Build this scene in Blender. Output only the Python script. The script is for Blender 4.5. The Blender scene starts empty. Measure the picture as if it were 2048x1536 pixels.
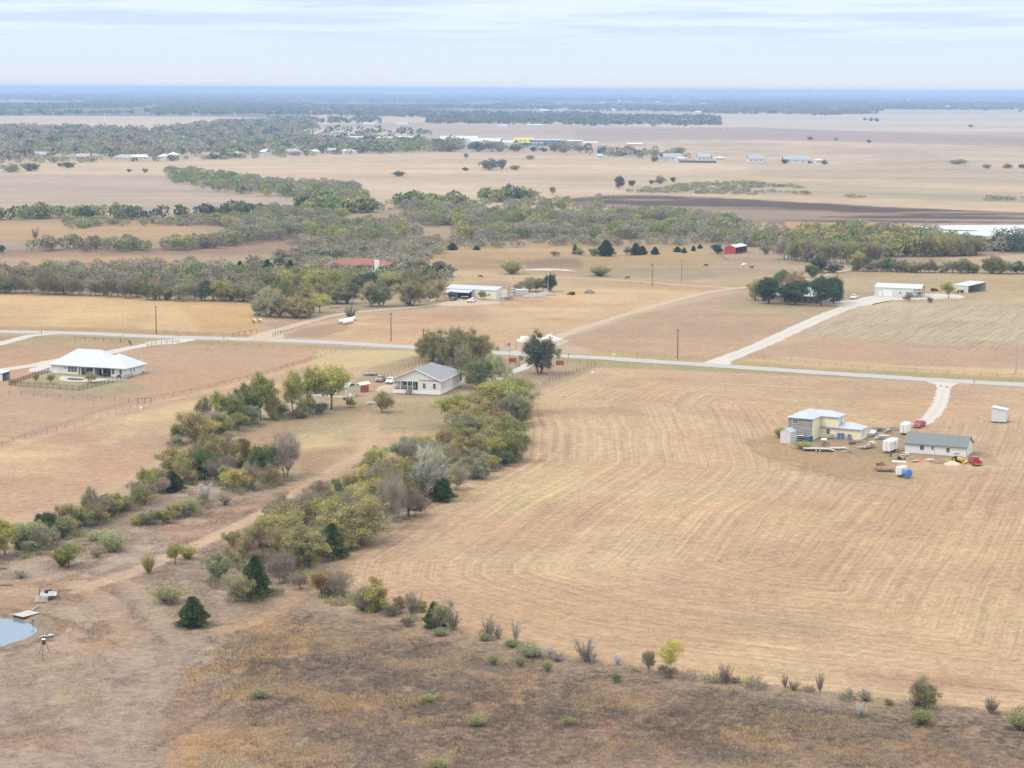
import bpy, math, random
import numpy as np
from mathutils import Vector, Matrix

scene = bpy.context.scene
COL = scene.collection
rnd = random.Random(7)
PI = math.pi

# ------------------------------------------------------------------ camera
F = 4134.0            # focal length in photo pixels (2048 wide)
HC = 88.0             # flying height
YH = 178.0            # eye level line of the photo
pitch = math.atan((768 - YH) / F)
roll = 0.0054
f0 = Vector((0, math.cos(pitch), -math.sin(pitch)))
r0 = Vector((1, 0, 0))
u0 = r0.cross(f0)
R_ = r0 * math.cos(roll) + u0 * math.sin(roll)
U_ = u0 * math.cos(roll) - r0 * math.sin(roll)
cam = bpy.data.cameras.new('camera')
cam.sensor_fit = 'HORIZONTAL'; cam.sensor_width = 36.0
cam.lens = 36.0 * F / 2048.0
cam.clip_start = 1.0; cam.clip_end = 150000.0
camo = bpy.data.objects.new('camera', cam); COL.objects.link(camo)
camo.matrix_world = Matrix(((R_.x, U_.x, -f0.x, 0), (R_.y, U_.y, -f0.y, 0), (R_.z, U_.z, -f0.z, HC), (0, 0, 0, 1)))
scene.camera = camo

# ------------------------------------------------------------------ sky, sun, exposure
SUN_EL, SUN_AZ = math.radians(50), math.radians(252)
world = bpy.data.worlds.new('World'); scene.world = world; world.use_nodes = True
nt = world.node_tree; nt.nodes.clear()
def N(t, tree=None, **kw):
    n = (tree or nt).nodes.new(t)
    for k, v in kw.items(): setattr(n, k, v)
    return n
def mth(op, a, b=None, tree=None, clamp=False):
    n = N('ShaderNodeMath', tree, operation=op); n.use_clamp = clamp
    T = tree or nt
    for i, v in enumerate((a, b)):
        if v is None: continue
        if isinstance(v, (int, float)): n.inputs[i].default_value = v
        else: T.links.new(v, n.inputs[i])
    return n.outputs[0]
def mixc(fac, a, b, tree=None, bt='MIX'):
    T = tree or nt
    n = N('ShaderNodeMix', T, data_type='RGBA', blend_type=bt)
    for s, v in ((n.inputs[0], fac), (n.inputs[6], a), (n.inputs[7], b)):
        if isinstance(v, (int, float)): s.default_value = v
        elif isinstance(v, tuple): s.default_value = (*v, 1) if len(v) == 3 else v
        else: T.links.new(v, s)
    return n.outputs[2]
sky = N('ShaderNodeTexSky', sky_type='NISHITA'); sky.sun_disc = False
sky.sun_elevation = SUN_EL; sky.sun_rotation = SUN_AZ; sky.dust_density = 2.0
tc = N('ShaderNodeTexCoord'); sep = N('ShaderNodeSeparateXYZ')
nt.links.new(tc.outputs['Generated'], sep.inputs[0])
zc = mth('MAXIMUM', sep.outputs[2], 0.0)
lz = mth('MULTIPLY', mth('LOGARITHM', mth('ADD', zc, 0.022), math.e), 5.0)
cmb = N('ShaderNodeCombineXYZ')
nt.links.new(mth('MULTIPLY', sep.outputs[0], 4.0), cmb.inputs[0]); nt.links.new(mth('MULTIPLY', sep.outputs[1], 1.0), cmb.inputs[1]); nt.links.new(lz, cmb.inputs[2])
no = N('ShaderNodeTexNoise'); no.inputs['Scale'].default_value = 2.3; no.inputs['Detail'].default_value = 5; no.inputs['Roughness'].default_value = .55
no.inputs['Distortion'].default_value = .4
nt.links.new(cmb.outputs[0], no.inputs['Vector'])
rmp = N('ShaderNodeMapRange'); rmp.interpolation_type = 'SMOOTHSTEP'
rmp.inputs[1].default_value = .40; rmp.inputs[2].default_value = .60
nt.links.new(no.outputs[0], rmp.inputs[0])
hi = N('ShaderNodeMapRange'); hi.interpolation_type = 'SMOOTHSTEP'      # streaks appear above the clear pale band
hi.inputs[1].default_value = .014; hi.inputs[2].default_value = .036
nt.links.new(zc, hi.inputs[0])
WHITE = (0.71, 0.835, .97); BLUEC = (.61, .74, .91); HORZ = (.81, .84, .90)
lo = N('ShaderNodeMapRange'); lo.interpolation_type = 'SMOOTHSTEP'
lo.inputs[1].default_value = .0; lo.inputs[2].default_value = .022
nt.links.new(zc, lo.inputs[0])
cl = mixc(lo.outputs[0], HORZ, WHITE)
streak = mixc(rmp.outputs[0], BLUEC, (.76, .86, .96))
cl = mixc(hi.outputs[0], cl, streak)
cie = mth('ADD', mth('MULTIPLY', zc, 1.7), 1.0)                      # overcast skies brighten towards the zenith
upz = N('ShaderNodeMapRange'); upz.interpolation_type = 'SMOOTHSTEP'; upz.inputs[1].default_value = .08; upz.inputs[2].default_value = .5; nt.links.new(zc, upz.inputs[0])
cl = mixc(upz.outputs[0], cl, mixc(rmp.outputs[0], (.84, .85, .88), (1.02, 1.0, .97)))
vm = N('ShaderNodeVectorMath', operation='SCALE'); nt.links.new(cl, vm.inputs[0]); nt.links.new(mth('MULTIPLY', cie, 9.4), vm.inputs[3])
bg = N('ShaderNodeBackground'); bg.inputs[1].default_value = 0.1
nt.links.new(mixc(0.92, sky.outputs[0], vm.outputs[0]), bg.inputs[0])
wo = N('ShaderNodeOutputWorld'); nt.links.new(bg.outputs[0], wo.inputs[0])
sl = bpy.data.lights.new('sun', 'SUN'); sl.energy = 1.5; sl.angle = math.radians(10); sl.color = (1, .955, .88)
so = bpy.data.objects.new('sun', sl); COL.objects.link(so)
sd = Vector((math.sin(SUN_AZ) * math.cos(SUN_EL), math.cos(SUN_AZ) * math.cos(SUN_EL), math.sin(SUN_EL)))
so.rotation_euler = sd.to_track_quat('Z', 'Y').to_euler()
so.location = (0, 0, 80)
vs = scene.view_settings; vs.view_transform = 'Standard'; vs.look = 'None'; vs.exposure = 0.22; vs.gamma = 1.0
vs.use_curve_mapping = False
scene.render.engine = 'CYCLES'
scene.cycles.use_denoising = True; scene.cycles.denoiser = 'OPENIMAGEDENOISE'; scene.cycles.denoising_prefilter = 'NONE'
scene.cycles.max_bounces = 5; scene.cycles.diffuse_bounces = 2; scene.cycles.glossy_bounces = 2
scene.cycles.transmission_bounces = 3; scene.cycles.volume_bounces = 0; scene.cycles.transparent_max_bounces = 8
scene.cycles.use_light_tree = False

# ------------------------------------------------------------------ helpers
def lin(c):
    c = c / 255.0
    return c / 12.92 if c <= .04045 else ((c + .055) / 1.055) ** 2.4
KEXP = 2.22
WARM = (.995, .99, .965); SAT = .90
def A(r, g, b, k=None):
    k = k or KEXP
    r, g, b = lin(r), lin(g), lin(b); l = .3 * r + .59 * g + .11 * b
    return tuple(max((l + (c - l) * SAT) / k * w, 0) for c, w in zip((r, g, b), WARM))
def G(px, py, z=0.0):
    d = f0 + R_ * ((px - 1024) / F) - U_ * ((py - 768) / F)
    t = (z - HC) / d.z
    return Vector((d.x * t, d.y * t, z))
def SC(px, py):
    p = G(px, py) - Vector((0, 0, HC))
    return F / p.dot(f0)                      # photo pixels per metre at that ground point
Rn, Un, fn = np.array(R_), np.array(U_), np.array(f0)
def project(P):
    q = P - np.array([0, 0, HC])
    d = q @ fn; d = np.where(d < 1, 1, d)
    return 1024 + F * (q @ Rn) / d, 768 - F * (q @ Un) / d

def sstep(a, b, x):
    t = np.clip((x - a) / (b - a), 0, 1); return t * t * (3 - 2 * t)
def _h(ix, iy, s):
    n = (ix.astype(np.int64) * 374761393 + iy.astype(np.int64) * 668265263 + s * 974634777) & 0xffffffff
    n = ((n ^ (n >> 13)) * 1274126177) & 0xffffffff
    return ((n ^ (n >> 16)) & 0xffff) / 65535.0
def vnoise(x, y, sc, seed=0):
    x = x / sc; y = y / sc
    ix = np.floor(x); iy = np.floor(y); fx = x - ix; fy = y - iy
    fx = fx * fx * (3 - 2 * fx); fy = fy * fy * (3 - 2 * fy)
    a = _h(ix, iy, seed); b = _h(ix + 1, iy, seed); c = _h(ix, iy + 1, seed); d = _h(ix + 1, iy + 1, seed)
    return (a * (1 - fx) + b * fx) * (1 - fy) + (c * (1 - fx) + d * fx) * fy
def fbm(x, y, sc, seed=0, o=4):
    v = 0; a = .5; t = 0
    for i in range(o):
        v = v + a * vnoise(x + 17.3 * i, y - 9.1 * i, sc / 2 ** i, seed + i); t += a; a *= .55
    return v / t
def sdf(px, py, poly):
    P = np.array(poly, float); n = len(P)
    d = np.full(px.shape, 1e18); ins = np.zeros(px.shape, bool)
    for i in range(n):
        a = P[i]; b = P[(i + 1) % n]; e = b - a; wx = px - a[0]; wy = py - a[1]
        t = np.clip((wx * e[0] + wy * e[1]) / (e @ e + 1e-9), 0, 1)
        d = np.minimum(d, (wx - t * e[0]) ** 2 + (wy - t * e[1]) ** 2)
        c = (a[1] > py) != (b[1] > py)
        with np.errstate(divide='ignore', invalid='ignore'):
            xi = a[0] + (py - a[1]) / (b[1] - a[1] + 1e-12) * e[0]
        ins ^= c & (px < xi)
    d = np.sqrt(d)
    return np.where(ins, d, -d)
def pldist(x, y, pts):
    d = np.full(x.shape, 1e18)
    for a, b in zip(pts[:-1], pts[1:]):
        ex, ey = b[0] - a[0], b[1] - a[1]; wx = x - a[0]; wy = y - a[1]
        t = np.clip((wx * ex + wy * ey) / (ex * ex + ey * ey + 1e-9), 0, 1)
        d = np.minimum(d, (wx - t * ex) ** 2 + (wy - t * ey) ** 2)
    return np.sqrt(d)
def smooth_path(pts, n=8):
    P = [Vector((p[0], p[1])) for p in pts]; out = []
    for i in range(len(P) - 1):
        a = P[max(i - 1, 0)]; b = P[i]; c = P[i + 1]; d = P[min(i + 2, len(P) - 1)]
        for k in range(n):
            t = k / n
            out.append(0.5 * ((2 * b) + (c - a) * t + (2 * a - 5 * b + 4 * c - d) * t * t + (3 * b - a - 3 * c + d) * t ** 3))
    out.append(P[-1]); return out

def tag(o, label=None, cat=None, group=None, kind=None):
    if label: o['label'] = label
    if cat: o['category'] = cat
    if group: o['group'] = group
    if kind: o['kind'] = kind
    return o
def thing(name, label, cat, loc, rot=0.0, group=None):
    o = bpy.data.objects.new(name, None); COL.objects.link(o)
    o.empty_display_size = .3
    o.location = loc; o.rotation_euler = (0, 0, rot)
    return tag(o, label, cat, group)
def put(name, mesh, parent=None, loc=(0, 0, 0), rot=(0, 0, 0), scl=None):
    o = bpy.data.objects.new(name, mesh); COL.objects.link(o)
    o.location = loc; o.rotation_euler = rot if not isinstance(rot, (int, float)) else (0, 0, rot)
    if scl: o.scale = scl
    if parent: o.parent = parent
    return o

class MB:
    def __init__(s): s.v = []; s.f = []
    def poly(s, pts):
        k = len(s.v); s.v += [tuple(p) for p in pts]; s.f.append(tuple(range(k, k + len(pts)))); return s
    def box(s, x0, x1, y0, y1, z0, z1):
        k = len(s.v)
        s.v += [(x0, y0, z0), (x1, y0, z0), (x1, y1, z0), (x0, y1, z0), (x0, y0, z1), (x1, y0, z1), (x1, y1, z1), (x0, y1, z1)]
        for q in ((0, 3, 2, 1), (4, 5, 6, 7), (0, 1, 5, 4), (1, 2, 6, 5), (2, 3, 7, 6), (3, 0, 4, 7)): s.f.append(tuple(k + i for i in q))
        return s
    def loft(s, rings, cap=True):
        k = len(s.v); n = len(rings[0])
        for r in rings: s.v += [tuple(p) for p in r]
        for j in range(len(rings) - 1):
            for i in range(n):
                a = k + j * n + i; b = k + j * n + (i + 1) % n
                s.f.append((a, b, b + n, a + n))
        if cap:
            s.f.append(tuple(k + i for i in reversed(range(n)))); s.f.append(tuple(k + (len(rings) - 1) * n + i for i in range(n)))
        return s
    def prism(s, pts, z0, z1): return s.loft([[(x, y, z0) for x, y in pts], [(x, y, z1) for x, y in pts]])
    def side(s, pts, y0, y1, t=0.0):      # outline in xz swept along y
        return s.loft([[(x, y0, z) for x, z in pts], [(x, y1, z) for x, z in pts]])
    def tube(s, a, b, r0, r1=None, n=6):
        a = Vector(a); b = Vector(b); r1 = r0 if r1 is None else r1
        d = (b - a).normalized() if (b - a).length > 1e-6 else Vector((0, 0, 1))
        u = d.orthogonal().normalized(); w = d.cross(u)
        R = [[tuple(p + (u * math.cos(2 * PI * i / n) + w * math.sin(2 * PI * i / n)) * r) for i in range(n)] for p, r in ((a, r0), (b, r1))]
        return s.loft(R)
    def bar(s, a, b, w, h=None):
        return s.tube(a, b, w * .7, w * .7, 4)
    def mesh(s, name, mat, smooth=False):
        m = bpy.data.meshes.new(name); m.from_pydata(s.v, [], s.f); m.update()
        for q in (mat if isinstance(mat, (list, tuple)) else [mat]): m.materials.append(q)
        if smooth: m.shade_smooth()
        return m
    def build(s, name, mat, parent=None, smooth=False, loc=(0, 0, 0), rot=(0, 0, 0)):
        return put(name, s.mesh(name, mat, smooth), parent, loc, rot)

def npmesh(name, V, Fc, mats, attrs=None, fattrs=None, k=3):
    """V (n,3); Fc (m,k) indices"""
    m = bpy.data.meshes.new(name)
    nv, nf = len(V), len(Fc)
    m.vertices.add(nv); m.loops.add(nf * k); m.polygons.add(nf)
    m.vertices.foreach_set('co', np.asarray(V, np.float32).ravel())
    m.loops.foreach_set('vertex_index', np.asarray(Fc, np.int32).ravel())
    m.polygons.foreach_set('loop_start', np.arange(0, nf * k, k, dtype=np.int32))
    for kk, a in (attrs or {}).items():
        a = np.asarray(a, np.float32)
        if a.ndim == 1: m.attributes.new(kk, 'FLOAT', 'POINT').data.foreach_set('value', a)
        elif a.shape[1] == 3: m.attributes.new(kk, 'FLOAT_VECTOR', 'POINT').data.foreach_set('vector', a.ravel())
        else: m.attributes.new(kk, 'FLOAT_COLOR', 'POINT').data.foreach_set('color', a.ravel())
    for kk, a in (fattrs or {}).items():
        m.attributes.new(kk, 'FLOAT', 'FACE').data.foreach_set('value', np.asarray(a, np.float32))
    for q in mats: m.materials.append(q)
    m.update(calc_edges=True)
    return m

# ------------------------------------------------------------------ materials
_mc = {}
def mat(name, color, rough=.8, metal=0.0, var=.12, scale=1.5, spec=.3, emit=None, stripes=None, alpha=None):
    if name in _mc: return _mc[name]
    m = bpy.data.materials.new(name); m.use_nodes = True; t = m.node_tree
    b = t.nodes['Principled BSDF']
    b.inputs['Roughness'].default_value = rough; b.inputs['Metallic'].default_value = metal
    b.inputs['Specular IOR Level'].default_value = spec
    n = N('ShaderNodeTexNoise', t); n.inputs['Scale'].default_value = scale; n.inputs['Detail'].default_value = 4
    c = N('ShaderNodeTexCoord', t); t.links.new(c.outputs['Object'], n.inputs['Vector'])
    mr = N('ShaderNodeMapRange', t); mr.inputs[1].default_value = .3; mr.inputs[2].default_value = .7
    mr.inputs[3].default_value = 1 - var; mr.inputs[4].default_value = 1 + var * .6
    t.links.new(n.outputs[0], mr.inputs[0])
    vm = N('ShaderNodeVectorMath', t, operation='SCALE'); vm.inputs[0].default_value = color
    f = mr.outputs[0]
    if stripes:       # (axis, period, depth): seams or laps
        s = N('ShaderNodeSeparateXYZ', t); t.links.new(c.outputs['Object'], s.inputs[0])
        fr = mth('FRACT', mth('DIVIDE', s.outputs[stripes[0]], stripes[1], t), None, t)
        g = mth('GREATER_THAN', fr, .12, t)
        f = mth('MULTIPLY', f, mth('ADD', mth('MULTIPLY', g, stripes[2], t), 1 - stripes[2], t), t)
    t.links.new(f, vm.inputs[3]); t.links.new(vm.outputs[0], b.inputs['Base Color'])
    _mc[name] = m; return m
# ------------------------------------------------------------------ ground sheet (reaches the horizon)
def fan_rows():
    ys = [-400, -200, -60, 40, 120, 170, 200, 222]
    y = 236.0
    while y < 900: ys.append(y); y *= 1.0036
    while y < 60000: ys.append(y); y *= 1.0078
    ys.append(60500); return np.array(ys, float)
ROWS = fan_rows()
core = np.linspace(-1, 1, 440)
hw = np.where(ROWS > 236, ROWS * .262 + 6, 68.0)
outer = np.array([1.06, 1.2, 1.5, 2.0, 3.0])
us = np.concatenate([-outer[::-1], core, outer])
GX = (hw[:, None] * us[None, :])
GX[:, 0] -= 300; GX[:, -1] += 300
GY = np.repeat(ROWS[:, None], len(us), 1)
nx, ny = len(us), len(ROWS)
X = GX.ravel(); Y = GY.ravel()
PX, PY = project(np.stack([X, Y, np.zeros_like(X)], 1))
behind = Y < 200
PY = np.where(behind, 1900 + (200 - Y), PY)
NA = fbm(X, Y, 24, 1); NB = fbm(X, Y, 24, 2); NC = fbm(X, Y, 7, 3); ND = fbm(X, Y, 70, 4)
NE = fbm(X, Y, 420, 8); NG = fbm(X, Y, 3.0, 9, 2); NF = fbm(X, Y, 2200, 11)
col = np.zeros((len(X), 3)) + np.array(A(205, 180, 155))
row = np.zeros((len(X), 3))
def cc(*c): return np.array(A(*c))
def blend(m, c):
    global col
    c = np.asarray(c)
    col = col * (1 - m[:, None]) + c * m[:, None]
def area(poly, color, soft=4, warp=5, op=1.0, noise=None, nr=(.4, .6)):
    """paint a field: the polygon is given by photo points of its corners, the result is stored on the ground"""
    P = np.array(poly, float); pad = soft * 2 + warp * 2
    k = np.where((PX > P[:, 0].min() - pad) & (PX < P[:, 0].max() + pad) & (PY > P[:, 1].min() - pad) & (PY < P[:, 1].max() + pad))[0]
    s = sdf(PX[k] + (NA[k] - .5) * warp * 4, PY[k] + (NB[k] - .5) * warp * 1.6, poly)
    m = sstep(-soft, soft, s) * op
    if noise is not None: m = m * sstep(nr[0], nr[1], noise[k])
    c = np.asarray(color)
    col[k] = col[k] * (1 - m[:, None]) + c * m[:, None]
    return k, m, s
def stroke(pts, w, color, soft=1.0, op=1.0, warp=0.0):
    W = [G(*p)[:2] for p in pts]; W = smooth_path([(a[0], a[1]) for a in W], 6)
    xs = [a[0] for a in W]; ys = [a[1] for a in W]; pad = w + soft * 2 + 4
    k = np.where((X > min(xs) - pad) & (X < max(xs) + pad) & (Y > min(ys) - pad) & (Y < max(ys) + pad))[0]
    d = pldist(X[k] + (NC[k] - .5) * warp, Y[k] + (NB[k] - .5) * warp, W)
    m = (1 - sstep(w / 2 - soft, w / 2 + soft, d)) * op
    c = np.asarray(color)
    col[k] = col[k] * (1 - m[:, None]) + c * m[:, None]
def rows_dir(poly, pa, pb, amp, soft=5):
    P = np.array(poly, float)
    k = np.where((PX > P[:, 0].min()) & (PX < P[:, 0].max()) & (PY > P[:, 1].min()) & (PY < P[:, 1].max()))[0]
    s = sdf(PX[k], PY[k], poly); m = sstep(0, soft, s)
    a = G(*pa); b = G(*pb); d = (b - a).normalized()
    sel = m > 0
    kk = k[sel]
    row[kk, 0] = (X[kk] * -d.y + Y[kk] * d.x); row[kk, 1] = X[kk] * d.x + Y[kk] * d.y; row[kk, 2] = amp * m[sel]

# --- far plain, mottled with woods and pale fields
far = PY < 262
def setfar():
    global col
    t = sstep(.40, .58, fbm(X * .6, Y * .22, 900, 12, 4))
    a = cc(205, 190, 170); b = cc(120, 128, 105)
    m = t[:, None]
    c = a * (1 - m) + b * m
    m2 = sstep(.5, .6, fbm(X * .7, Y * .3, 420, 13, 4))[:, None] * .75
    c = c * (1 - m2) + cc(105, 115, 92) * m2
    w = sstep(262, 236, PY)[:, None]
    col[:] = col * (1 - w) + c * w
setfar()
area([(-300, 231), (400, 233), (600, 236), (635, 246), (430, 250), (330, 263), (-300, 262)], cc(232, 205, 172), 1, 1)
area([(600, 233), (700, 226), (870, 232), (860, 243), (700, 246), (640, 250)], cc(226, 202, 172), 1, 1)
area([(470, 254), (800, 261), (860, 272), (850, 285), (500, 275)], cc(228, 208, 180), 1, 2)
area([(1150, 238), (1300, 230), (1700, 220), (2300, 216), (2300, 262), (1400, 262), (1100, 248)], cc(222, 205, 184), 1.5, 2)
area([(880, 240), (1450, 258), (1450, 300), (860, 290), (800, 262)], cc(196, 176, 158), 1.5, 2)
area([(1150, 258), (1500, 254), (2300, 284), (2300, 297), (1150, 286)], cc(186, 158, 148), 1.5, 2)
area([(1150, 284), (1500, 279), (2300, 300), (2300, 345), (1450, 320), (1250, 310)], cc(224, 196, 160), 1.5, 3)
area([(1150, 284), (1500, 279), (2300, 300), (2300, 345), (1450, 320), (1250, 310)], cc(196, 172, 148), 2, 3, .7, ND, (.45, .6))
# --- middle fields
area([(-300, 322), (350, 318), (850, 303), (1100, 316), (1450, 322), (1700, 330), (2300, 345), (2300, 425), (1450, 410), (1000, 420), (500, 440), (-300, 440)], cc(219, 191, 156), 2, 3)
area([(-300, 347), (330, 350), (420, 378), (640, 400), (740, 402), (500, 425), (-300, 432)], cc(202, 180, 160), 3, 4)
area([(-300, 380), (300, 370), (700, 402), (500, 422), (-300, 425)], cc(190, 168, 150), 4, 6, .6, NE, (.4, .6))
area([(400, 318), (1200, 310), (1450, 325), (1500, 345), (900, 345), (420, 335)], cc(228, 202, 164), 3, 5, .8, ND, (.4, .6))
area([(720, 350), (1400, 350), (1300, 388), (900, 388)], cc(208, 184, 156), 3, 5, .7, ND)
area([(1500, 325), (2300, 350), (2300, 372), (1800, 362), (1500, 352)], cc(206, 182, 154), 2, 4)
rows_dir([(1500, 330), (2300, 348), (2300, 400), (1500, 356)], (1560, 352), (1800, 330), .45)
area([(1250, 372), (1500, 362), (2300, 392), (2300, 408), (1650, 396), (1300, 390)], cc(176, 166, 134), 3, 4, .55)
area([(1240, 390), (1500, 388), (1800, 398), (2300, 412), (2300, 436), (1800, 420), (1500, 402), (1250, 398)], cc(222, 190, 148), 1.5, 2)
k, m, s = area([(1110, 400), (1210, 391), (1300, 390), (1500, 399), (1800, 415), (2300, 436), (2300, 449), (1440, 443), (1330, 432), (1190, 414)], cc(54, 36, 50), 2, 3)
area([(1110, 400), (1300, 390), (1500, 399), (1800, 415), (2300, 436), (2300, 449), (1450, 443), (1190, 414)], cc(172, 146, 128), 3, 5, .85, fbm(X * .3, Y, 46, 21, 5), (.47, .58))
# --- lake margin
area([(1540, 445), (1810, 448), (2300, 450), (2300, 456), (1830, 456), (1560, 462)], cc(208, 160, 112), 1.5, 2)
area([(1620, 455), (1860, 452), (2300, 452), (2300, 480), (1860, 480), (1700, 470)], cc(168, 166, 140), 2, 3)
# --- brushy land behind the road
area([(-300, 430), (500, 428), (900, 412), (1100, 420), (1450, 445), (1620, 458), (1900, 478), (2300, 478), (2300, 560), (1500, 560), (1080, 556), (900, 600), (500, 600), (-300, 590)], cc(180, 155, 126), 3, 5)
area([(-300, 442), (330, 446), (440, 468), (300, 486), (-300, 488)], cc(196, 160, 116), 3, 5)
area([(-300, 470), (50, 480), (60, 505), (-300, 500)], cc(180, 155, 140), 3, 5)
area([(-300, 500), (350, 496), (560, 478), (640, 488), (600, 505), (-300, 520)], cc(158, 130, 110), 3, 5)
area([(-300, 512), (300, 505), (480, 512), (560, 520), (250, 560), (-300, 556)], cc(196, 152, 104), 3, 6, .9, ND, (.3, .5))
area([(750, 485), (1350, 482), (1450, 510), (1450, 545), (1080, 545), (900, 540), (760, 520)], cc(192, 160, 112), 4, 6)
area([(880, 515), (1160, 515), (1150, 535), (900, 538)], cc(150, 128, 104), 4, 6, .7, NA)
area([(1050, 520), (1160, 518), (1165, 536), (1050, 536)], cc(150, 122, 104), 3, 4, .8)
area([(1180, 525), (1480, 522), (1560, 545), (1400, 556), (1150, 548)], cc(172, 164, 130), 4, 6, .8, NA, (.35, .55))
area([(1440, 508), (1560, 505), (1720, 540), (1640, 550), (1500, 552), (1420, 545)], cc(186, 160, 136), 3, 4)
area([(1560, 512), (1720, 530), (1700, 540), (1540, 532)], cc(178, 166, 124), 3, 4, .8)
area([(1880, 515), (2300, 500), (2300, 530), (1940, 530)], cc(212, 180, 150), 1.5, 2)
area([(1430, 553), (1750, 545), (2300, 545), (2300, 600), (1700, 612), (1500, 612), (1480, 585)], cc(196, 172, 128), 2, 4)
area([(1650, 548), (2300, 548), (2300, 590), (1850, 585)], cc(168, 164, 120), 3, 6, .55, NA)
# --- golden field, triangle field, fields beside the road
area([(-300, 585), (200, 592), (500, 603), (512, 640), (522, 668), (-300, 662)], cc(228, 194, 138), 2, 2)
area([(-300, 590), (510, 605), (520, 665), (-300, 660)], cc(208, 168, 116), 3, 5, .6, fbm(X, Y * .6, 40, 31), (.48, .62))
area([(360, 610), (510, 612), (520, 668), (400, 662)], cc(212, 168, 106), 10, 6, .7)
area([(520, 645), (600, 640), (700, 628), (560, 665)], cc(190, 158, 128), 2, 2)
area([(500, 600), (600, 618), (760, 608), (900, 595), (900, 612), (700, 628), (530, 640)], cc(180, 162, 122), 3, 3)
area([(580, 672), (620, 655), (720, 630), (900, 613), (1000, 602), (1080, 575), (1440, 576), (1300, 618), (1120, 676), (1000, 694), (840, 692)], cc(218, 178, 134), 2, 3)
area([(580, 672), (720, 630), (1000, 602), (1080, 575), (1440, 576), (1120, 676), (840, 692)], cc(232, 200, 148), 4, 5, .7, fbm(X, Y, 30, 33), (.5, .64))
area([(580, 672), (720, 630), (1000, 602), (1080, 575), (1440, 576), (1120, 676), (840, 692)], cc(196, 152, 120), 4, 5, .6, fbm(X, Y, 36, 35), (.55, .68))
area([(560, 672), (600, 658), (700, 640), (700, 655), (640, 676)], cc(186, 150, 122), 3, 4, .9)
area([(890, 540), (1490, 568), (1440, 578), (1080, 578), (1000, 560), (900, 570)], cc(208, 178, 130), 3, 3)
area([(1120, 680), (1300, 624), (1480, 584), (1520, 602), (1700, 610), (1560, 670), (1425, 722), (1200, 706)], cc(198, 162, 132), 2, 2)
area([(1200, 690), (1420, 620), (1640, 620), (1500, 690), (1420, 718)], cc(214, 176, 136), 5, 6, .5, NA)
area([(1420, 612), (1720, 612), (1640, 640), (1480, 630)], cc(176, 162, 118), 4, 3, .5)
area([(1440, 722), (1560, 672), (1720, 608), (2300, 590), (2300, 780), (1700, 745)], cc(212, 180, 144), 2, 3)
area([(1600, 655), (1740, 606), (2300, 590), (2300, 700), (1900, 690), (1640, 672)], cc(204, 184, 152), 3, 5)
rows_dir([(1600, 660), (1740, 612), (2300, 596), (2300, 712), (1900, 700), (1640, 680)], (1700, 690), (1860, 620), 1.0)
area([(1450, 715), (1640, 675), (1900, 690), (2300, 705), (2300, 745), (1700, 728)], cc(200, 162, 134), 3, 4, .8)
area([(1440, 726), (1560, 712), (1800, 730), (2300, 748), (2300, 775), (1700, 750)], cc(222, 192, 142), 2, 3, .9)
area([(1430, 600), (1560, 590), (1720, 605), (1700, 612), (1500, 640)], cc(178, 166, 122), 3, 3, .35)
# --- verges
area([(-300, 668), (170, 672), (500, 684), (840, 700), (840, 712), (500, 694), (170, 684), (-300, 680)], cc(178, 160, 118), 1.5, 2)
area([(990, 700), (1420, 722), (2300, 770), (2300, 782), (1420, 744), (1180, 735), (1040, 715)], cc(176, 164, 112), 1.5, 2)
area([(-300, 648), (200, 656), (500, 668), (500, 674), (-300, 662)], cc(196, 162, 116), 1.5, 1.5)
area([(1180, 700), (1420, 716), (1700, 738), (1700, 742), (1400, 724), (1180, 708)], cc(196, 172, 116), 1.5, 1.5)
# --- lots south of the road, left part
area([(-300, 680), (120, 684), (330, 688), (600, 694), (700, 706), (560, 764), (420, 800), (300, 870), (0, 960), (-300, 1010)], cc(204, 165, 132), 3, 3)
area([(-300, 680), (120, 676), (260, 686), (220, 700), (-300, 705)], cc(186, 164, 120), 3, 4, .8)
area([(0, 695), (300, 690), (180, 705), (0, 725)], cc(200, 158, 130), 3, 4, .6)
area([(-300, 780), (20, 770), (200, 790), (420, 800), (260, 850), (0, 900), (-300, 960)], cc(204, 168, 136), 3, 4)
area([(20, 765), (260, 760), (300, 780), (180, 800), (40, 786)], cc(176, 156, 126), 4, 3, .75)
area([(100, 745), (260, 748), (250, 770), (180, 782), (40, 768)], cc(178, 170, 122), 3, 2, .9)
area([(210, 775), (280, 772), (300, 800), (210, 796)], cc(226, 200, 140), 3, 4, .8, NA)
# --- diagonal pasture
area([(-300, 1005), (0, 900), (300, 818), (560, 765), (700, 706), (840, 705), (840, 735), (700, 755), (560, 800), (430, 830), (330, 900), (240, 985), (100, 1020), (0, 1070), (-300, 1120)], cc(216, 180, 142), 4, 4)
area([(640, 700), (840, 700), (840, 722), (700, 735), (620, 735)], cc(222, 200, 142), 4, 4, .9)
area([(-300, 920), (200, 850), (420, 810), (400, 880), (250, 960), (0, 1040), (-300, 1080)], cc(204, 160, 132), 8, 8, .8, fbm(X, Y, 34, 41), (.46, .6))
area([(0, 860), (420, 800), (360, 880), (100, 920), (-100, 930)], cc(228, 200, 148), 8, 8, .75, NB, (.42, .58))
stroke([(-60, 925), (120, 862), (260, 815), (440, 778), (640, 722), (720, 700)], 3.2, cc(226, 186, 152), 1.2, .8)
stroke([(-60, 905), (120, 848), (260, 803), (440, 766), (640, 712)], 2.0, cc(160, 128, 104), 1.0, .5, 3)
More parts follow.
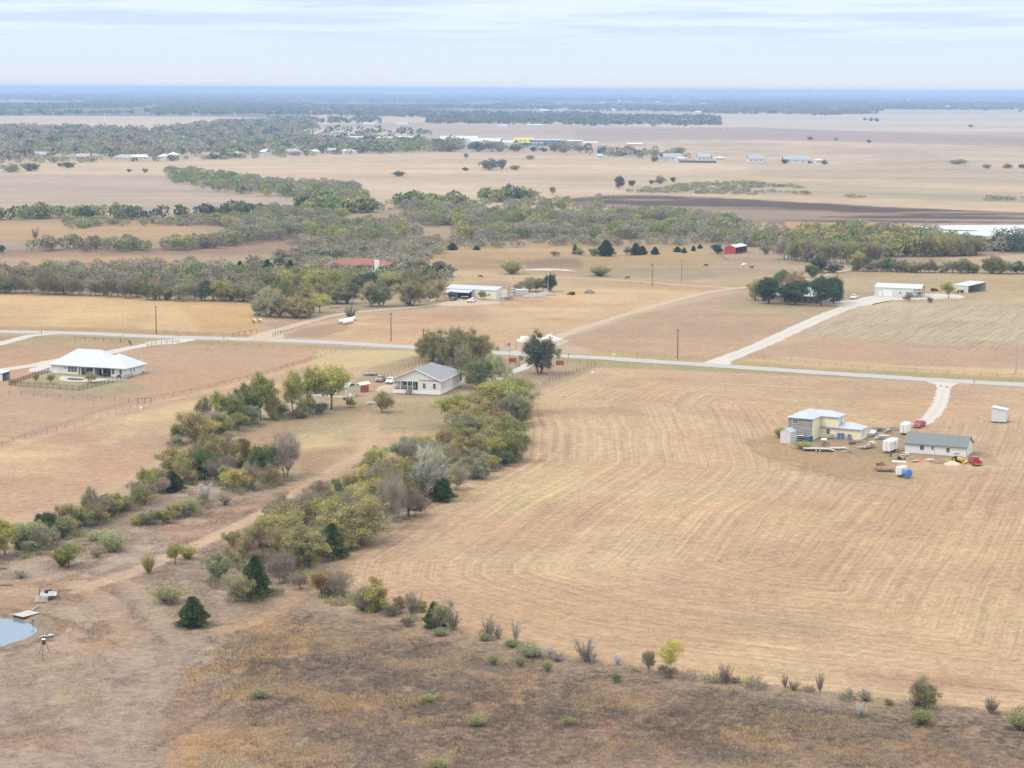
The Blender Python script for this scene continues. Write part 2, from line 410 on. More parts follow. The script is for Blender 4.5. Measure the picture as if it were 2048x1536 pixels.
# --- yard of the beige house
area([(740, 735), (850, 705), (1000, 705), (1190, 730), (1180, 748), (1040, 790), (1030, 900), (900, 960), (760, 980), (560, 990), (420, 900), (560, 830), (700, 770)], cc(188, 164, 130), 4, 4)
area([(700, 770), (800, 735), (840, 720), (830, 760), (780, 790)], cc(196, 160, 128), 4, 3, .8)
area([(930, 770), (1190, 738), (1060, 790), (930, 800)], cc(178, 156, 128), 4, 3, .9)
area([(480, 850), (700, 805), (900, 815), (900, 880), (780, 900), (620, 920), (500, 890)], cc(176, 160, 118), 5, 6, .75, NA, (.35, .55))
area([(560, 860), (760, 850), (780, 900), (640, 930), (560, 910)], cc(226, 196, 142), 8, 8, .85, NB, (.35, .55))
area([(720, 870), (880, 860), (900, 900), (760, 915)], cc(218, 180, 130), 8, 8, .8, NA, (.4, .6))
area([(480, 860), (600, 840), (560, 900), (470, 905)], cc(190, 150, 122), 6, 6, .8)
area([(590, 905), (720, 890), (700, 950), (600, 975)], cc(176, 136, 112), 6, 6, .85, NB, (.35, .5))
area([(800, 735), (940, 760), (930, 800), (760, 810), (700, 790), (740, 760)], cc(198, 176, 140), 3, 3, .5)
# --- weedy pasture round the track and the pond
area([(-300, 1110), (0, 1110), (130, 1060), (260, 1010), (430, 985), (600, 950), (740, 930), (800, 960), (740, 1030), (620, 1120), (520, 1200), (800, 1260), (1000, 1300), (1340, 1350), (1700, 1400), (2300, 1450), (2300, 3000), (-300, 3000)], cc(172, 152, 134), 4, 4)
area([(-300, 1120), (130, 1080), (300, 1040), (520, 1000), (640, 970), (600, 1020), (380, 1120), (200, 1190), (-300, 1240)], cc(184, 162, 144), 6, 8, .8, NC, (.35, .6))
area([(150, 1020), (420, 985), (560, 975), (400, 1060), (230, 1090)], cc(158, 134, 118), 6, 8, .8, NA, (.4, .6))
area([(330, 1050), (520, 1000), (620, 960), (640, 975), (520, 1040), (360, 1110)], cc(176, 132, 108), 6, 6, .7)
area([(400, 1080), (620, 1000), (700, 980), (650, 1060), (540, 1150), (400, 1160)], cc(160, 138, 122), 6, 8, .85)
area([(60, 1150), (420, 1120), (460, 1260), (320, 1330), (120, 1260)], cc(170, 146, 124), 8, 10, .7, NA)
area([(-300, 1300), (160, 1290), (420, 1330), (500, 1400), (440, 1470), (330, 1560), (-300, 1700)], cc(182, 160, 144), 12, 10, .95)
area([(-300, 1440), (340, 1480), (340, 1600), (-300, 1700)], cc(168, 136, 118), 14, 12, .8, NB, (.4, .6))
area([(0, 1165), (220, 1160), (260, 1290), (120, 1330), (-60, 1300), (-60, 1180)], cc(186, 150, 116), 8, 8, .8, NA, (.3, .55))
area([(500, 1200), (760, 1240), (1020, 1300), (1340, 1350), (1700, 1410), (2300, 1460), (2300, 1750), (1500, 1540), (700, 1500), (480, 1360)], cc(134, 114, 99), 42, 34, .94)
area([(480, 1230), (740, 1250), (960, 1300), (820, 1330), (560, 1310)], cc(160, 132, 104), 8, 10, .8, NC, (.35, .6))
area([(1340, 1385), (1900, 1430), (2300, 1460), (2300, 1540), (1600, 1500)], cc(108, 94, 86), 12, 8, .85, NA, (.3, .5))
area([(330, 1360), (700, 1370), (900, 1420), (1400, 1450), (2300, 1560), (2300, 3000), (200, 3000)], cc(150, 120, 104), 16, 14, .75, NB, (.35, .55))
NH = fbm(X, Y, 9, 71, 5)
# reddish and orange patches
area([(1190, 1420), (1420, 1430), (1450, 1480), (1300, 1500), (1200, 1460)], cc(158, 108, 84), 20, 20, .85, NH, (.36, .56))
area([(480, 1260), (640, 1270), (620, 1310), (430, 1350), (420, 1300)], cc(206, 160, 108), 30, 40, .9, NH, (.44, .6))
for P_ in ([(370, 1330), (560, 1340), (540, 1400), (370, 1400)], [(350, 1470), (520, 1460), (700, 1530), (640, 1700), (340, 1700)],
           [(640, 1380), (900, 1400), (880, 1450), (620, 1440)], [(1440, 1440), (1560, 1450), (1560, 1500), (1440, 1500)],
           [(880, 1370), (1120, 1370), (1100, 1410), (900, 1420)], [(1040, 1370), (1110, 1366), (1110, 1400), (1040, 1400)],
           [(1700, 1500), (1960, 1500), (2000, 1560), (1700, 1560)]):
    area(P_, cc(206, 158, 104), 42, 44, .9, NH, (.44, .6))
area([(-100, 1330), (160, 1320), (220, 1400), (-100, 1420)], cc(168, 160, 108), 10, 10, .45, NC, (.5, .62))
area([(500, 1210), (2300, 1450), (2300, 3000), (300, 3000)], cc(96, 80, 70), 12, 8, .75, fbm(X, Y, 5, 51, 3), (.52, .7))
area([(500, 1210), (2300, 1450), (2300, 3000), (300, 3000)], cc(184, 152, 118), 12, 8, .5, fbm(X, Y, 4, 52, 3), (.58, .72))
area([(-300, 1120), (620, 1000), (520, 1200), (340, 1400), (-300, 1900)], cc(206, 186, 166), 12, 8, .45, fbm(X, Y, 5, 53, 3), (.52, .66))
area([(-300, 1120), (620, 1000), (520, 1200), (340, 1400), (-300, 1900)], cc(140, 112, 96), 12, 8, .5, fbm(X, Y, 6, 54, 3), (.58, .7))
# --- hay field with its mowing laps
HAY = [(690, 1118), (800, 1045), (900, 985), (985, 950), (1040, 920), (1054, 860), (1048, 800), (1110, 770), (1190, 744), (1400, 744), (1880, 770), (2400, 800), (2400, 1470), (2048, 1425), (1700, 1388), (1400, 1350), (1180, 1318), (1000, 1285), (840, 1232), (740, 1200), (680, 1165)]
k, m, s = area(HAY, cc(216, 180, 142), 3, 3)
HW = [tuple(G(*p)[:2]) for p in HAY]
q = np.where(sdf(PX, PY, HAY) > -2)[0]
dist = sdf(X[q], Y[q], HW)
row[q, 0] = dist + (ND[q] - .5) * 3.5; row[q, 1] = X[q] * .6 + Y[q] * .2; row[q, 2] = np.clip(dist / 2, 0, 1) * .62
area(HAY, cc(226, 196, 150), 3, 3, .4, fbm(X, Y, 30, 61), (.47, .62))
area(HAY, cc(200, 160, 130), 3, 3, .5, fbm(X, Y, 38, 62), (.5, .66))
for P_, c, op in (([(940, 1000), (1080, 930), (1180, 900), (1240, 930), (1160, 960), (1020, 1040)], (220, 200, 132), .75),
              ([(1040, 760), (1300, 745), (1300, 775), (1070, 815)], (228, 204, 142), .7),
              ([(900, 1020), (1060, 940), (1020, 1000), (900, 1080), (760, 1130)], (224, 186, 146), .8),
              ([(1050, 1100), (1200, 1160), (1600, 1180), (2048, 1215), (2048, 1240), (1500, 1200), (1160, 1180), (1000, 1120)], (228, 202, 142), .7),
              ([(850, 1250), (1100, 1280), (1500, 1350), (2048, 1400), (2048, 1425), (1340, 1345), (900, 1262)], (230, 192, 150), .6),
              ([(1200, 940), (1500, 980), (1900, 1060), (2048, 1120), (2048, 1150), (1700, 1080), (1300, 1000)], (226, 202, 146), .6),
              ([(1060, 800), (1260, 800), (1300, 830), (1100, 830)], (196, 156, 126), .8),
              ([(1180, 755), (1700, 770), (1860, 800), (1200, 782)], (204, 166, 132), .5),
              ([(1500, 880), (1560, 850), (1800, 895), (1980, 900), (2000, 930), (1900, 965), (1700, 955), (1560, 930)], (182, 148, 110), .9), ([(1600, 870), (1800, 860), (1900, 870), (1800, 915), (1640, 910)], (172, 146, 116), .8),
              ([(1560, 800), (1840, 800), (1900, 870), (1600, 860)], (206, 176, 130), .6),
              ([(1780, 950), (1960, 920), (1930, 960), (1820, 975)], (206, 184, 128), .5),
              ([(1880, 850), (2060, 840), (2048, 900), (1960, 900)], (196, 170, 128), .7),
              ([(1640, 1340), (1900, 1350), (2048, 1370), (2048, 1382), (1800, 1375)], (194, 146, 120), .7),
              ([(1750, 905), (1900, 918), (1960, 925), (1860, 928), (1750, 918)], (160, 156, 108), .6)):
    area(P_, cc(*c), 8, 12, op * (.55 if c[0] > 215 else 1), fbm(X * .6, Y * .6, 12, 77, 4), (.35, .6))
    if op >= .8 and c[0] < 197:
        kk = np.where(sdf(PX, PY, P_) > 0)[0]; row[kk, 2] *= .3
for off, w, o in ((0, 1.2, .5), (1, 1.0, .35)):
    stroke([(1490 + off * 12, 885), (1530, 912 + off * 6), (1600, 935 + off * 8), (1700, 958 + off * 6), (1800, 975)], w, cc(150, 118, 92), .8, o)
# mown arcs near the hedge
for i, (x0, x1, yy) in enumerate(((1068, 1092, 832), (1088, 1120, 834), (1110, 1150, 836), (1150, 1200, 838), (1190, 1250, 842), (1230, 1300, 848))):
    stroke([(x0 - 8, yy), (x0 + 10, yy + 12), (x1, yy + 40), (x1 - 4, yy + 70), (x1 - 40, yy + 98), (x1 - 110, yy + 140)], 1.1, cc(232, 206, 160), .6, .6)
# tracks through the weedy pasture
for off in (0, 9):
    stroke([(735 + off, 850), (738 + off, 880), (720 + off, 905), (650, 945 + off), (560, 1005 + off), (470, 1050 + off), (350, 1105 + off), (240, 1150 + off), (150, 1175 + off)], 2.0, cc(222, 192, 162), .7, .85)
stroke([(742, 820), (742, 850), (745, 880), (700, 925), (600, 975)], 7, cc(208, 174, 140), 2.5, .7)
stroke([(545, 1012), (430, 1075), (330, 1115)], 3, cc(222, 190, 156), 1.2, .7)
stroke([(230, 1150), (290, 1200), (330, 1260), (385, 1290)], 2.6, cc(186, 164, 144), 1, .8, 2)
stroke([(150, 1170), (215, 1200), (250, 1260), (280, 1330)], 4, cc(190, 166, 144), 2, .5, 3)
stroke([(440, 1262), (520, 1240), (600, 1190), (680, 1130)], 3.5, cc(200, 164, 130), 1.5, .7, 2)
stroke([(490, 1345), (480, 1375), (455, 1400), (420, 1430), (300, 1500)], 1.2, cc(128, 106, 94), .5, .8, 1)
stroke([(478, 1340), (466, 1372), (440, 1398), (400, 1424)], 1.0, cc(170, 150, 132), .5, .7, 1)
stroke([(520, 1320), (700, 1345), (880, 1370)], 2.5, cc(126, 110, 100), 1, .6, 2)
# --- brightness and hue mottling at two scales, everywhere
st1 = fbm(X * .35, Y, 26, 91, 4); st2 = fbm(X * .4, Y, 110, 92, 4); st3 = fbm(X * .4, Y, 480, 93, 3)
wv = sstep(640, 900, Y)
col *= (1 + (st1 - .5) * .5 * wv * (Y < 2600) + (st2 - .5) * .42 * sstep(900, 1300, Y) + (st3 - .5) * .4 * sstep(2500, 4000, Y))[:, None]
pk = (fbm(X * .5, Y, 60, 95, 3) - .5) * .5 * wv
col *= np.stack([1 + pk * .25, 1 - pk * .1, 1 - pk * .35], 1)
mot = 1 + (NC - .5) * .22 + (NA - .5) * .16 + (NG - .5) * .16 * (Y < 1200)
col *= mot[:, None]
warm = (NB - .5) * .14
col *= np.stack([1 + warm, 1 + warm * .2, 1 - warm], 1)
wz = sstep(960, 1120, PY) * (1 - sstep(-2, 3, sdf(PX, PY, HAY))) * (PX < 5000)
col *= 1 - wz[:, None] * np.array([.0, .025, .01])
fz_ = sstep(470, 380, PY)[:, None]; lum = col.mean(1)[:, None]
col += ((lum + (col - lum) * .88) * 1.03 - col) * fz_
# --- pond bowl
Z = np.zeros_like(X)
POND = [(-260, 1240), (-60, 1237), (0, 1237), (28, 1241), (48, 1248), (56, 1256), (50, 1263), (24, 1274), (-10, 1284), (-120, 1294), (-260, 1294)]
PW = [tuple(G(*p)[:2]) for p in POND]
q = np.where((X < G(140, 1250).x) & (Y < G(0, 1180).y) & (Y > G(0, 1380).y))[0]
pd = sdf(X[q], Y[q], PW)
Z[q] = -.9 * sstep(-4.5, 1.5, pd)
m = sstep(-5.0, -3.6, pd)
col[q] = col[q] * (1 - m[:, None]) + cc(150, 136, 118) * (1 + (NC[q] - .5) * .5)[:, None] * m[:, None]
m = sstep(-7.5, -6, pd) * (1 - sstep(-5.2, -4.2, pd)) * .6
col[q] = col[q] * (1 - m[:, None]) + cc(112, 84, 62) * m[:, None]
# gentle swell in the weedy land
Z += (NG - .5) * .25 * ((PY > 980) & (PY < 1900)) * (sstep(-2, 30, -sdf(PX, PY, HAY)))
idx = (np.arange(ny - 1)[:, None] * nx + np.arange(nx - 1)[None, :]).ravel()
quads = np.stack([idx, idx + 1, idx + nx + 1, idx + nx], 1)
gm = bpy.data.materials.new('ground'); gm.use_nodes = True; t = gm.node_tree; b = t.nodes['Principled BSDF']
b.inputs['Roughness'].default_value = .95; b.inputs['Specular IOR Level'].default_value = .1
at = N('ShaderNodeAttribute', t, attribute_name='Col'); ar = N('ShaderNodeAttribute', t, attribute_name='rowv')
geo = N('ShaderNodeNewGeometry', t)
def noise(vec, sc, det, tree=t, rough=.6):
    n = N('ShaderNodeTexNoise', tree); n.inputs['Scale'].default_value = sc; n.inputs['Detail'].default_value = det; n.inputs['Roughness'].default_value = rough
    tree.links.new(vec, n.inputs['Vector']); return n.outputs[0]
def mrange(v, a, b_, c, d, tree=t):
    n = N('ShaderNodeMapRange', tree); tree.links.new(v, n.inputs[0])
    for i, x in enumerate((a, b_, c, d)): n.inputs[i + 1].default_value = x
    return n.outputs[0]
P0 = geo.outputs['Position']
n1 = mrange(noise(P0, .55, 6, rough=.7), .3, .7, .70, 1.26)
n2 = mrange(noise(P0, 1.6, 6, rough=.85), .28, .72, .66, 1.30)
sp = N('ShaderNodeSeparateXYZ', t); t.links.new(ar.outputs['Vector'], sp.inputs[0])
rc = N('ShaderNodeCombineXYZ', t); t.links.new(mth('MULTIPLY', sp.outputs[0], .62, t), rc.inputs[0]); t.links.new(mth('MULTIPLY', sp.outputs[1], .016, t), rc.inputs[1])
rn = mrange(noise(rc.outputs[0], 1.0, 5, rough=.75), .3, .7, -.26, .24)
rc2 = N('ShaderNodeCombineXYZ', t); t.links.new(mth('MULTIPLY', sp.outputs[0], 1.5, t), rc2.inputs[0]); t.links.new(mth('MULTIPLY', sp.outputs[1], .05, t), rc2.inputs[1])
rn2 = mrange(noise(rc2.outputs[0], 1.0, 3, rough=.7), .35, .65, -.26, .2)
lap = mth('MULTIPLY', mth('SINE', mth('MULTIPLY', sp.outputs[0], 6.2832 / 2.9, t), None, t), .05, t)
rb = mth('ADD', mth('MULTIPLY', mth('ADD', mth('ADD', rn, rn2, t), lap, t), sp.outputs[2], t), 1.0, t)
f_ = mth('MULTIPLY', mth('MULTIPLY', n1, n2, t), rb, t)
v = N('ShaderNodeVectorMath', t, operation='SCALE'); t.links.new(at.outputs['Color'], v.inputs[0]); t.links.new(f_, v.inputs[3])
hue = mrange(noise(P0, .9, 3), .42, .62, 0, .35)
hn = mixc(hue, v.outputs[0], A(222, 190, 140), t)
dist_ = N('ShaderNodeVectorMath', t, operation='LENGTH'); t.links.new(P0, dist_.inputs[0])
t.links.new(hn, b.inputs['Base Color'])
bmp = N('ShaderNodeBump', t); bmp.inputs['Strength'].default_value = .35; bmp.inputs['Distance'].default_value = .25
t.links.new(noise(P0, 1.7, 4), bmp.inputs['Height']); t.links.new(bmp.outputs[0], b.inputs['Normal'])
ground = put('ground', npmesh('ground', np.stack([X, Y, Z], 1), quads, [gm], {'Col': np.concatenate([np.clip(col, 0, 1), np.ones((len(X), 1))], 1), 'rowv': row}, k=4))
tag(ground, kind='structure')
def near_z(x, y): return 0.0

# ------------------------------------------------------------------ roads and drives (sheets over the ground)
def track_mat(name, c1, c2, sc=.5):
    m = bpy.data.materials.new(name); m.use_nodes = True; t = m.node_tree; b = t.nodes['Principled BSDF']; b.inputs['Roughness'].default_value = .95
    b.inputs['Specular IOR Level'].default_value = .15
    g = N('ShaderNodeNewGeometry', t); at = N('ShaderNodeAttribute', t, attribute_name='edge')
    nn = noise(g.outputs['Position'], sc, 5, t); n3 = noise(g.outputs['Position'], 3.0, 3, t)
    a = mixc(mrange(nn, .35, .65, 0, 1, t), c1, c2, t)
    # worn wheel tracks: two paler bands across the width
    w = mth('ABSOLUTE', mth('SUBTRACT', mth('ABSOLUTE', at.outputs['Fac'], None, t), .5, t), None, t)
    a = mixc(mrange(w, .1, .4, .0, .35, t), a, tuple(x * .8 for x in c2), t)
    vv = N('ShaderNodeVectorMath', t, operation='SCALE'); t.links.new(a, vv.inputs[0]); t.links.new(mrange(n3, .3, .7, .93, 1.06, t), vv.inputs[3])
    t.links.new(vv.outputs[0], b.inputs['Base Color']); return m
WARM = (1, 1, 1); SAT = 1
M_PAVE = track_mat('chip_seal', A(228, 224, 218), A(216, 212, 206))
M_WHITE = track_mat('pale_gravel', A(244, 238, 228), A(234, 224, 208))
M_TAN = track_mat('tan_gravel', A(232, 212, 186), A(220, 196, 166))
def ribbon(name, pts, w, m, z, n=8, w1=None):
    W = smooth_path([tuple(G(*p)[:2]) for p in pts], n); V = []; Fc = []; E = []
    rr = random.Random(len(pts) * 7 + int(z * 1e4)); J = [1.0] * 5
    for i, p in enumerate(W):
        a = W[max(i - 1, 0)]; c = W[min(i + 1, len(W) - 1)]; d = (c - a).normalized(); nrm = Vector((-d.y, d.x))
        ww = w if w1 is None else w + (w1 - w) * i / (len(W) - 1)
        for j, e in enumerate((-1, -.5, 0, .5, 1)):
            jit = (rr.uniform(-.45, .45) if abs(e) == 1 else 0)
            q = p + nrm * (ww / 2 * e + jit); V.append((q.x, q.y, z)); E.append(e)
        if i:
            for j in range(4):
                k = (i - 1) * 5 + j; Fc.append((k, k + 5, k + 6, k + 1))
    V = np.array(V); Fc = np.array(Fc)[:, ::-1]
    return tag(put(name, npmesh(name, V, Fc, [m], {'edge': np.array(E)}, k=4)), kind='structure')
def patch(name, pts, m, z, kind='structure', wob=.5):
    W = smooth_path([tuple(G(*p)[:2]) for p in pts + [pts[0]]], 6)[:-1]
    c = sum(W, Vector((0, 0))) / len(W)
    rr = random.Random(3)
    V = [(c.x, c.y, z)] + [(p.x + rr.uniform(-wob, wob), p.y + rr.uniform(-wob, wob), z) for p in W]
    Fc = [(0, i + 1, (i + 1) % len(W) + 1) for i in range(len(W))]
    return tag(put(name, npmesh(name, np.array(V), np.array(Fc), [m], {'edge': np.full(len(V), .5)})), kind=kind)
ribbon('road', [(-260, 657), (-60, 661), (0, 663), (170, 667), (330, 674), (500, 679), (660, 685), (830, 695), (1000, 706), (1200, 716), (1420, 730.5), (1650, 746), (1870, 760), (2048, 769.5), (2300, 783)], 8.6, M_PAVE, .045, 10)
ribbon('gravel_road', [(1075, 693), (1110, 676), (1200, 645), (1330, 606), (1400, 588), (1445, 580), (1492, 574)], 4.6, M_TAN, .030)
ribbon('gravel_road', [(1490, 576), (1440, 574.5), (1350, 569), (1260, 562), (1100, 555), (980, 551.5), (880, 550)], 4.0, M_TAN, .022)
ribbon('gravel_lane', [(1490, 576), (1560, 570), (1640, 553), (1685, 542), (1735, 534)], 3.4, M_TAN, .026)
ribbon('driveway', [(1425, 728), (1510, 695), (1570, 668), (1640, 636), (1700, 613), (1735, 603)], 7.0, M_WHITE, .034)
patch('driveway_apron', [(1405, 730), (1425, 719), (1450, 712), (1462, 722), (1450, 733)], M_WHITE, .038)
patch('gravel_yard', [(1680, 612), (1640, 604), (1700, 600), (1760, 590), (1830, 592), (1850, 588), (1890, 588), (1925, 592), (1920, 598), (1850, 599), (1800, 600), (1760, 605), (1730, 612)], M_WHITE, .042)
ribbon('driveway', [(500, 678), (540, 665), (600, 648), (640, 637), (690, 627), (760, 620), (830, 614), (900, 607), (940, 602), (1000, 604)], 4.8, M_TAN, .036)
patch('driveway_apron', [(500, 682), (510, 670), (545, 662), (565, 668), (560, 680)], M_TAN, .052)
patch('gravel_yard', [(870, 612), (895, 602), (925, 598), (960, 602), (1000, 604), (985, 609), (930, 612)], M_TAN, .048)
ribbon('driveway', [(1075, 722), (1050, 734), (1015, 748), (985, 760), (950, 770)], 4.2, M_WHITE, .036)
ribbon('gravel_lane', [(985, 707), (1040, 704), (1080, 696), (1120, 680)], 8.0, M_TAN, .032)
ribbon('driveway', [(375, 680), (330, 684), (300, 689), (250, 698), (215, 706), (150, 715), (100, 724), (60, 732), (0, 740), (-120, 756)], 5.6, M_WHITE, .036)
patch('driveway_apron', [(60, 738), (100, 728), (112, 741), (60, 744)], M_WHITE, .052)
ribbon('driveway', [(110, 667), (60, 672), (30, 680), (-10, 690), (-80, 706)], 5.0, M_WHITE, .034)
patch('driveway_apron', [(280, 690), (320, 680), (390, 679), (350, 688)], M_WHITE, .058)
def two_track(pts):
    a = ribbon('driveway', [(x - 6 - (y - 760) * .01, y) for x, y in pts], 1.9, M_WHITE, .036)
    c = ribbon('driveway', [(x + 7, y) for x, y in pts], 1.9, M_WHITE, .037)
ribbon('driveway', [(1889, 764), (1886, 785), (1880, 806), (1868, 828), (1850, 842), (1835, 850)], 4.4, M_WHITE, .034)
patch('driveway_apron', [(1845, 760), (1915, 765), (1895, 775), (1880, 773)], M_WHITE, .038)
patch('gravel_yard', [(750, 781), (770, 768), (800, 762), (815, 774), (800, 784), (770, 787)], M_TAN, .03)
patch('gravel_bank', [(1040, 540), (1070, 537.5), (1120, 538), (1150, 543), (1120, 541.5), (1070, 541)], M_WHITE, .03, wob=1)

# ------------------------------------------------------------------ water
def water_mat(name, c, rough):
    m = bpy.data.materials.new(name); m.use_nodes = True; t = m.node_tree; b = t.nodes['Principled BSDF']
    b.inputs['Base Color'].default_value = (*c, 1); b.inputs['Roughness'].default_value = rough; b.inputs['IOR'].default_value = 1.33
    b.inputs['Specular IOR Level'].default_value = .5
    g = N('ShaderNodeNewGeometry', t); bm = N('ShaderNodeBump', t); bm.inputs['Strength'].default_value = .06; bm.inputs['Distance'].default_value = .05
    t.links.new(noise(g.outputs['Position'], 1.2, 3, t), bm.inputs['Height']); t.links.new(bm.outputs[0], b.inputs['Normal']); return m
M_POND = water_mat('pond_water', (.12, .17, .23), .02)
M_LAKE = water_mat('lake_water', (.62, .64, .64), .03)
M_POOL = water_mat('pool_water', (.05, .09, .11), .08)
pw = smooth_path([(a, b_) for a, b_ in PW + [PW[0]]], 5)[:-1]
pc_ = sum(pw, Vector((0, 0))) / len(pw)
tag(put('pond_water', MB().poly([(p.x + (p.x - pc_.x) / (p - pc_).length * 1.6, p.y + (p.y - pc_.y) / (p - pc_).length * 1.6, -.42) for p in pw]).mesh('pond_water', M_POND)), kind='structure')
patch('lake_water', [(1808, 454), (1900, 451.5), (2060, 451), (2300, 451), (2300, 480), (2060, 478), (1980, 474), (1900, 468), (1866, 466), (1870, 463.5), (1960, 463), (1880, 459)], M_LAKE, .3, wob=0)
# ------------------------------------------------------------------ haze: one closed box of thin air
hz = bpy.data.materials.new('haze_air'); hz.use_nodes = True; t = hz.node_tree; t.nodes.clear()
pv = N('ShaderNodeVolumePrincipled', t); pv.inputs['Color'].default_value = (.48, .66, .95, 1); pv.inputs['Density'].default_value = 0.9e-4
pv.inputs['Anisotropy'].default_value = 0.0
o_ = N('ShaderNodeOutputMaterial', t); t.links.new(pv.outputs[0], o_.inputs['Volume'])
tag(MB().box(-33000, 33000, -700, 61500, -3, 97).build('haze', hz), kind='stuff')

# ------------------------------------------------------------------ foliage materials
def leafmat(name, c1, c2, c3, var=.25, trans=.3):
    m = bpy.data.materials.new(name); m.use_nodes = True; t = m.node_tree; t.nodes.clear()
    at = N('ShaderNodeAttribute', t, attribute_name='lv'); oi = N('ShaderNodeObjectInfo', t)
    tcx = N('ShaderNodeTexCoord', t); nn = noise(tcx.outputs['Object'], .55, 2, t)
    f = mth('ADD', mth('MULTIPLY', at.outputs['Fac'], .34, t), mrange(nn, .3, .7, 0, .66, t), t)
    f = mth('ADD', f, mth('MULTIPLY', mth('SUBTRACT', oi.outputs['Random'], .5, t), .45, t), t, clamp=True)
    r = N('ShaderNodeValToRGB', t); e = r.color_ramp.elements
    e[0].color = (*c1, 1); e[1].color = (*c3, 1); e[0].position = .12; e[1].position = .92
    x = e.new(.52); x.color = (*c2, 1)
    t.links.new(f, r.inputs[0])
    vv = N('ShaderNodeVectorMath', t, operation='SCALE'); t.links.new(r.outputs[0], vv.inputs[0])
    rr = mth('ADD', mth('MULTIPLY', mth('FRACT', mth('MULTIPLY', oi.outputs['Random'], 7.31, t), None, t), var, t), 1 - var / 2, t)
    t.links.new(rr, vv.inputs[3])
    d = N('ShaderNodeBsdfDiffuse', t); tr = N('ShaderNodeBsdfTranslucent', t); mx = N('ShaderNodeMixShader', t); mx.inputs[0].default_value = trans
    t.links.new(vv.outputs[0], d.inputs[0]); t.links.new(vv.outputs[0], tr.inputs[0]); t.links.new(d.outputs[0], mx.inputs[1]); t.links.new(tr.outputs[0], mx.inputs[2])
    oo = N('ShaderNodeOutputMaterial', t); t.links.new(mx.outputs[0], oo.inputs[0]); return m
LM = {
 'olive': leafmat('olive_leaves', (.15, .165, .06), (.29, .285, .105), (.43, .40, .15)),
 'green': leafmat('green_leaves', (0.062, 0.110, 0.030), (0.138, 0.207, 0.055), (0.235, 0.276, 0.083)),
 'yel': leafmat('yellow_green_leaves', (.19, .215, .055), (.36, .365, .10), (.52, .48, .14)),
 'gold': leafmat('golden_leaves', (.24, .215, .08), (.40, .35, .12), (.54, .46, .16)),
 'bright': leafmat('bright_yellow_leaves', (.46, .39, .09), (.64, .54, .16), (.74, .66, .26)),
 'lime': leafmat('lime_leaves', (.22, .225, .10), (.33, .32, .15), (.43, .40, .20)),
 'rust': leafmat('rust_leaves', (0.207, 0.145, 0.069), (0.359, 0.241, 0.110), (0.469, 0.331, 0.138)),
 'oak': leafmat('dark_oak_leaves', (.055, .08, .042), (.105, .145, .075), (.18, .21, .11), .15, .15),
 'oak2': leafmat('deep_oak_leaves', (.030, .052, .030), (.060, .095, .052), (.11, .15, .08), .15, .12),
 'cedar': leafmat('cedar_needles', (.035, .062, .020), (.08, .12, .032), (.19, .20, .06), .2, .1),
 'pale': leafmat('pale_grey_green_leaves', (.18, .205, .11), (.30, .32, .17), (.41, .41, .22)),
}
BARK = mat('bark', (.14, .115, .095), .95, var=.3, scale=4)
GBARK = mat('grey_bark', (.27, .25, .235), .95, var=.25, scale=4)
WBARK = mat('pale_bark', (.42, .40, .36), .95, var=.2, scale=4)
def twigmat(name, c1, c2):
    return leafmat(name, c1, tuple((a + b) / 2 for a, b in zip(c1, c2)), c2, .25, .05)
TW = twigmat('grey_twigs', (.20, .165, .13), (.40, .34, .27))
TWB = twigmat('brown_twigs', (.16, .12, .085), (.33, .25, .18))
TWW = twigmat('pale_twigs', (.34, .32, .29), (.55, .52, .48))

def rand_dirs(r, n, up=0.0):
    v = r.normal(size=(n, 3)); v[:, 2] += up
    return v / np.linalg.norm(v, axis=1)[:, None]
def leaf_tris(r, c, size, up=.3):
    n = len(c); a = rand_dirs(r, n); nn = rand_dirs(r, n, up)
    b = np.cross(nn, a); b /= np.linalg.norm(b, axis=1)[:, None] + 1e-9
    s = (size * r.uniform(.6, 1.35, n))[:, None]
    V = np.stack([c + a * s, c - a * s * .5 + b * s * .75, c - a * s * .5 - b * s * .75], 1).reshape(-1, 3)
    return V, np.arange(3 * n).reshape(-1, 3)
def twig_tris(r, p, d, L, w):
    n = len(p); s = np.cross(d, rand_dirs(r, n)); s /= np.linalg.norm(s, axis=1)[:, None] + 1e-9
    V = np.stack([p - s * w / 2, p + s * w / 2, p + d * L[:, None]], 1).reshape(-1, 3)
    return V, np.arange(3 * n).reshape(-1, 3)
def cat_(parts):
    V = []; Fc = []; k = 0
    for v, f in parts: V.append(v); Fc.append(f + k); k += len(v)
    return np.concatenate(V), np.concatenate(Fc)
def clusters(r, n, H, W, zc, rz, inner=.45):
    """several uneven lobes, so that no crown is one ball"""
    K = r.randint(5, 8); a0 = r.uniform(0, 6.28); L = []
    for k in range(K):
        a = a0 + k * 2.4 + r.uniform(-.5, .5); q = r.uniform(.16, .60) * W / 2; z = zc * H + r.uniform(-.5, .48) * rz * H
        L.append((math.cos(a) * q, math.sin(a) * q, z, r.uniform(.24, .40) * W, r.uniform(.32, .55) * rz * H))
    L.append((0, 0, (zc + rz * .25) * H, .34 * W, .68 * rz * H)); L.append((r.uniform(-.5, .5), r.uniform(-.5, .5), (zc - rz * .42) * H, .33 * W, .5 * rz * H)); L = np.array(L)
    k = r.randint(0, len(L), n); d = rand_dirs(r, n, .2); q = (r.uniform(inner, 1, n) ** .6)[:, None]
    c = L[k, :3] + d * q * np.stack([L[k, 3], L[k, 3], L[k, 4]], 1); c += r.normal(size=(n, 3)) * .18
    c[:, 2] = np.clip(c[:, 2], .06 * H, H * 1.0)
    return c
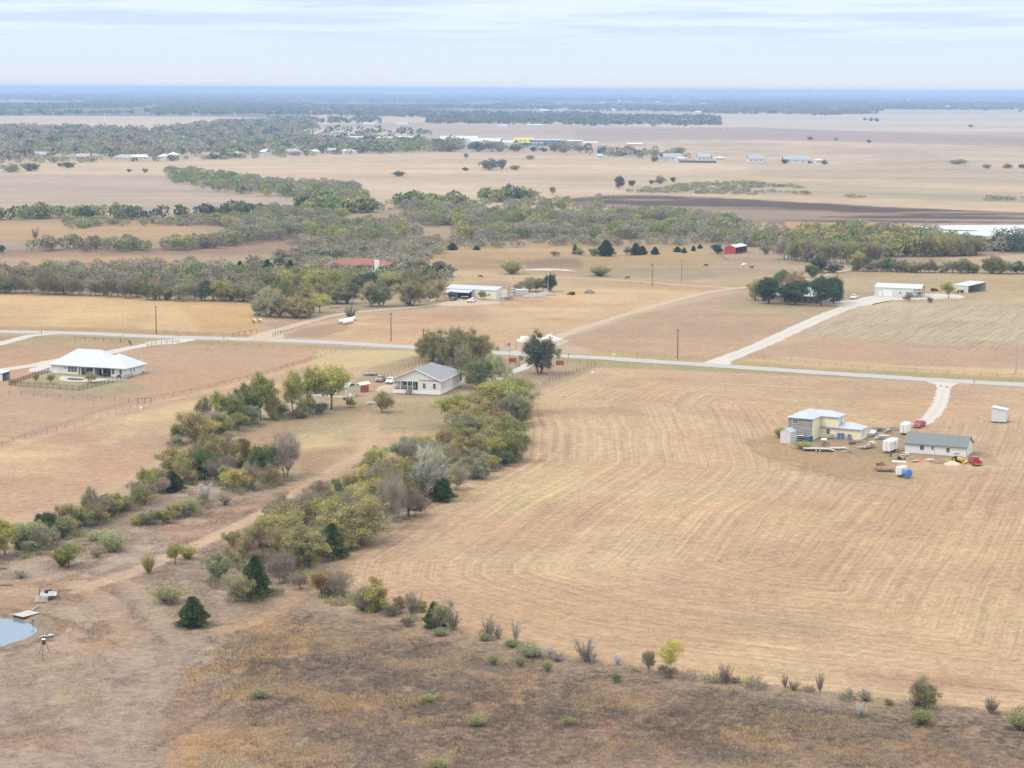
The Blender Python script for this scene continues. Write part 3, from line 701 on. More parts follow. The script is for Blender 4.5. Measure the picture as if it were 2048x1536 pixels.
def skeleton(r, mb, cl, H, tr, split=.3, stems=1, lean=.25, rr=.5):
    st = []
    for s in range(stems):
        a = r.uniform(0, 6.28); off = (.35 if stems > 1 else 0)
        b0 = Vector((math.cos(a) * off, math.sin(a) * off, -.15)); top = Vector((math.cos(a) * off * 2.2 + r.uniform(-.2, .2), math.sin(a) * off * 2.2 + r.uniform(-.2, .2), H * split))
        mb.tube(b0, top, tr, tr * .72, 7); st.append(top)
    limbs = []
    for k in range(7 + stems):
        a = k * 2.4 + r.uniform(-.4, .4); t = st[k % stems]
        e = t + Vector((math.cos(a) * H * r.uniform(.1, .24), math.sin(a) * H * r.uniform(.1, .24), H * r.uniform(.12, .34)))
        mb.tube(t, e, tr * .5, tr * .3, 5); limbs.append(e)
    for c in cl:
        c = Vector(c); l = min(limbs, key=lambda q: (q - c).length + (max(0, q.z - c.z)) * 1.5)
        mid = l.lerp(c, .5) + Vector((r.uniform(-.3, .3), r.uniform(-.3, .3), .2))
        mb.tube(l, mid, tr * .2, tr * .13, 3); mb.tube(mid, c, tr * .13, tr * .05, 3)
def proto(kind, seed):
    """returns trunk mesh, crown mesh; built 8 m tall and 8 m wide (cedar 5 x 4)"""
    r = np.random.RandomState(seed); H = W = 8.0; tm = MB(); parts = []; lv = []; slots = []
    def add(vf, s):
        parts.append(vf); m = len(vf[1]); slots.append(np.full(m, s)); lv.append(r.uniform(0, 1, m))
    if kind in ('broad', 'open', 'low', 'big'):
        zc, rz = {'big': (.50, .50), 'broad': (.58, .42), 'open': (.62, .38), 'low': (.48, .50)}[kind]
        nc = {'big': 170, 'broad': 58, 'open': 46, 'low': 60}[kind]; per = {'big': 75, 'broad': 150, 'open': 115, 'low': 135}[kind]
        cl = clusters(r, nc, H, W, zc, rz)
        skeleton(r, tm, cl, H, .2, .28 if kind != 'low' else .12, 1 if kind != 'low' else 4) if kind != 'big' else skeleton(r, tm, cl, H, .2, .12, 3)
        p = np.repeat(cl, per, 0) + r.normal(size=(nc * per, 3)) * np.array([.55, .55, .42]) * (.55 if kind == 'big' else 1); p[:, 2] = np.maximum(p[:, 2], .1)
        add(leaf_tris(r, p, .175 if kind != 'big' else .12), 0)
        k = nc * 16; o = cl[r.randint(0, nc, k)]; d = rand_dirs(r, k, .4) + (o - [0, 0, H * .4]) * .12; d /= np.linalg.norm(d, axis=1)[:, None]
        add(twig_tris(r, o + r.normal(size=(k, 3)) * .3, d, r.uniform(.6, 1.4, k), .05), 1)
    elif kind == 'dense':
        nc, per = 90, 150; cl = clusters(r, nc, H, W, .50, .50, .3)
        skeleton(r, tm, cl[:25], H, .26, .2)
        p = np.repeat(cl, per, 0) + r.normal(size=(nc * per, 3)) * np.array([.55, .55, .42]) * (.55 if kind == 'big' else 1); p[:, 2] = np.maximum(p[:, 2], .7)
        add(leaf_tris(r, p, .19), 0)
    elif kind in ('bare', 'mix'):
        nc = 64; cl = clusters(r, nc, H, W, .56, .42, .5)
        skeleton(r, tm, cl, H, .17, .16, 3, rr=.6)
        k = nc * 75; o = cl[r.randint(0, nc, k)] + r.normal(size=(k, 3)) * .45
        base = np.array([0, 0, H * .22]); d = (o - base); d /= np.linalg.norm(d, axis=1)[:, None]
        d = d + rand_dirs(r, k, .35) * .75; d /= np.linalg.norm(d, axis=1)[:, None]
        add(twig_tris(r, o - d * .5, d, r.uniform(.5, 1.5, k), .055), 1)
        if kind == 'mix':
            nl = 3200; sel = cl[r.choice(nc, 34)]
            p = sel[r.randint(0, 34, nl)] + r.normal(size=(nl, 3)) * .55
            add(leaf_tris(r, p, .16), 0)
    elif kind == 'cedar':
        H, W = 5.0, 4.0
        n = 5200; z = r.uniform(0, 1, n) ** 1.1; a = r.uniform(0, 6.283, n)
        ring = np.sin(a * 5 + z * 9) * .12 + np.sin(a * 3 - z * 14 + 1) * .12 + np.sin(z * 30 + a * 2) * .06
        rad = W / 2 * np.clip(1 - (np.clip(z - .14, 0, 1) / .88) ** 1.7, .02, 1) * (.84 + ring * 1.9) * r.uniform(.82, 1.03, n) * np.where(z < .1, .6 + 4 * z, 1)
        p = np.stack([np.cos(a) * rad, np.sin(a) * rad, z * H + .1], 1)
        d = np.stack([np.cos(a), np.sin(a), np.full(n, .35)], 1) + rand_dirs(r, n) * .5; d /= np.linalg.norm(d, axis=1)[:, None]
        add(twig_tris(r, p - d * .15, d, r.uniform(.25, .75, n), .19), 0)
        tm.tube((0, 0, -.1), (0, 0, H * .9), .12, .03, 6)
        core = MB().loft([[(math.cos(i * PI / 4) * W * .5 * q * .62, math.sin(i * PI / 4) * W * .5 * q * .62, zz * H) for i in range(8)] for zz, q in ((.06, .7), (.25, 1), (.55, .85), (.8, .5), (.93, .06))])
        V = np.array(core.v); T = []
        for f in core.f:
            for i in range(1, len(f) - 1): T.append((f[0], f[i], f[i + 1]))
        T = np.array(T); V2 = V[T.ravel()]; add((V2, np.arange(len(V2)).reshape(-1, 3)), 0); lv[-1][:] = 0
    elif kind == 'spray':                       # upright whippy weeds and saplings, 8 tall 8 wide
        n = 1500; a = r.uniform(0, 6.283, n); q = r.uniform(0, 1, n) ** .7
        d = np.stack([np.cos(a) * q * 1.1, np.sin(a) * q * 1.1, np.full(n, .85)], 1); d /= np.linalg.norm(d, axis=1)[:, None]
        s0 = r.uniform(0, .62, n)[:, None] * H
        p = d * s0 + r.normal(size=(n, 3)) * .2; p[:, 2] = np.maximum(p[:, 2], .02)
        add(twig_tris(r, p, d + rand_dirs(r, n) * .2, r.uniform(.8, 2.4, n), .16), 0)
        pl = d * (r.uniform(.15, .9, n)[:, None] * H) + r.normal(size=(n, 3)) * .5; pl[:, 2] = np.maximum(pl[:, 2], .1)
        add(leaf_tris(r, pl, .3), 0)
        for i in range(9):
            a = i * .7; tm.tube((math.cos(a) * .2, math.sin(a) * .2, -.1), (math.cos(a) * 2.0 * r.uniform(.5, 1), math.sin(a) * 2.0 * r.uniform(.5, 1), H * r.uniform(.5, .8)), .07, .02, 4)
    elif kind == 'twiggy':                      # small leafless sapling
        n = 3000; st = 20
        for i in range(st):
            a = i * 2.4; tip = (math.cos(a) * r.uniform(.8, 3.8), math.sin(a) * r.uniform(.8, 3.8), H * r.uniform(.4, .9)); tm.tube((math.cos(a) * .2, math.sin(a) * .2, -.1), tip, .05, .02, 4)
            k = n // st; tt = r.uniform(.25, 1, k)[:, None]; p = np.array([[0, 0, 0]]) * (1 - tt) + np.array([tip]) * tt
            d = rand_dirs(r, k, .5) + np.array([math.cos(a) * .3, math.sin(a) * .3, 0]); d /= np.linalg.norm(d, axis=1)[:, None]
            add(twig_tris(r, p, d, r.uniform(.6, 1.9, k), .06), 1)
    V, Fc = cat_(parts); sl_ = np.concatenate(slots)
    cm = npmesh('crown_' + kind, V, Fc, [LM['olive'], TW], fattrs={'lv': np.concatenate(lv)})
    cm.polygons.foreach_set('material_index', sl_.astype(np.int32)); cm.update()
    return tm.mesh('trunk_' + kind, BARK, True), cm, H, W
PR = {}
for kd, n_ in (('broad', 4), ('open', 3), ('low', 3), ('big', 3), ('dense', 3), ('bare', 4), ('mix', 4), ('cedar', 3), ('spray', 2), ('twiggy', 3)):
    PR[kd] = [proto(kd, 100 + 17 * i + len(kd)) for i in range(n_)]
ORD = ['', 'first', 'second', 'third', 'fourth', 'fifth', 'sixth', 'seventh', 'eighth', 'ninth', 'tenth', 'eleventh', 'twelfth', 'thirteenth', 'fourteenth', 'fifteenth', 'sixteenth', 'seventeenth', 'eighteenth', 'nineteenth', 'twentieth']
TENS = {2: 'twenty', 3: 'thirty', 4: 'forty', 5: 'fifty', 6: 'sixty', 7: 'seventy', 8: 'eighty', 9: 'ninety'}
TENTH = {3: 'thirtieth', 4: 'fortieth', 5: 'fiftieth', 6: 'sixtieth', 7: 'seventieth', 8: 'eightieth', 9: 'ninetieth'}
def ordw(n):
    if n <= 20: return ORD[n]
    a, b = divmod(n, 10)
    if b == 0: return TENTH[a]
    return TENS[a] + '-' + ORD[b]
# look code: shape, leaf scheme, twig material, bark, words, name
LOOK = {
 'olive': ('broad', 'olive', TW, BARK, 'olive green', 'tree'), 'yel': ('open', 'yel', TW, BARK, 'yellow green', 'tree'),
 'gold': ('low', 'gold', TWB, BARK, 'golden olive', 'tree'), 'green': ('broad', 'green', TW, BARK, 'fresh green', 'tree'),
 'oak': ('dense', 'oak', TW, BARK, 'dark green', 'tree'), 'dgreen': ('dense', 'green', TW, BARK, 'deep green', 'tree'),
 'ced': ('cedar', 'cedar', TW, BARK, 'dark cedar', 'cedar'), 'bare': ('bare', 'olive', TW, GBARK, 'bare grey', 'tree'),
 'bbare': ('bare', 'olive', TWB, BARK, 'bare brown', 'tree'), 'mix': ('mix', 'olive', TW, GBARK, 'half bare olive', 'tree'),
 'gmix': ('mix', 'gold', TWB, GBARK, 'half bare golden', 'tree'), 'rust': ('low', 'rust', TWB, BARK, 'rusty brown', 'tree'),
 'bright': ('open', 'bright', TWW, WBARK, 'bright yellow', 'tree'), 'lime': ('spray', 'lime', TWW, GBARK, 'lime green', 'shrub'),
 'gspray': ('spray', 'gold', TWB, GBARK, 'golden', 'shrub'), 'pspray': ('spray', 'pale', TW, GBARK, 'pale grey green', 'shrub'),
 'twig': ('twiggy', 'olive', TW, GBARK, 'leafless grey', 'shrub'), 'wtwig': ('twiggy', 'olive', TWW, WBARK, 'leafless white', 'shrub'),
 'pale': ('low', 'pale', TW, GBARK, 'pale grey green', 'tree'), 'lowo': ('low', 'olive', TWB, BARK, 'bushy olive', 'tree'),
 'wmix': ('mix', 'pale', TWW, WBARK, 'pale limbed', 'tree'), 'doak': ('broad', 'oak', TW, BARK, 'dark green', 'tree'),
 'doak2': ('dense', 'oak2', TW, BARK, 'big dark green', 'tree'), 'lowoak': ('low', 'oak', TW, BARK, 'dark green', 'tree'), 'lowpale': ('low', 'pale', TW, GBARK, 'dusty green', 'tree'),
 'opale': ('broad', 'pale', TW, GBARK, 'dusty green', 'tree'),
}
def tree_at(px, py, hp, wp, look, label, group, simple=False, seed=None):
    shp, sch, tw, bk, words, nm = LOOK[look]
    r = random.Random(int(px * 13 + py * 7) if seed is None else seed)
    s = SC(px, py); g = G(px, py)
    if shp in ('low', 'broad') and wp / s > 7.0: shp = 'big'
    tmesh, cmesh, H, W = r.choice(PR[shp])
    sz = hp / s / H * 1.04; sx = wp / s / W * 1.14
    name = ('cedar_tree' if nm == 'cedar' else 'shrub' if nm == 'shrub' else 'bare_tree' if shp == 'bare' else 'tree')
    if nm != 'shrub' and hp / s < 5.2: name = 'bush'
    root = thing(name, label, 'shrub' if nm == 'shrub' else 'bush' if name == 'bush' else 'tree', g, r.uniform(0, 6.28), group)
    for n_, me in (('trunk', tmesh), ('crown', cmesh)):
        o = put(n_, me, root, scl=(sx, sx, sz))
        if n_ == 'crown':
            for i, q in ((0, LM[sch]), (1, tw)):
                o.material_slots[i].link = 'OBJECT'; o.material_slots[i].material = q
        elif bk is not BARK:
            o.material_slots[0].link = 'OBJECT'; o.material_slots[0].material = bk
    return root
def tree_row(place, group, specs):
    """every tree of a row, named by how it looks and by its rank from the left among its look-alikes"""
    by = {}
    for s in specs: by.setdefault(LOOK[s[4]][4:6] + (s[2] / SC(s[0], s[1]) < 5.2 and LOOK[s[4]][5] != 'shrub',), []).append(s)
    for (words, nm, low_), L in by.items():
        L.sort(key=lambda s: s[0])
        kind = 'shrub' if nm == 'shrub' else 'bush' if low_ else 'tree'
        for i, s in enumerate(L):
            lab = (f'only {words} {kind} ' if len(L) == 1 else f'leftmost {words} {kind} ' if i == 0 else f'rightmost {words} {kind} ' if i == len(L) - 1 else f'{ordw(i + 1)} {words} {kind} from the left ') + place
            tree_at(*s[:5], lab.replace('  ', ' '), group)
def fill(poly, n, seed, clump=30, thr=.0, ysc=1.0):
    r = np.random.RandomState(seed); W = [tuple(G(*p)[:2]) for p in poly]; xs = [a[0] for a in W]; ys = [a[1] for a in W]; out = np.zeros((0, 2))
    while len(out) < n:
        p = np.stack([r.uniform(min(xs), max(xs), n * 3), r.uniform(min(ys), max(ys), n * 3)], 1)
        s = sdf(p[:, 0], p[:, 1], W); k = (s > 0)
        if thr: k &= fbm(p[:, 0], p[:, 1] * ysc, clump, seed, 3) > thr
        out = np.concatenate([out, p[k]])
    return out[:n]
def fillin(poly, n, looks, h, w, seed, keep=()):
    r = np.random.RandomState(seed); out = []; K = [G(q[0], q[1]) for q in keep]; t = 0
    P_ = fill(poly, n * 14, seed)
    for p in P_:
        v = Vector((p[0], p[1], 0)); t += 1
        if all((v - k).length > 2.6 for k in K):
            K.append(v); x, y = project(np.array([[p[0], p[1], 0.0]])); s = r.uniform(.65, 1.25)
            out.append((float(x[0]), float(y[0]), h * s, w * s * r.uniform(.9, 1.3), looks[r.randint(len(looks))]))
            if len(out) >= n: break
    return out
tree_row('in the row before the mobile home', 'trees in the row before the mobile home', [
 (663, 819, 90, 80, 'yel'), (617, 821, 78, 52, 'yel'), (585, 835, 90, 50, 'yel'), (544, 838, 60, 38, 'gold'), (521, 842, 88, 54, 'yel'),
 (497, 840, 72, 42, 'green'), (468, 856, 72, 48, 'olive'), (440, 850, 64, 42, 'yel'), (410, 842, 48, 34, 'mix'), (352, 886, 46, 32, 'gold'),
 (382, 887, 70, 58, 'gmix'), (421, 868, 50, 46, 'bare'), (445, 870, 42, 42, 'lowo'), (478, 862, 36, 36, 'olive'), (640, 828, 24, 24, 'oak'), (560, 832, 26, 30, 'pale'), (600, 836, 20, 30, 'gmix')]
 + fillin([(340, 880), (420, 850), (520, 836), (640, 820), (640, 830), (520, 846), (430, 872), (350, 895)], 12, ['lowo', 'gmix', 'pale', 'gold', 'yel'], 34, 34, 201))
tree_row('in the clump left of the track', 'trees in the clump left of the track', [
 (345, 952, 56, 54, 'gold'), (372, 960, 62, 50, 'lowo'), (409, 958, 56, 54, 'dgreen'), (421, 942, 78, 72, 'lowo'), (456, 944, 74, 50, 'gmix'), (482, 935, 60, 42, 'rust'),
 (525, 966, 80, 48, 'green'), (505, 978, 56, 38, 'bare'), (570, 954, 88, 74, 'bare'), (476, 981, 54, 52, 'gold'), (450, 970, 36, 30, 'yel'), (343, 981, 36, 46, 'ced'), (540, 972, 44, 36, 'gmix')]
 + fillin([(330, 950), (420, 925), (500, 920), (590, 950), (540, 970), (470, 978), (330, 972)], 14, ['lowo', 'gold', 'gmix', 'yel', 'bare'], 44, 42, 202))
tree_row('along the hedge left of the pond', 'trees along the hedge left of the pond', [
 (-30, 1118, 66, 54, 'yel'), (10, 1110, 66, 54, 'yel'), (49, 1098, 64, 54, 'pale'), (74, 1087, 44, 34, 'yel'), (90, 1074, 54, 38, 'oak'), (110, 1070, 30, 32, 'pale'), (131, 1060, 56, 42, 'gmix'),
 (160, 1056, 44, 36, 'yel'), (181, 1040, 66, 34, 'mix'), (197, 1038, 44, 36, 'gold'), (215, 1033, 46, 40, 'lowo'), (238, 1025, 32, 28, 'lowo'), (278, 1003, 36, 36, 'yel'), (294, 998, 58, 42, 'yel'),
 (312, 984, 48, 36, 'gold'), (300, 978, 44, 40, 'gold'), (322, 978, 40, 34, 'lowo')]
 + fillin([(-40, 1122), (60, 1088), (160, 1050), (260, 1012), (320, 980), (325, 988), (270, 1020), (160, 1062), (60, 1104), (-40, 1130)], 22, ['lowo', 'yel', 'gmix', 'pale', 'gold', 'bare'], 38, 40, 205))
tree_row('among the weeds above the pond', 'bushes among the weeds above the pond', [
 (277, 1049, 26, 32, 'gspray'), (300, 1048, 30, 38, 'pale'), (325, 1046, 32, 38, 'lowo'), (345, 1036, 36, 38, 'gold'), (377, 1032, 40, 40, 'pale'), (409, 1002, 42, 38, 'wtwig'),
 (225, 1103, 46, 42, 'pspray'), (137, 1134, 46, 56, 'yel'), (125, 1133, 40, 30, 'gspray'), (193, 1115, 26, 30, 'twig'), (297, 1146, 44, 22, 'gspray'), (350, 1130, 44, 34, 'yel'), (375, 1118, 34, 28, 'gspray'),
 (336, 1206, 40, 48, 'lime'), (42, 1156, 18, 30, 'twig'), (386, 1253, 57, 50, 'ced'), (340, 1212, 24, 20, 'twig'), (200, 1080, 22, 44, 'pspray'), (450, 1010, 26, 40, 'twig')])
tree_row('in the hedgerow by the hay field', 'trees in the hedgerow by the hay field', [
 (510, 1195, 80, 50, 'ced'), (474, 1204, 56, 54, 'mix'), (435, 1161, 56, 54, 'pale'), (468, 1095, 40, 34, 'gold'), (492, 1121, 52, 44, 'gmix'), (562, 1167, 62, 66, 'bare'), (611, 1134, 94, 92, 'lowo'),
 (530, 1105, 46, 44, 'bbare'), (545, 1072, 54, 50, 'gold'), (576, 1040, 52, 54, 'pale'), (612, 1050, 62, 72, 'bare'), (712, 1086, 108, 126, 'lowo'), (664, 1116, 66, 50, 'ced'), (704, 1100, 26, 30, 'gold'),
 (677, 990, 32, 22, 'green'), (732, 990, 58, 38, 'bright'), (644, 1190, 62, 66, 'rust'), (677, 1196, 56, 52, 'bare'), (752, 1223, 68, 56, 'gold'), (728, 1221, 50, 38, 'bare'), (781, 1058, 112, 62, 'bare'),
 (655, 1040, 60, 56, 'gmix'), (640, 1085, 50, 44, 'mix'), (740, 1020, 46, 38, 'oak'), (700, 985, 46, 40, 'gold'), (752, 925, 34, 24, 'gold'), (817, 1000, 74, 54, 'gold'), (817, 1033, 64, 64, 'bbare'), (832, 1030, 30, 32, 'olive'),
 (789, 1043, 92, 58, 'bare'), (768, 1000, 80, 66, 'mix'), (856, 1000, 104, 92, 'wmix'), (881, 1002, 50, 44, 'ced'), (912, 980, 52, 50, 'mix'), (700, 1050, 62, 60, 'bare'), (735, 1062, 50, 44, 'bbare'),
 (590, 1100, 50, 46, 'bare'), (520, 1140, 44, 46, 'bbare'), (455, 1130, 38, 34, 'gmix'), (842, 965, 50, 52, 'bbare'), (800, 950, 40, 46, 'gmix'), (520, 1090, 36, 30, 'mix'), (600, 1178, 30, 40, 'bbare')]
 + fillin([(440, 1170), (480, 1110), (560, 1040), (660, 980), (760, 940), (880, 900), (960, 930), (900, 985), (790, 1045), (690, 1105), (600, 1160), (500, 1200)], 46, ['lowo', 'gold', 'gmix', 'gmix', 'pale', 'bare', 'mix', 'yel', 'olive', 'bbare'], 52, 48, 203))
tree_row('in the round thicket by the field', 'trees in the round thicket by the field', [
 (905, 852, 60, 64, 'yel'), (944, 862, 62, 52, 'gold'), (992, 838, 74, 96, 'yel'), (1022, 852, 68, 54, 'pale'), (1000, 862, 52, 58, 'rust'), (910, 916, 58, 58, 'rust'), (940, 896, 42, 54, 'pale'),
 (983, 920, 66, 74, 'lowo'), (1028, 924, 68, 54, 'lowo'), (1004, 932, 32, 36, 'oak'), (950, 957, 60, 64, 'pale'), (981, 942, 34, 34, 'gold'), (1020, 890, 56, 54, 'olive'), (960, 880, 54, 54, 'olive'), (925, 880, 40, 46, 'gold'),
 (975, 840, 60, 50, 'olive'), (900, 935, 40, 46, 'gmix'), (1015, 800, 30, 40, 'olive')]
 + fillin([(890, 860), (940, 830), (1040, 800), (1046, 900), (980, 945), (900, 930)], 16, ['lowo', 'gold', 'yel', 'pale', 'olive'], 54, 52, 204))
tree_row('near the beige house', 'trees near the beige house', [
 (862, 722, 62, 58, 'lowo'), (884, 728, 70, 62, 'lowo'), (914, 738, 82, 62, 'lowo'), (944, 730, 76, 62, 'lowo'), (928, 747, 56, 34, 'mix'), (968, 722, 50, 40, 'lowo'), (955, 777, 68, 62, 'green'), (990, 766, 54, 46, 'opale'), (938, 815, 26, 40, 'twig'), (918, 812, 22, 26, 'pale'),
 (766, 825, 42, 38, 'gmix'), (766, 824, 30, 26, 'yel'), (912, 700, 46, 30, 'bare'), (845, 715, 36, 26, 'rust'), (700, 815, 20, 22, 'olive')])
tree_at(1078, 747, 88, 70, 'doak', 'large dark green tree standing alone beside the front gate', None)
tree_row('between the weeds and the hay field', 'bushes between the weeds and the hay field', [
 (826, 1236, 58, 38, 'twig'), (843, 1224, 24, 26, 'gold'), (868, 1256, 50, 34, 'ced'), (882, 1259, 62, 48, 'mix'), (906, 1258, 36, 38, 'twig'), (978, 1276, 48, 30, 'twig'), (996, 1278, 34, 26, 'twig'), (1031, 1286, 54, 22, 'wtwig'),
 (986, 1330, 28, 20, 'lime'), (1040, 1333, 24, 18, 'lime'), (1095, 1343, 28, 18, 'lime'), (1170, 1323, 52, 50, 'twig'), (1184, 1328, 28, 12, 'wtwig'), (1232, 1364, 16, 18, 'green'), (1298, 1346, 48, 26, 'mix'),
 (1450, 1366, 42, 34, 'twig'), (1570, 1375, 30, 18, 'twig'), (1640, 1386, 44, 20, 'twig'), (1850, 1416, 62, 58, 'mix'), (1843, 1448, 36, 38, 'lime'), (1722, 1433, 30, 34, 'wtwig'), (1983, 1426, 36, 34, 'twig'),
 (2040, 1458, 42, 46, 'lime'), (855, 1403, 16, 26, 'lime'), (952, 1451, 26, 36, 'lime'), (1137, 1449, 18, 22, 'lime'), (520, 1396, 22, 34, 'pspray'), (820, 1215, 34, 28, 'twig'), (800, 1226, 34, 30, 'gmix'), (1700, 1394, 26, 14, 'wtwig'),
 (1235, 1330, 26, 24, 'wtwig'), (1100, 1316, 26, 24, 'wtwig'), (875, 1536, 22, 34, 'lime')]
 + fillin([(700, 1192), (860, 1240), (1020, 1288), (1350, 1345), (1700, 1396), (2060, 1436), (2060, 1450), (1700, 1408), (1340, 1362), (1000, 1304), (840, 1262), (690, 1212)], 18, ['twig', 'twig', 'pspray', 'mix', 'bbare'], 20, 28, 206))
tree_at(1341, 1349, 74, 44, 'bright', 'bright yellow tree alone at the lower edge of the hay field', None)
tree_row('by the tan driveway', 'trees by the tan driveway', [
 (538, 633, 62, 52, 'pale'), (518, 631, 38, 34, 'pale'), (573, 612, 54, 34, 'yel'), (593, 636, 44, 62, 'gold'), (618, 632, 36, 36, 'olive'), (640, 626, 38, 42, 'yel'), (674, 608, 46, 46, 'olive'), (696, 607, 48, 50, 'green'),
 (742, 613, 52, 36, 'olive'), (762, 613, 54, 46, 'green'), (822, 611, 52, 56, 'olive'), (863, 602, 44, 34, 'olive'), (878, 588, 34, 32, 'rust'), (700, 640, 30, 30, 'twig'), (560, 634, 40, 40, 'lowo'), (545, 618, 44, 40, 'gold'), (612, 612, 50, 44, 'lowo'), (650, 606, 50, 46, 'lowo')])
tree_row('around the ranch house with white roof', 'trees around the ranch house with white roof', [
 (1512, 600, 42, 36, 'olive'), (1537, 607, 56, 46, 'doak2'), (1589, 609, 50, 52, 'doak2'), (1642, 612, 56, 44, 'doak2'), (1667, 607, 54, 46, 'doak2'), (1592, 590, 48, 54, 'rust'), (1565, 572, 30, 34, 'dgreen'), (1624, 556, 28, 24, 'dgreen'),
 (1638, 546, 30, 34, 'oak'), (1667, 546, 18, 28, 'oak'), (1897, 597, 32, 34, 'yel'), (1818, 604, 20, 18, 'bbare'), (1860, 605, 12, 12, 'rust'), (1634, 596, 36, 34, 'oak')])
# wide belts: front ranks as single trees
def rank(pts, n, looks, h, w, seed, jit=6):
    r = random.Random(seed); out = []
    for i in range(n):
        t = (i + r.uniform(.2, .8)) / n * (len(pts) - 1); k = min(int(t), len(pts) - 2); f = t - k
        x = pts[k][0] * (1 - f) + pts[k + 1][0] * f; y = pts[k][1] * (1 - f) + pts[k + 1][1] * f - r.uniform(0, jit)
        s = r.uniform(.75, 1.2); out.append((x, y, h * s, w * s * r.uniform(.85, 1.2), r.choice(looks)))
    return out
tree_row('in the belt behind the golden field', 'front trees of the belt behind the golden field',
 rank([(-20, 588), (180, 594), (360, 603), (520, 606)], 38, ['bare', 'bbare', 'mix', 'mix', 'lowo', 'opale', 'bare', 'gold', 'oak', 'pale'], 40, 32, 5, 5))
tree_row('in the grove below the red roof', 'trees in the grove below the red roof',
 rank([(520, 590), (700, 588), (880, 580)], 20, ['olive', 'mix', 'pale', 'lowo', 'oak', 'yel'], 38, 38, 8, 10) +
 [(935, 552, 0, 0, 'ced')][:0] + [(882, 554, 22, 18, 'ced'), (905, 500, 14, 18, 'ced'), (845, 545, 28, 30, 'mix'), (480, 548, 24, 18, 'ced'), (535, 544, 24, 18, 'ced'), (580, 548, 26, 20, 'ced'), (410, 546, 18, 16, 'ced')])
tree_row('in the hedge behind the metal barns', 'trees in the hedge behind the metal barns',
 rank([(1705, 543), (1850, 546), (2060, 549)], 26, ['pale', 'mix', 'lowo', 'oak', 'mix', 'opale', 'bare'], 25, 24, 12, 2) + [(1715, 542, 38, 32, 'yel'), (1925, 546, 30, 34, 'olive'), (1985, 547, 36, 36, 'lowo')])
tree_row('in the wood beyond the horse paddock', 'front trees of the wood beyond the horse paddock',
 rank([(1565, 520), (1650, 526), (1760, 530)], 16, ['gmix', 'lowo', 'bare', 'yel', 'lowo', 'mix'], 42, 30, 14, 2) +
 rank([(1700, 512), (1850, 516), (1960, 510)], 20, ['yel', 'lowo', 'gold', 'olive', 'lowo', 'mix'], 38, 34, 15, 4))
tree_row('on the brown pasture behind', 'cedars and bushes on the brown pasture behind', [
 (1212, 512, 30, 28, 'ced'), (1188, 512, 20, 20, 'pale'), (1160, 510, 14, 22, 'pale'), (1150, 508, 18, 10, 'ced'), (1255, 510, 16, 20, 'bbare'), (1272, 510, 22, 20, 'ced'), (1285, 509, 16, 16, 'ced'), (1310, 509, 14, 14, 'ced'), (1355, 504, 10, 14, 'ced'), (1368, 506, 10, 10, 'ced'),
 (1387, 502, 10, 8, 'ced'), (1400, 497, 8, 9, 'ced'), (1435, 508, 20, 20, 'oak'), (1489, 486, 22, 18, 'ced'), (1530, 508, 20, 22, 'pale'), (1110, 512, 10, 24, 'bbare'), (1024, 548, 34, 36, 'lime'), (1200, 552, 24, 34, 'lime'), (953, 500, 8, 12, 'ced'), (965, 492, 8, 9, 'ced'), (900, 553, 24, 20, 'pale')])
tree_row('in the bushes behind the cream shop', 'trees behind the cream metal shop', [
 (1058, 584, 30, 30, 'mix'), (1072, 583, 26, 30, 'green'), (1086, 583, 28, 28, 'olive'), (1100, 583, 36, 24, 'oak'), (1040, 582, 20, 20, 'bbare'), (905, 600, 16, 22, 'oak'), (965, 600, 18, 14, 'olive')])
tree_row('on the pale open fields', 'lone trees on the pale open fields', [
 (980, 340, 24, 40, 'lowoak'), (1004, 338, 20, 20, 'lowoak'), (931, 342, 8, 14, 'lowoak'), (1030, 340, 10, 20, 'lowpale'), (797, 353, 12, 24, 'lowoak'), (1060, 319, 10, 18, 'lowpale'), (932, 316, 10, 8, 'lowpale'), (290, 345, 10, 12, 'lowpale'), (258, 344, 7, 9, 'lowoak'),
 (1238, 377, 26, 20, 'lowoak'), (1264, 372, 12, 16, 'lowoak'), (1320, 368, 18, 20, 'lowpale'), (1302, 368, 10, 12, 'lowpale'), (1346, 364, 10, 10, 'lowoak'), (1105, 390, 18, 14, 'bare'), (1058, 398, 22, 34, 'lowpale'), (1916, 328, 10, 40, 'lowpale'), (1974, 337, 9, 20, 'lowpale'), (2015, 337, 10, 18, 'lowoak'),
 (2045, 337, 9, 16, 'lowoak'), (1742, 243, 8, 9, 'lowoak'), (1754, 244, 9, 10, 'lowoak'), (1730, 241, 6, 8, 'lowoak'), (1738, 286, 7, 10, 'lowoak'), (1620, 280, 7, 12, 'lowpale'), (1672, 281, 6, 8, 'lowpale'), (1942, 255, 7, 12, 'lowpale'), (136, 336, 12, 26, 'lowoak'), (60, 342, 16, 40, 'lowoak'), (20, 344, 18, 40, 'lowpale'), (119, 333, 7, 8, 'lowoak'),
 (70, 478, 24, 18, 'twig'), (148, 482, 14, 14, 'olive'), (192, 503, 22, 14, 'bbare'), (0, 506, 18, 18, 'dgreen')])

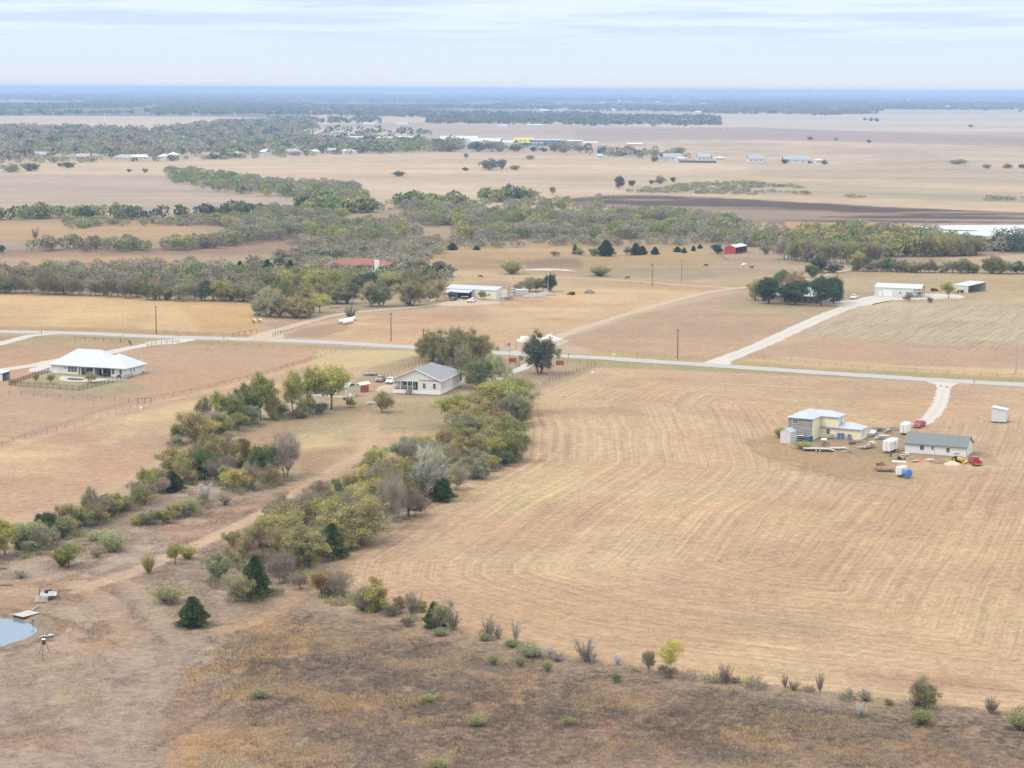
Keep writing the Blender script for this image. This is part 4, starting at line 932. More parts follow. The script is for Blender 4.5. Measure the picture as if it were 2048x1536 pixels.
# ------------------------------------------------------------------ woods too far or too dense to count
SCH = {'olive': (.25, .265, .095), 'grey': (.275, .25, .19), 'green': (.16, .21, .08), 'gold': (.34, .28, .10), 'pale': (.26, .26, .16), 'dark': (.07, .10, .055), 'yel': (.30, .29, .09), 'brown': (.23, .18, .135)}
sm = bpy.data.materials.new('wood_foliage'); sm.use_nodes = True; t = sm.node_tree; t.nodes.clear()
at = N('ShaderNodeAttribute', t, attribute_name='tint'); d = N('ShaderNodeBsdfDiffuse', t); tr = N('ShaderNodeBsdfTranslucent', t); mx = N('ShaderNodeMixShader', t); mx.inputs[0].default_value = .2
t.links.new(at.outputs['Vector'], d.inputs[0]); t.links.new(at.outputs['Vector'], tr.inputs[0]); t.links.new(d.outputs[0], mx.inputs[1]); t.links.new(tr.outputs[0], mx.inputs[2])
oo = N('ShaderNodeOutputMaterial', t); t.links.new(mx.outputs[0], oo.inputs[0])
def wood(name, pos, hw_, cols, ntri, seed, leaf=.17, squash=1.0):
    """pos (n,2), hw_ (n,2) height and width in metres, cols list of albedo, one crown of ntri loose leaf clumps each"""
    r = np.random.RandomState(seed); n = len(pos); h = hw_[:, 0]; w = hw_[:, 1]
    d = rand_dirs(r, n * ntri, .25); q = r.uniform(.35, 1, n * ntri) ** .5
    hh = np.repeat(h, ntri); ww = np.repeat(w, ntri)
    c = np.stack([d[:, 0] * q * ww * .46, d[:, 1] * q * ww * .46, hh * .54 + d[:, 2] * q * hh * .46], 1)
    c[:, 2] = np.maximum(c[:, 2], .1)
    c[:, :2] += np.repeat(pos, ntri, 0)
    V, Fc = leaf_tris(r, c, leaf * ww * .85, .15)
    V[:, 2] = np.maximum(V[:, 2], .02)
    ct = np.repeat(np.asarray(cols), ntri, 0) * r.uniform(.84, 1.16, n * ntri)[:, None]
    m = npmesh(name, V, Fc, [sm]); a = m.attributes.new('tint', 'FLOAT_VECTOR', 'FACE'); a.data.foreach_set('vector', ct.astype(np.float32).ravel())
    return tag(put(name, m), kind='stuff')
def brushmass(name, pos, hw_, cols, ntri, seed):
    r = np.random.RandomState(seed); n = len(pos); h = np.repeat(hw_[:, 0], ntri); w = np.repeat(hw_[:, 1], ntri); N_ = n * ntri
    a = r.uniform(0, 6.283, N_); q = r.uniform(0, 1, N_) ** .6; b = np.stack([np.cos(a) * q * w * .45, np.sin(a) * q * w * .45, r.uniform(0, .55, N_) * h * (1 - q * .6)], 1)
    b[:, :2] += np.repeat(pos, ntri, 0); d = rand_dirs(r, N_, .8); d[:, 2] = np.abs(d[:, 2]); V, Fc = twig_tris(r, b, d, h * r.uniform(.25, .6, N_), .085)
    ct = np.repeat(np.asarray(cols), ntri, 0) * r.uniform(.65, 1.35, N_)[:, None]
    m = npmesh(name, V, Fc, [sm]); at_ = m.attributes.new('tint', 'FLOAT_VECTOR', 'FACE'); at_.data.foreach_set('vector', ct.astype(np.float32).ravel())
    return tag(put(name, m), kind='stuff')
def woodlot(name, poly, n, looks, h, w, ntri, seed, leaf=.17, thr=0.0, clump=30):
    r = np.random.RandomState(seed); p = fill(poly, n, seed, clump, thr)
    zone = fbm(p[:, 0], p[:, 1], 60, seed + 3, 3)
    ks = list(looks); idx_ = np.clip(((zone - .25) * 2 * len(ks) + r.normal(size=n) * len(ks) * .3), 0, len(ks) - 1).astype(int)
    cols = np.array([SCH[ks[i]] for i in idx_]) * r.uniform(.8, 1.25, n)[:, None]
    s = r.uniform(.7, 1.25, n); hw_ = np.stack([h * s * r.uniform(.85, 1.15, n), w * s], 1)
    return wood(name, p, hw_, cols, ntri, seed, leaf)
woodlot('woodland', [(440, 442), (560, 428), (640, 420), (760, 412), (900, 420), (1100, 418), (1250, 424), (1400, 440), (1560, 468), (1540, 498), (1350, 480), (1100, 478), (900, 482), (760, 492), (600, 476), (470, 480)], 1250, ['grey', 'grey', 'olive', 'yel', 'green', 'pale', 'olive', 'grey'], 7.0, 9.0, 290, 31, .06, .44, 48)
woodlot('scrub', [(560, 480), (760, 485), (1100, 474), (1350, 478), (1560, 480), (1600, 500), (1400, 492), (1100, 494), (900, 500), (860, 520), (700, 520), (600, 512)], 620, ['grey', 'brown', 'pale', 'grey'], 3.6, 6.0, 90, 32, .085, .4, 30)
woodlot('woodland', [(330, 348), (370, 344), (480, 362), (600, 372), (720, 380), (745, 402), (640, 404), (520, 392), (400, 380), (340, 366)], 330, ['olive', 'pale', 'green', 'grey'], 8, 11, 130, 33, .085, .38, 60)
woodlot('woodland', [(600, 420), (640, 408), (760, 406), (900, 402), (1000, 398), (1080, 402), (1000, 414), (760, 424), (620, 432)], 170, ['olive', 'green', 'yel', 'dark'], 9, 12, 100, 34, .11, .5, 60)
woodlot('hedgerow', [(-40, 432), (100, 434), (300, 434), (440, 428), (520, 424), (520, 429), (440, 436), (300, 441), (-40, 440)], 120, ['olive', 'green', 'grey', 'dark'], 8, 9, 110, 35, .11, .42, 30)
woodlot('scrub', [(120, 444), (300, 442), (460, 432), (620, 440), (470, 458), (330, 456), (140, 458)], 260, ['pale', 'grey', 'olive', 'brown'], 3.6, 6.5, 80, 36, .11, .4, 50)
woodlot('hedgerow', [(60, 503), (200, 505), (330, 504), (460, 496), (560, 482), (620, 470), (560, 470), (440, 485), (330, 494), (60, 494)], 150, ['grey', 'olive', 'brown', 'green', 'grey'], 6.5, 7.5, 120, 37, .10)
woodlot('woodland', [(-60, 562), (100, 552), (300, 545), (520, 552), (560, 580), (400, 592), (200, 584), (-60, 580)], 380, ['grey', 'olive', 'grey', 'green', 'brown'], 7.0, 7.0, 230, 38, .065)
woodlot('woodland', [(560, 586), (640, 586), (760, 582), (890, 574), (890, 566), (760, 570), (640, 570), (560, 562)], 60, ['olive', 'dark', 'yel', 'grey', 'olive'], 7.5, 8.5, 260, 46, .06)
woodlot('scrub', [(560, 515), (700, 505), (840, 520), (900, 545), (760, 556), (700, 548), (560, 556), (440, 545)], 200, ['grey', 'pale', 'dark', 'brown'], 4.2, 6.5, 110, 39, .09)
woodlot('woodland', [(1560, 500), (1620, 480), (1720, 474), (1860, 482), (1960, 502), (1900, 508), (1760, 518), (1600, 518)], 240, ['olive', 'yel', 'green', 'gold', 'grey'], 9, 9.5, 170, 40, .085)
woodlot('woodland', [(1500, 482), (1600, 470), (1720, 476), (1800, 490), (2100, 492), (2100, 503), (1980, 504), (1880, 497), (1600, 490)], 380, ['grey', 'brown', 'grey', 'pale'], 4.8, 8, 100, 41, .10)
woodlot('woodland', [(2000, 508), (2100, 505), (2100, 490), (1990, 490)], 40, ['grey', 'dark', 'grey'], 10, 9, 120, 42, .09)
woodlot('scrub', [(1240, 385), (1400, 366), (1500, 364), (1700, 384), (1900, 394), (2060, 398), (2060, 404), (1700, 396), (1500, 390)], 260, ['pale', 'pale', 'olive', 'grey'], 2.4, 7.5, 60, 43, .10, .5, 60)
woodlot('scrub', [(440, 445), (560, 432), (700, 412), (1100, 402), (1240, 396), (1200, 412), (640, 426)], 130, ['pale', 'grey', 'olive'], 4, 7, 60, 44, .12, .4, 60)
# the town among its trees
TOWN = [(-60, 327), (-60, 256), (150, 258), (300, 264), (430, 248), (560, 240), (620, 243), (640, 258), (560, 266), (640, 276), (760, 280), (850, 290), (840, 298), (780, 308), (620, 307), (420, 313), (250, 317), (100, 320)]
woodlot('town_trees', TOWN, 2600, ['grey', 'brown', 'olive', 'grey', 'green', 'dark', 'dark', 'grey'], 11, 15, 44, 51, .14)
woodlot('town_trees', [(-60, 320), (200, 317), (420, 312), (620, 306), (840, 295), (1180, 299), (1180, 304), (840, 300), (620, 311), (-60, 325)], 110, ['dark', 'olive', 'grey', 'green'], 10, 13, 60, 52, .13)
woodlot('town_trees', [(-60, 327), (200, 324), (420, 318), (620, 311), (760, 306), (620, 314), (420, 321), (-60, 331)], 60, ['dark', 'olive', 'grey'], 7, 11, 70, 55, .12)
woodlot('town_trees', [(700, 305), (840, 290), (930, 292), (920, 302), (800, 308)], 70, ['dark', 'green', 'olive'], 14, 17, 60, 53, .13)
woodlot('town_trees', [(1170, 310), (1250, 300), (1330, 308), (1400, 318), (1330, 322), (1200, 312)], 60, ['olive', 'dark', 'grey'], 9, 12, 50, 54, .14)
# plain beyond: lines and patches of trees down to the horizon
r = np.random.RandomState(77); pos = []; 
for y0, y1, x0, x1, n, thr in ((232, 249, 850, 1440, 1200, .38), (236, 252, 1140, 1420, 120, .3), (214, 232, -60, 900, 1700, .40), (226, 236, 680, 1200, 500, .3), (205, 222, 900, 2100, 1800, .44), (216, 226, 1400, 1760, 260, .2), (196, 208, -60, 2100, 2600, .46), (188, 197, -60, 2100, 2400, .46), (240, 249, 560, 760, 120, .35), (262, 274, 560, 860, 60, .45), (183.5, 189, -60, 2100, 2200, .45)):
    P_ = fill([(x0, y0 + (x0 - 1024) * .0054), (x1, y0 + (x1 - 1024) * .0054), (x1, y1 + (x1 - 1024) * .0054), (x0, y1 + (x0 - 1024) * .0054)], n, int(y0) + 5, 900 if y0 < 210 else 330, thr + .01, .2 if y0 < 210 else .45)
    pos.append(P_)
for P_, n in (([(-60, 214), (90, 211), (260, 212), (260, 217), (-60, 220)], 260), ([(160, 205), (460, 203), (620, 208), (620, 213), (300, 212), (160, 209)], 420), ([(60, 226), (270, 225), (270, 231), (60, 230)], 60), ([(-60, 224), (60, 226), (60, 232), (-60, 231)], 60), ([(290, 222), (560, 219), (700, 223), (700, 229), (300, 231)], 300),
              ([(680, 219), (860, 222), (860, 234), (700, 232)], 320), ([(860, 211), (1100, 214), (1120, 220), (860, 217)], 200), ([(1290, 213), (1480, 214), (1490, 220), (1440, 228), (1290, 219)], 300), ([(1480, 217), (1740, 219), (1740, 227), (1640, 234), (1480, 229)], 280), ([(1560, 207), (1720, 208), (1720, 213), (1560, 212)], 160),
              ([(1740, 212), (2080, 216), (2080, 222), (1740, 219)], 200), ([(1300, 202), (1600, 203), (1600, 206), (1300, 205)], 200), ([(1800, 205), (2080, 207), (2080, 210), (1800, 208)], 200), ([(900, 199), (1240, 200), (1240, 204), (900, 203)], 260), ([(-60, 197), (500, 196), (500, 199), (-60, 200)], 300), ([(600, 193), (1400, 195), (1400, 197.5), (600, 196)], 300), ([(1500, 197), (2080, 199), (2080, 202), (1500, 200)], 300)):
    pos.append(fill(P_, n, len(P_) + int(P_[0][0]) % 97, 300, .36, .5))
pos = np.concatenate(pos); dd = np.linalg.norm(pos, axis=1)
w = np.clip(dd / 360, 12, 90) * r.uniform(.6, 1.5, len(pos)); h = np.clip(8 + dd / 4000, 8, 13) * r.uniform(.7, 1.2, len(pos))
cols = np.array([SCH[k] for k in ('dark', 'olive', 'green', 'grey')])[r.randint(0, 4, len(pos))] * .6
wood('distant_woods', pos, np.stack([h, w], 1), cols, 14, 60, .26)

# undergrowth that ties the hedgerows together
def brushline(name, polys, dens, seed, h=1.6, ks=('brown', 'grey', 'pale', 'olive'), ntri=46, leaf=.11, w=2.6):
    P_ = []; r = np.random.RandomState(seed)
    for p in polys:
        W = [tuple(G(*q)[:2]) for q in p]; a = abs(sum(W[i][0] * W[(i + 1) % len(W)][1] - W[(i + 1) % len(W)][0] * W[i][1] for i in range(len(W)))) / 2
        P_.append(fill(p, max(int(a * dens), 4), seed, 9, .40)); seed += 1
    P_ = np.concatenate(P_); n = len(P_)
    cols = np.array([SCH[k] for k in ks])[r.randint(0, len(ks), n)] * r.uniform(.8, 1.3, n)[:, None]
    s = r.uniform(.5, 1.4, n); return brushmass(name, P_, np.stack([h * s, w * s], 1), cols, 90, seed)
brushline('undergrowth', [
 [(640, 832), (560, 842), (500, 862), (440, 885), (340, 900), (330, 880), (430, 850), (540, 828), (640, 815)],
 [(300, 985), (350, 962), (460, 950), (600, 958), (560, 975), (480, 990), (350, 990)],
 [(-60, 1130), (60, 1100), (160, 1060), (260, 1020), (320, 985), (330, 995), (270, 1030), (160, 1075), (60, 1120), (-60, 1140)],
 [(260, 1060), (340, 1050), (420, 1020), (440, 1000), (420, 990), (320, 1020), (250, 1045)],
 [(420, 1180), (470, 1120), (540, 1050), (640, 1000), (740, 960), (880, 910), (960, 880), (1040, 860), (1052, 915), (960, 960), (870, 1008), (790, 1050), (700, 1110), (620, 1160), (560, 1190), (470, 1215)],
 [(890, 860), (940, 840), (1040, 800), (1050, 900), (960, 950), (900, 920)],
 [(620, 1200), (760, 1230), (900, 1262), (1010, 1292), (1010, 1280), (880, 1248), (760, 1212), (640, 1175)],
 [(1000, 1300), (1300, 1350), (1650, 1396), (2060, 1436), (2060, 1424), (1650, 1384), (1300, 1340), (1000, 1286)]], .11, 71, 1.9)
# ------------------------------------------------------------------ building helpers
W_SID = mat('white_siding', (.66, .66, .64), .6, var=.04, scale=2, stripes=(2, .2, .05))
W_PAINT = mat('white_paint', (.72, .72, .70), .5, var=.04)
B_SID = mat('beige_siding', (.62, .605, .55), .7, var=.05, scale=2, stripes=(2, .2, .05))
Y_SID = mat('yellow_siding', (.72, .66, .45), .7, var=.05, scale=2, stripes=(2, .2, .05))
CREAM = mat('cream_metal', (.70, .66, .52), .5, var=.05, stripes=(0, .9, .10))
GREYW = mat('pale_grey_metal', (.55, .56, .56), .5, var=.05, stripes=(0, .9, .08))
HBOARD = mat('weathered_board', (.30, .29, .28), .9, var=.3, scale=1.2)
WM_ROOF = mat('white_metal_roof', (.40, .43, .47), .4, metal=.0, var=.04, stripes=(0, .6, .07), spec=.5)
GM_ROOF = mat('galvanised_roof', (.34, .38, .42), .4, metal=.1, var=.06, stripes=(0, .6, .12), spec=.5)
SHING = mat('grey_shingles', (.22, .225, .235), .9, var=.12, scale=3, stripes=(1, .35, .12))
SHINGG = mat('slate_green_shingles', (.15, .17, .17), .9, var=.10, scale=3, stripes=(1, .35, .12))
TILE = mat('red_tile', (.24, .095, .07), .8, var=.18, scale=2, stripes=(0, .4, .2))
STONE = mat('limestone', (.50, .42, .32), .9, var=.25, scale=2.2)
CONC = mat('concrete', (.36, .335, .29), .9, var=.1)
GLASS = mat('window_glass', (.05, .06, .07), .12, var=.2, spec=.8)
DARK = mat('painted_shade', (.03, .03, .032), .9, var=.3)  # near-black colour stands in for shade in openings that have no depth
WOOD = mat('brown_wood', (.16, .10, .07), .85, var=.3, scale=3)
GWOOD = mat('grey_planks', (.40, .38, .35), .9, var=.25, scale=3)
RWOOD = mat('red_painted_wood', (.30, .07, .045), .8, var=.15, scale=2)
REDM = mat('red_barn_metal', (.48, .07, .06), .6, var=.1, stripes=(1, .9, .12))
BLK = mat('black_metal', (.02, .02, .022), .5, var=.1)
DKG = mat('dark_grey_metal', (.09, .09, .10), .6, var=.2)
RUST_ = mat('rusty_metal', (.22, .10, .06), .85, var=.4, scale=3)
SILV = mat('galvanised_steel', (.42, .43, .44), .4, metal=.6, var=.1)
RUB = mat('rubber', (.025, .025, .025), .9, var=.1)
LAMPW = mat('lamp_lens', (.7, .7, .72), .2, var=.0, spec=.7)
LAMPR = mat('tail_lens', (.45, .02, .02), .25, var=.0, spec=.7)
BLUEP = mat('dark_blue_panel', (.015, .05, .14), .3, var=.1, spec=.7)
def slab(mb, pts, th=.18):
    return mb.loft([[(x, y, z - th) for x, y, z in pts], [tuple(p) for p in pts]])
def hip(mb, x0, x1, y0, y1, ze, zr, th=.18):
    dx, dy = x1 - x0, y1 - y0; xm, ym = (x0 + x1) / 2, (y0 + y1) / 2
    if dx >= dy:
        a = (x0 + dy / 2, ym, zr); b = (x1 - dy / 2 + 1e-3, ym, zr)
    else:
        a = (xm, y0 + dx / 2, zr); b = (xm, y1 - dx / 2 + 1e-3, zr)
    c = [(x0, y0, ze), (x1, y0, ze), (x1, y1, ze), (x0, y1, ze)]
    if dx >= dy: P_ = [[c[0], c[1], b, a], [c[1], c[2], b], [c[2], c[3], a, b], [c[3], c[0], a]]
    else: P_ = [[c[0], c[1], a], [c[1], c[2], b, a], [c[2], c[3], b], [c[3], c[0], a, b]]
    for p in P_: slab(mb, p, th)
    return mb
def gable(mb, x0, x1, y0, y1, ze, zr, axis='x', th=.16):
    xm, ym = (x0 + x1) / 2, (y0 + y1) / 2
    if axis == 'x':
        slab(mb, [(x0, y0, ze), (x1, y0, ze), (x1, ym, zr), (x0, ym, zr)], th); slab(mb, [(x1, y1, ze), (x0, y1, ze), (x0, ym, zr), (x1, ym, zr)], th)
    else:
        slab(mb, [(x0, y1, ze), (x0, y0, ze), (xm, y0, zr), (xm, y1, zr)], th); slab(mb, [(x1, y0, ze), (x1, y1, ze), (xm, y1, zr), (xm, y0, zr)], th)
    return mb
def frame(name, label, cat, pa, pb, group=None):
    a, b = G(*pa), G(*pb)
    return thing(name, label, cat, a, math.atan2(b.y - a.y, b.x - a.x), group), (b - a).length
_wc = {}
def win(root, x, y, z, w=.9, h=1.4, ang=0.0, fm=None, name='window', pane=None, mull=True):
    fm = fm or W_PAINT; key = (w, h, fm.name, mull, (pane or GLASS).name)
    if key not in _wc:
        t = .09; m = MB(); m.box(-w / 2 - t, w / 2 + t, -.05, .02, -h / 2 - t, -h / 2); m.box(-w / 2 - t, w / 2 + t, -.05, .02, h / 2, h / 2 + t)
        m.box(-w / 2 - t, -w / 2, -.05, .02, -h / 2, h / 2); m.box(w / 2, w / 2 + t, -.05, .02, -h / 2, h / 2)
        if mull: m.box(-w / 2, w / 2, -.045, .0, -.03, .03)
        _wc[key] = (m.mesh(name, fm), MB().box(-w / 2, w / 2, -.02, -.005, -h / 2, h / 2).mesh('pane', pane or GLASS))
    f = put(name, _wc[key][0], root, (x, y, z), (0, 0, ang)); put('pane', _wc[key][1], f); return f
def door(root, x, y, z, w=.95, h=2.05, ang=0.0, m=None):
    d = MB().box(-w / 2, w / 2, -.05, 0, 0, h).build('door', m or W_PAINT, root, loc=(x, y, z), rot=(0, 0, ang))
    MB().box(w * .3, w * .38, -.10, -.05, h * .46, h * .5).build('handle', SILV, d); return d
R90 = PI / 2

# ------------------------------------------------------------------ beige raised house
root, L = frame('house', 'beige house on white skirting with grey shingle roof and back porch steps', 'house', (786, 786.5), (880.7, 790.8))
D = (G(918.2, 769.9) - G(880.7, 790.8)).length; fz, ez, az = 1.25, 4.35, 7.5; ax = L * .484; pxr = L * .54; pd_ = 2.6
m = MB(); m.box(pxr, L, 0, .16, fz, ez); m.box(L - .16, L, .16, D - 2.5, fz, ez); m.box(0, .16, pd_, D, fz, ez); m.box(.16, pxr, pd_, pd_ + .16, fz, ez); m.box(pxr, pxr + .16, .16, pd_, fz, ez); m.box(.16, L - .16, D - .16, D, fz, ez)
m.loft([[(0, 0, ez - .45), (L, 0, ez - .45), (L, 0, ez), (ax, 0, az), (0, 0, ez)], [(0, .15, ez - .45), (L, .15, ez - .45), (L, .15, ez), (ax, .15, az), (0, .15, ez)]])
m.build('wall', B_SID, root)
m = MB(); m.box(.02, L - .02, -.03, .02, .14, fz + .0); m.box(L - .02, L + .03, -.03, D, .14, fz); m.box(-.03, .02, -.03, D, .14, fz); m.build('skirting', W_PAINT, root)
m = MB(); o = .45
slab(m, [(-o, D + o, ez - .16), (-o, -o, ez - .16), (ax, -o, az), (ax, D - ax, az)]); slab(m, [(L + o, -o, ez - .16), (L + o, D + o, ez - .16), (ax, D - ax, az), (ax, -o, az)]); slab(m, [(L + o, D + o, ez - .16), (-o, D + o, ez - .16), (ax, D - ax, az)])
rf = m.build('roof', SHING, root)
for px_, py_ in ((.28, .16), (.30, .28)):
    MB().tube((ax * .8 + px_, D * py_ + 2, az - .6), (ax * .8 + px_, D * py_ + 2, az + .15), .09, .09, 6).build('vent_pipe', W_PAINT, rf)
m = MB(); m.tube((-o, -o - .02, ez - .25), (ax, -o - .02, az - .09), .13, .13, 4); m.tube((L + o, -o - .02, ez - .25), (ax, -o - .02, az - .09), .13, .13, 4); m.box(L + o, L + o + .08, -o, D + o, ez - .36, ez - .12); m.build('fascia', W_PAINT, root)
MB().box(.0, pxr, 0.0, pd_, fz - .1, fz).build('porch_floor', WOOD, root)
for fx in (.0, .15, .30, .405, .525):
    MB().box(L * fx, L * fx + .16, .02, .18, fz, ez - .45).build('porch_column', W_PAINT, root)
MB().box(.0, pxr, -.04, .0, ez - .62, ez - .44).build('porch_beam', W_PAINT, root)
m = MB(); m.box(.16, L * .30, .06, .12, fz + .85, fz + .92); m.box(L * .42, L * .525, .06, .12, fz + .85, fz + .92)
for i in range(22):
    x = .3 + i * L * .30 / 24; m.box(x, x + .04, .07, .11, fz, fz + .85)
m.build('railing', WOOD, root)
m = MB(); sx0, sx1 = L * .31, L * .40
for i in range(6): m.box(sx0, sx1, -.28 * (i + 1), -.28 * i, fz - .2 * (i + 1), fz - .2 * (i + 1) + .08)
m.build('steps', WOOD, root)
for x in (sx0, sx1):
    m = MB(); m.tube((x, 0, fz + .9), (x, -1.8, .95), .05, .05, 4); m.tube((x, -1.8, 0), (x, -1.8, 1.0), .06, .06, 4); m.tube((x, -.9, 0.3), (x, -.9, 1.55), .05, .05, 4); m.tube((x, 0, fz - .05), (x, -1.8, .1), .09, .09, 4); m.build('handrail', WOOD, root)
for fx, w in ((.20, 1.1), (.27, 1.1), (.345, 1.2)): win(root, L * fx, pd_, fz + 1.7, w, 1.5)
door(root, L * .46, pd_, fz + .02, 1.0, 2.05, m=GLASS)
for fx in (.66, .875): win(root, L * fx, 0, fz + 1.35, .85, 1.5)
for fy, w, h in ((.08, .7, 1.4), (.2, .7, 1.4), (.72, .7, 1.4), (.80, .7, 1.4)): win(root, L, D * fy, fz + 1.4, w, h, R90)
win(root, L, D * .36, fz + 2.2, .5, .5, R90); door(root, L, D * .5, fz, .9, 2.0, R90)
for x in (L - .1,): MB().box(x, x + .14, D - .2, D - .06, fz, ez).build('porch_column', W_PAINT, root)
for i in range(6): MB().box(.5 + i * (L - 1.2) / 5, .9 + i * (L - 1.2) / 5, .1, .5, 0, .2).build('pier', CONC, root)

# ------------------------------------------------------------------ white hip roofed house with a pool
root, L = frame('house', 'large white house with pale hipped metal roof and covered patio', 'house', (103, 745.6), (252, 754.6))
D = (G(301, 746) - G(252, 754.6)).length
m = MB(); h = 2.75
m.box(0, L * .355, 0, .2, 0, h); m.box(L * .355, L * .36 + .2, .2, 3, 0, h); m.box(L * .36, L * .56, 3, 3.2, 0, h); m.box(L * .56, L * .58, .2, 3.2, 0, h); m.box(L * .58, L * .80, 4.2, 4.4, 0, h); m.box(L * .80, L * .81, .2, 4.2, 0, h); m.box(L * .80, L, -.0, .2, 0, h)
m.box(L - .2, L, .2, D, 0, h); m.box(0, .2, .2, D, 0, h); m.box(.2, L - .2, D - .2, D, 0, h); m.build('wall', W_SID, root)
m = MB(); hip(m, -.7, L * .80, -.7, D + 1.2, h - .02, 7.2); hip(m, L * .55, L + .7, -1.0, D + .7, h + .02, 6.4); hip(m, L * .42, L * .72, -.9, D * .6, h - .06, 5.6)
m.build('roof', WM_ROOF, root)
for x in (.39, .57, .68): MB().box(L * x, L * x + .25, .0, .25, 0, h).build('patio_column', W_PAINT, root)
for x in (.25, .30, .28): pass
win(root, L * .19, 0, 1.9, .7, .5); [win(root, L * q, 0, 1.5, 1.0, 1.6) for q in (.245, .285, .325)]
[win(root, L * q, 3.0, 1.5, 1.0, 1.7) for q in (.43, .47, .51)]; [win(root, L * q, 4.2, 1.3, 1.4, 2.1) for q in (.62, .68, .74)]
win(root, L * .83, 0, 1.5, .8, 1.6); win(root, L * .93, 0, 1.5, .8, 1.5); win(root, L, D * .25, 1.6, .6, 1.1, R90); win(root, L, D * .42, 1.6, .6, 1.1, R90); door(root, L * .06, 0, 0, 1.6, 2.1)
f = MB().box(0, .9, 0, .9, 0, .85).build('cooling_unit', SILV, root, loc=(L + .8, D * .7, 0)); MB().tube((.45, .45, .85), (.45, .45, .9), .35, .35, 10).build('fan_grille', DKG, f)
# patio, pool, furniture
pt = smooth_path([tuple(G(*p)[:2]) for p in [(125, 752), (150, 754), (200, 757), (250, 756), (246, 761), (205, 763), (160, 764), (125, 762), (118, 757), (125, 752)]], 5)[:-1]
tag(put('patio', MB().prism([(p.x, p.y) for p in pt], .0, .07).mesh('patio', CONC)), kind='structure')
c = G(150, 759); pool = thing('swimming_pool', 'small curved swimming pool behind the white house', 'pool', c)
pp = [tuple(G(*p)[:2]) for p in [(130, 758), (140, 756.5), (152, 757), (164, 758), (170, 760), (160, 762), (146, 761.5), (134, 760.5), (130, 758)]]
pp = smooth_path(pp, 5)[:-1]; MB().prism([(p.x - c.x, p.y - c.y) for p in pp], .03, .16).build('coping', mat('pool_stone', (.50, .46, .40), .9), pool)
cc_ = sum(pp, Vector((0, 0))) / len(pp); MB().poly([((cc_.x + (p.x - cc_.x) * .9) - c.x, (cc_.y + (p.y - cc_.y) * .88) - c.y, .175) for p in pp]).build('water', M_POOL, pool)
def chair(px, py, a, lab, m_=BLK, grp=None):
    c = thing('patio_chair', lab, 'chair', G(px, py, .07), a, grp)
    MB().box(-.3, .3, -.3, .3, .38, .48).build('seat', m_, c); MB().box(-.3, .3, .24, .32, .48, 1.0).build('backrest', m_, c)
    for x in (-.27, .23):
        for y in (-.27, .23): MB().box(x, x + .05, y, y + .05, 0, .38).build('leg', m_, c)
for i, (x, y) in enumerate(((205, 755), (211, 755.6), (217, 756), (199, 754))): chair(x, y, i * .8, f'{ordw(i + 1)} dark patio chair from the right under the white house roof' if i else 'dark patio chair nearest the white house wall corner', grp='patio chairs')
t = thing('grill', 'black barbecue grill on the patio by the right corner', 'grill', G(238, 757, .07)); MB().box(-.6, .6, -.3, .3, .5, .9).build('firebox', BLK, t); MB().tube((-.5, 0, .95), (.5, 0, .95), .28, .28, 8).build('lid', DKG, t)
for x in (-.55, .5): MB().box(x, x + .06, -.25, .25, 0, .5).build('leg', BLK, t)
t = thing('patio_table', 'low dark table on the patio before the glass doors', 'table', G(190, 754.6, .07)); MB().prism([(math.cos(i * PI / 5) * .8, math.sin(i * PI / 5) * .8) for i in range(10)], .68, .74).build('tabletop', DKG, t); MB().tube((0, 0, 0), (0, 0, .68), .08, .08, 6).build('leg', DKG, t)
tree_row('inside the black pool fence', 'young trees inside the pool fence', [(72.5, 764.5, 16, 9, 'olive'), (101, 766, 18, 17, 'olive'), (182, 765, 19, 21, 'olive')])

# ------------------------------------------------------------------ fences
def polyline_pts(pts, sp):
    W = [G(*p) for p in pts]; out = []
    for a, b in zip(W[:-1], W[1:]):
        n = max(1, round((b - a).length / sp))
        out += [a.lerp(b, i / n) for i in range(n)]
    return out + [W[-1]]
def fence(label, pts, sp=3.0, h=1.3, pm=None, wires=(.4, .8, 1.2), wr=.012, pr=.06, rails=False, picket=False, name='fence'):
    P_ = polyline_pts(pts, sp); root = thing(name, label, 'fence', P_[0]); pm = pm or RUST_
    me = MB().tube((0, 0, -.1), (0, 0, h), pr, pr, 5).mesh('post', pm)
    for p in P_: put('post', me, root, p - P_[0])
    m = MB()
    for a, b in zip(P_[:-1], P_[1:]):
        for z in wires: m.tube(a - P_[0] + Vector((0, 0, z)), b - P_[0] + Vector((0, 0, z)), wr, wr, 4 if rails else 3)
    m.build('rail' if rails else 'wire', pm, root)
    if picket:
        m = MB()
        for a, b in zip(P_[:-1], P_[1:]):
            n = 14
            for i in range(1, n): q = a.lerp(b, i / n) - P_[0]; m.box(q.x - .012, q.x + .012, q.y - .012, q.y + .012, .08, h - .1)
        m.build('pickets', pm, root)['kind'] = 'stuff'
    return root
fence('black picket fence enclosing the pool yard of the white house', [(99.6, 743.5), (18, 771), (158, 781), (266, 755.5)], 2.2, 1.45, BLK, (.2, 1.3), .03, .055, True, True)
fence('wire fence running below the pool yard towards the small gate', [(-40, 784), (18, 790), (120, 796), (285, 806)], 4.5, 1.2, DKG, pr=.05)
fence('long wire fence on the slope left of the beige house', [(-20, 895), (95, 868), (200, 838), (290, 808), (400, 780), (510, 755), (610, 725), (672, 705)], 4.6, 1.2, DKG, pr=.05)
fence('wire fence along the near side of the road at left', [(330, 688), (420, 691), (520, 696), (620, 702), (672, 706)], 4.5, 1.3, RUST_, pr=.05)
fence('wire fence between the road and the golden field', [(330, 667), (420, 671), (494, 674)], 4.2, 1.3, RUST_, pr=.05)
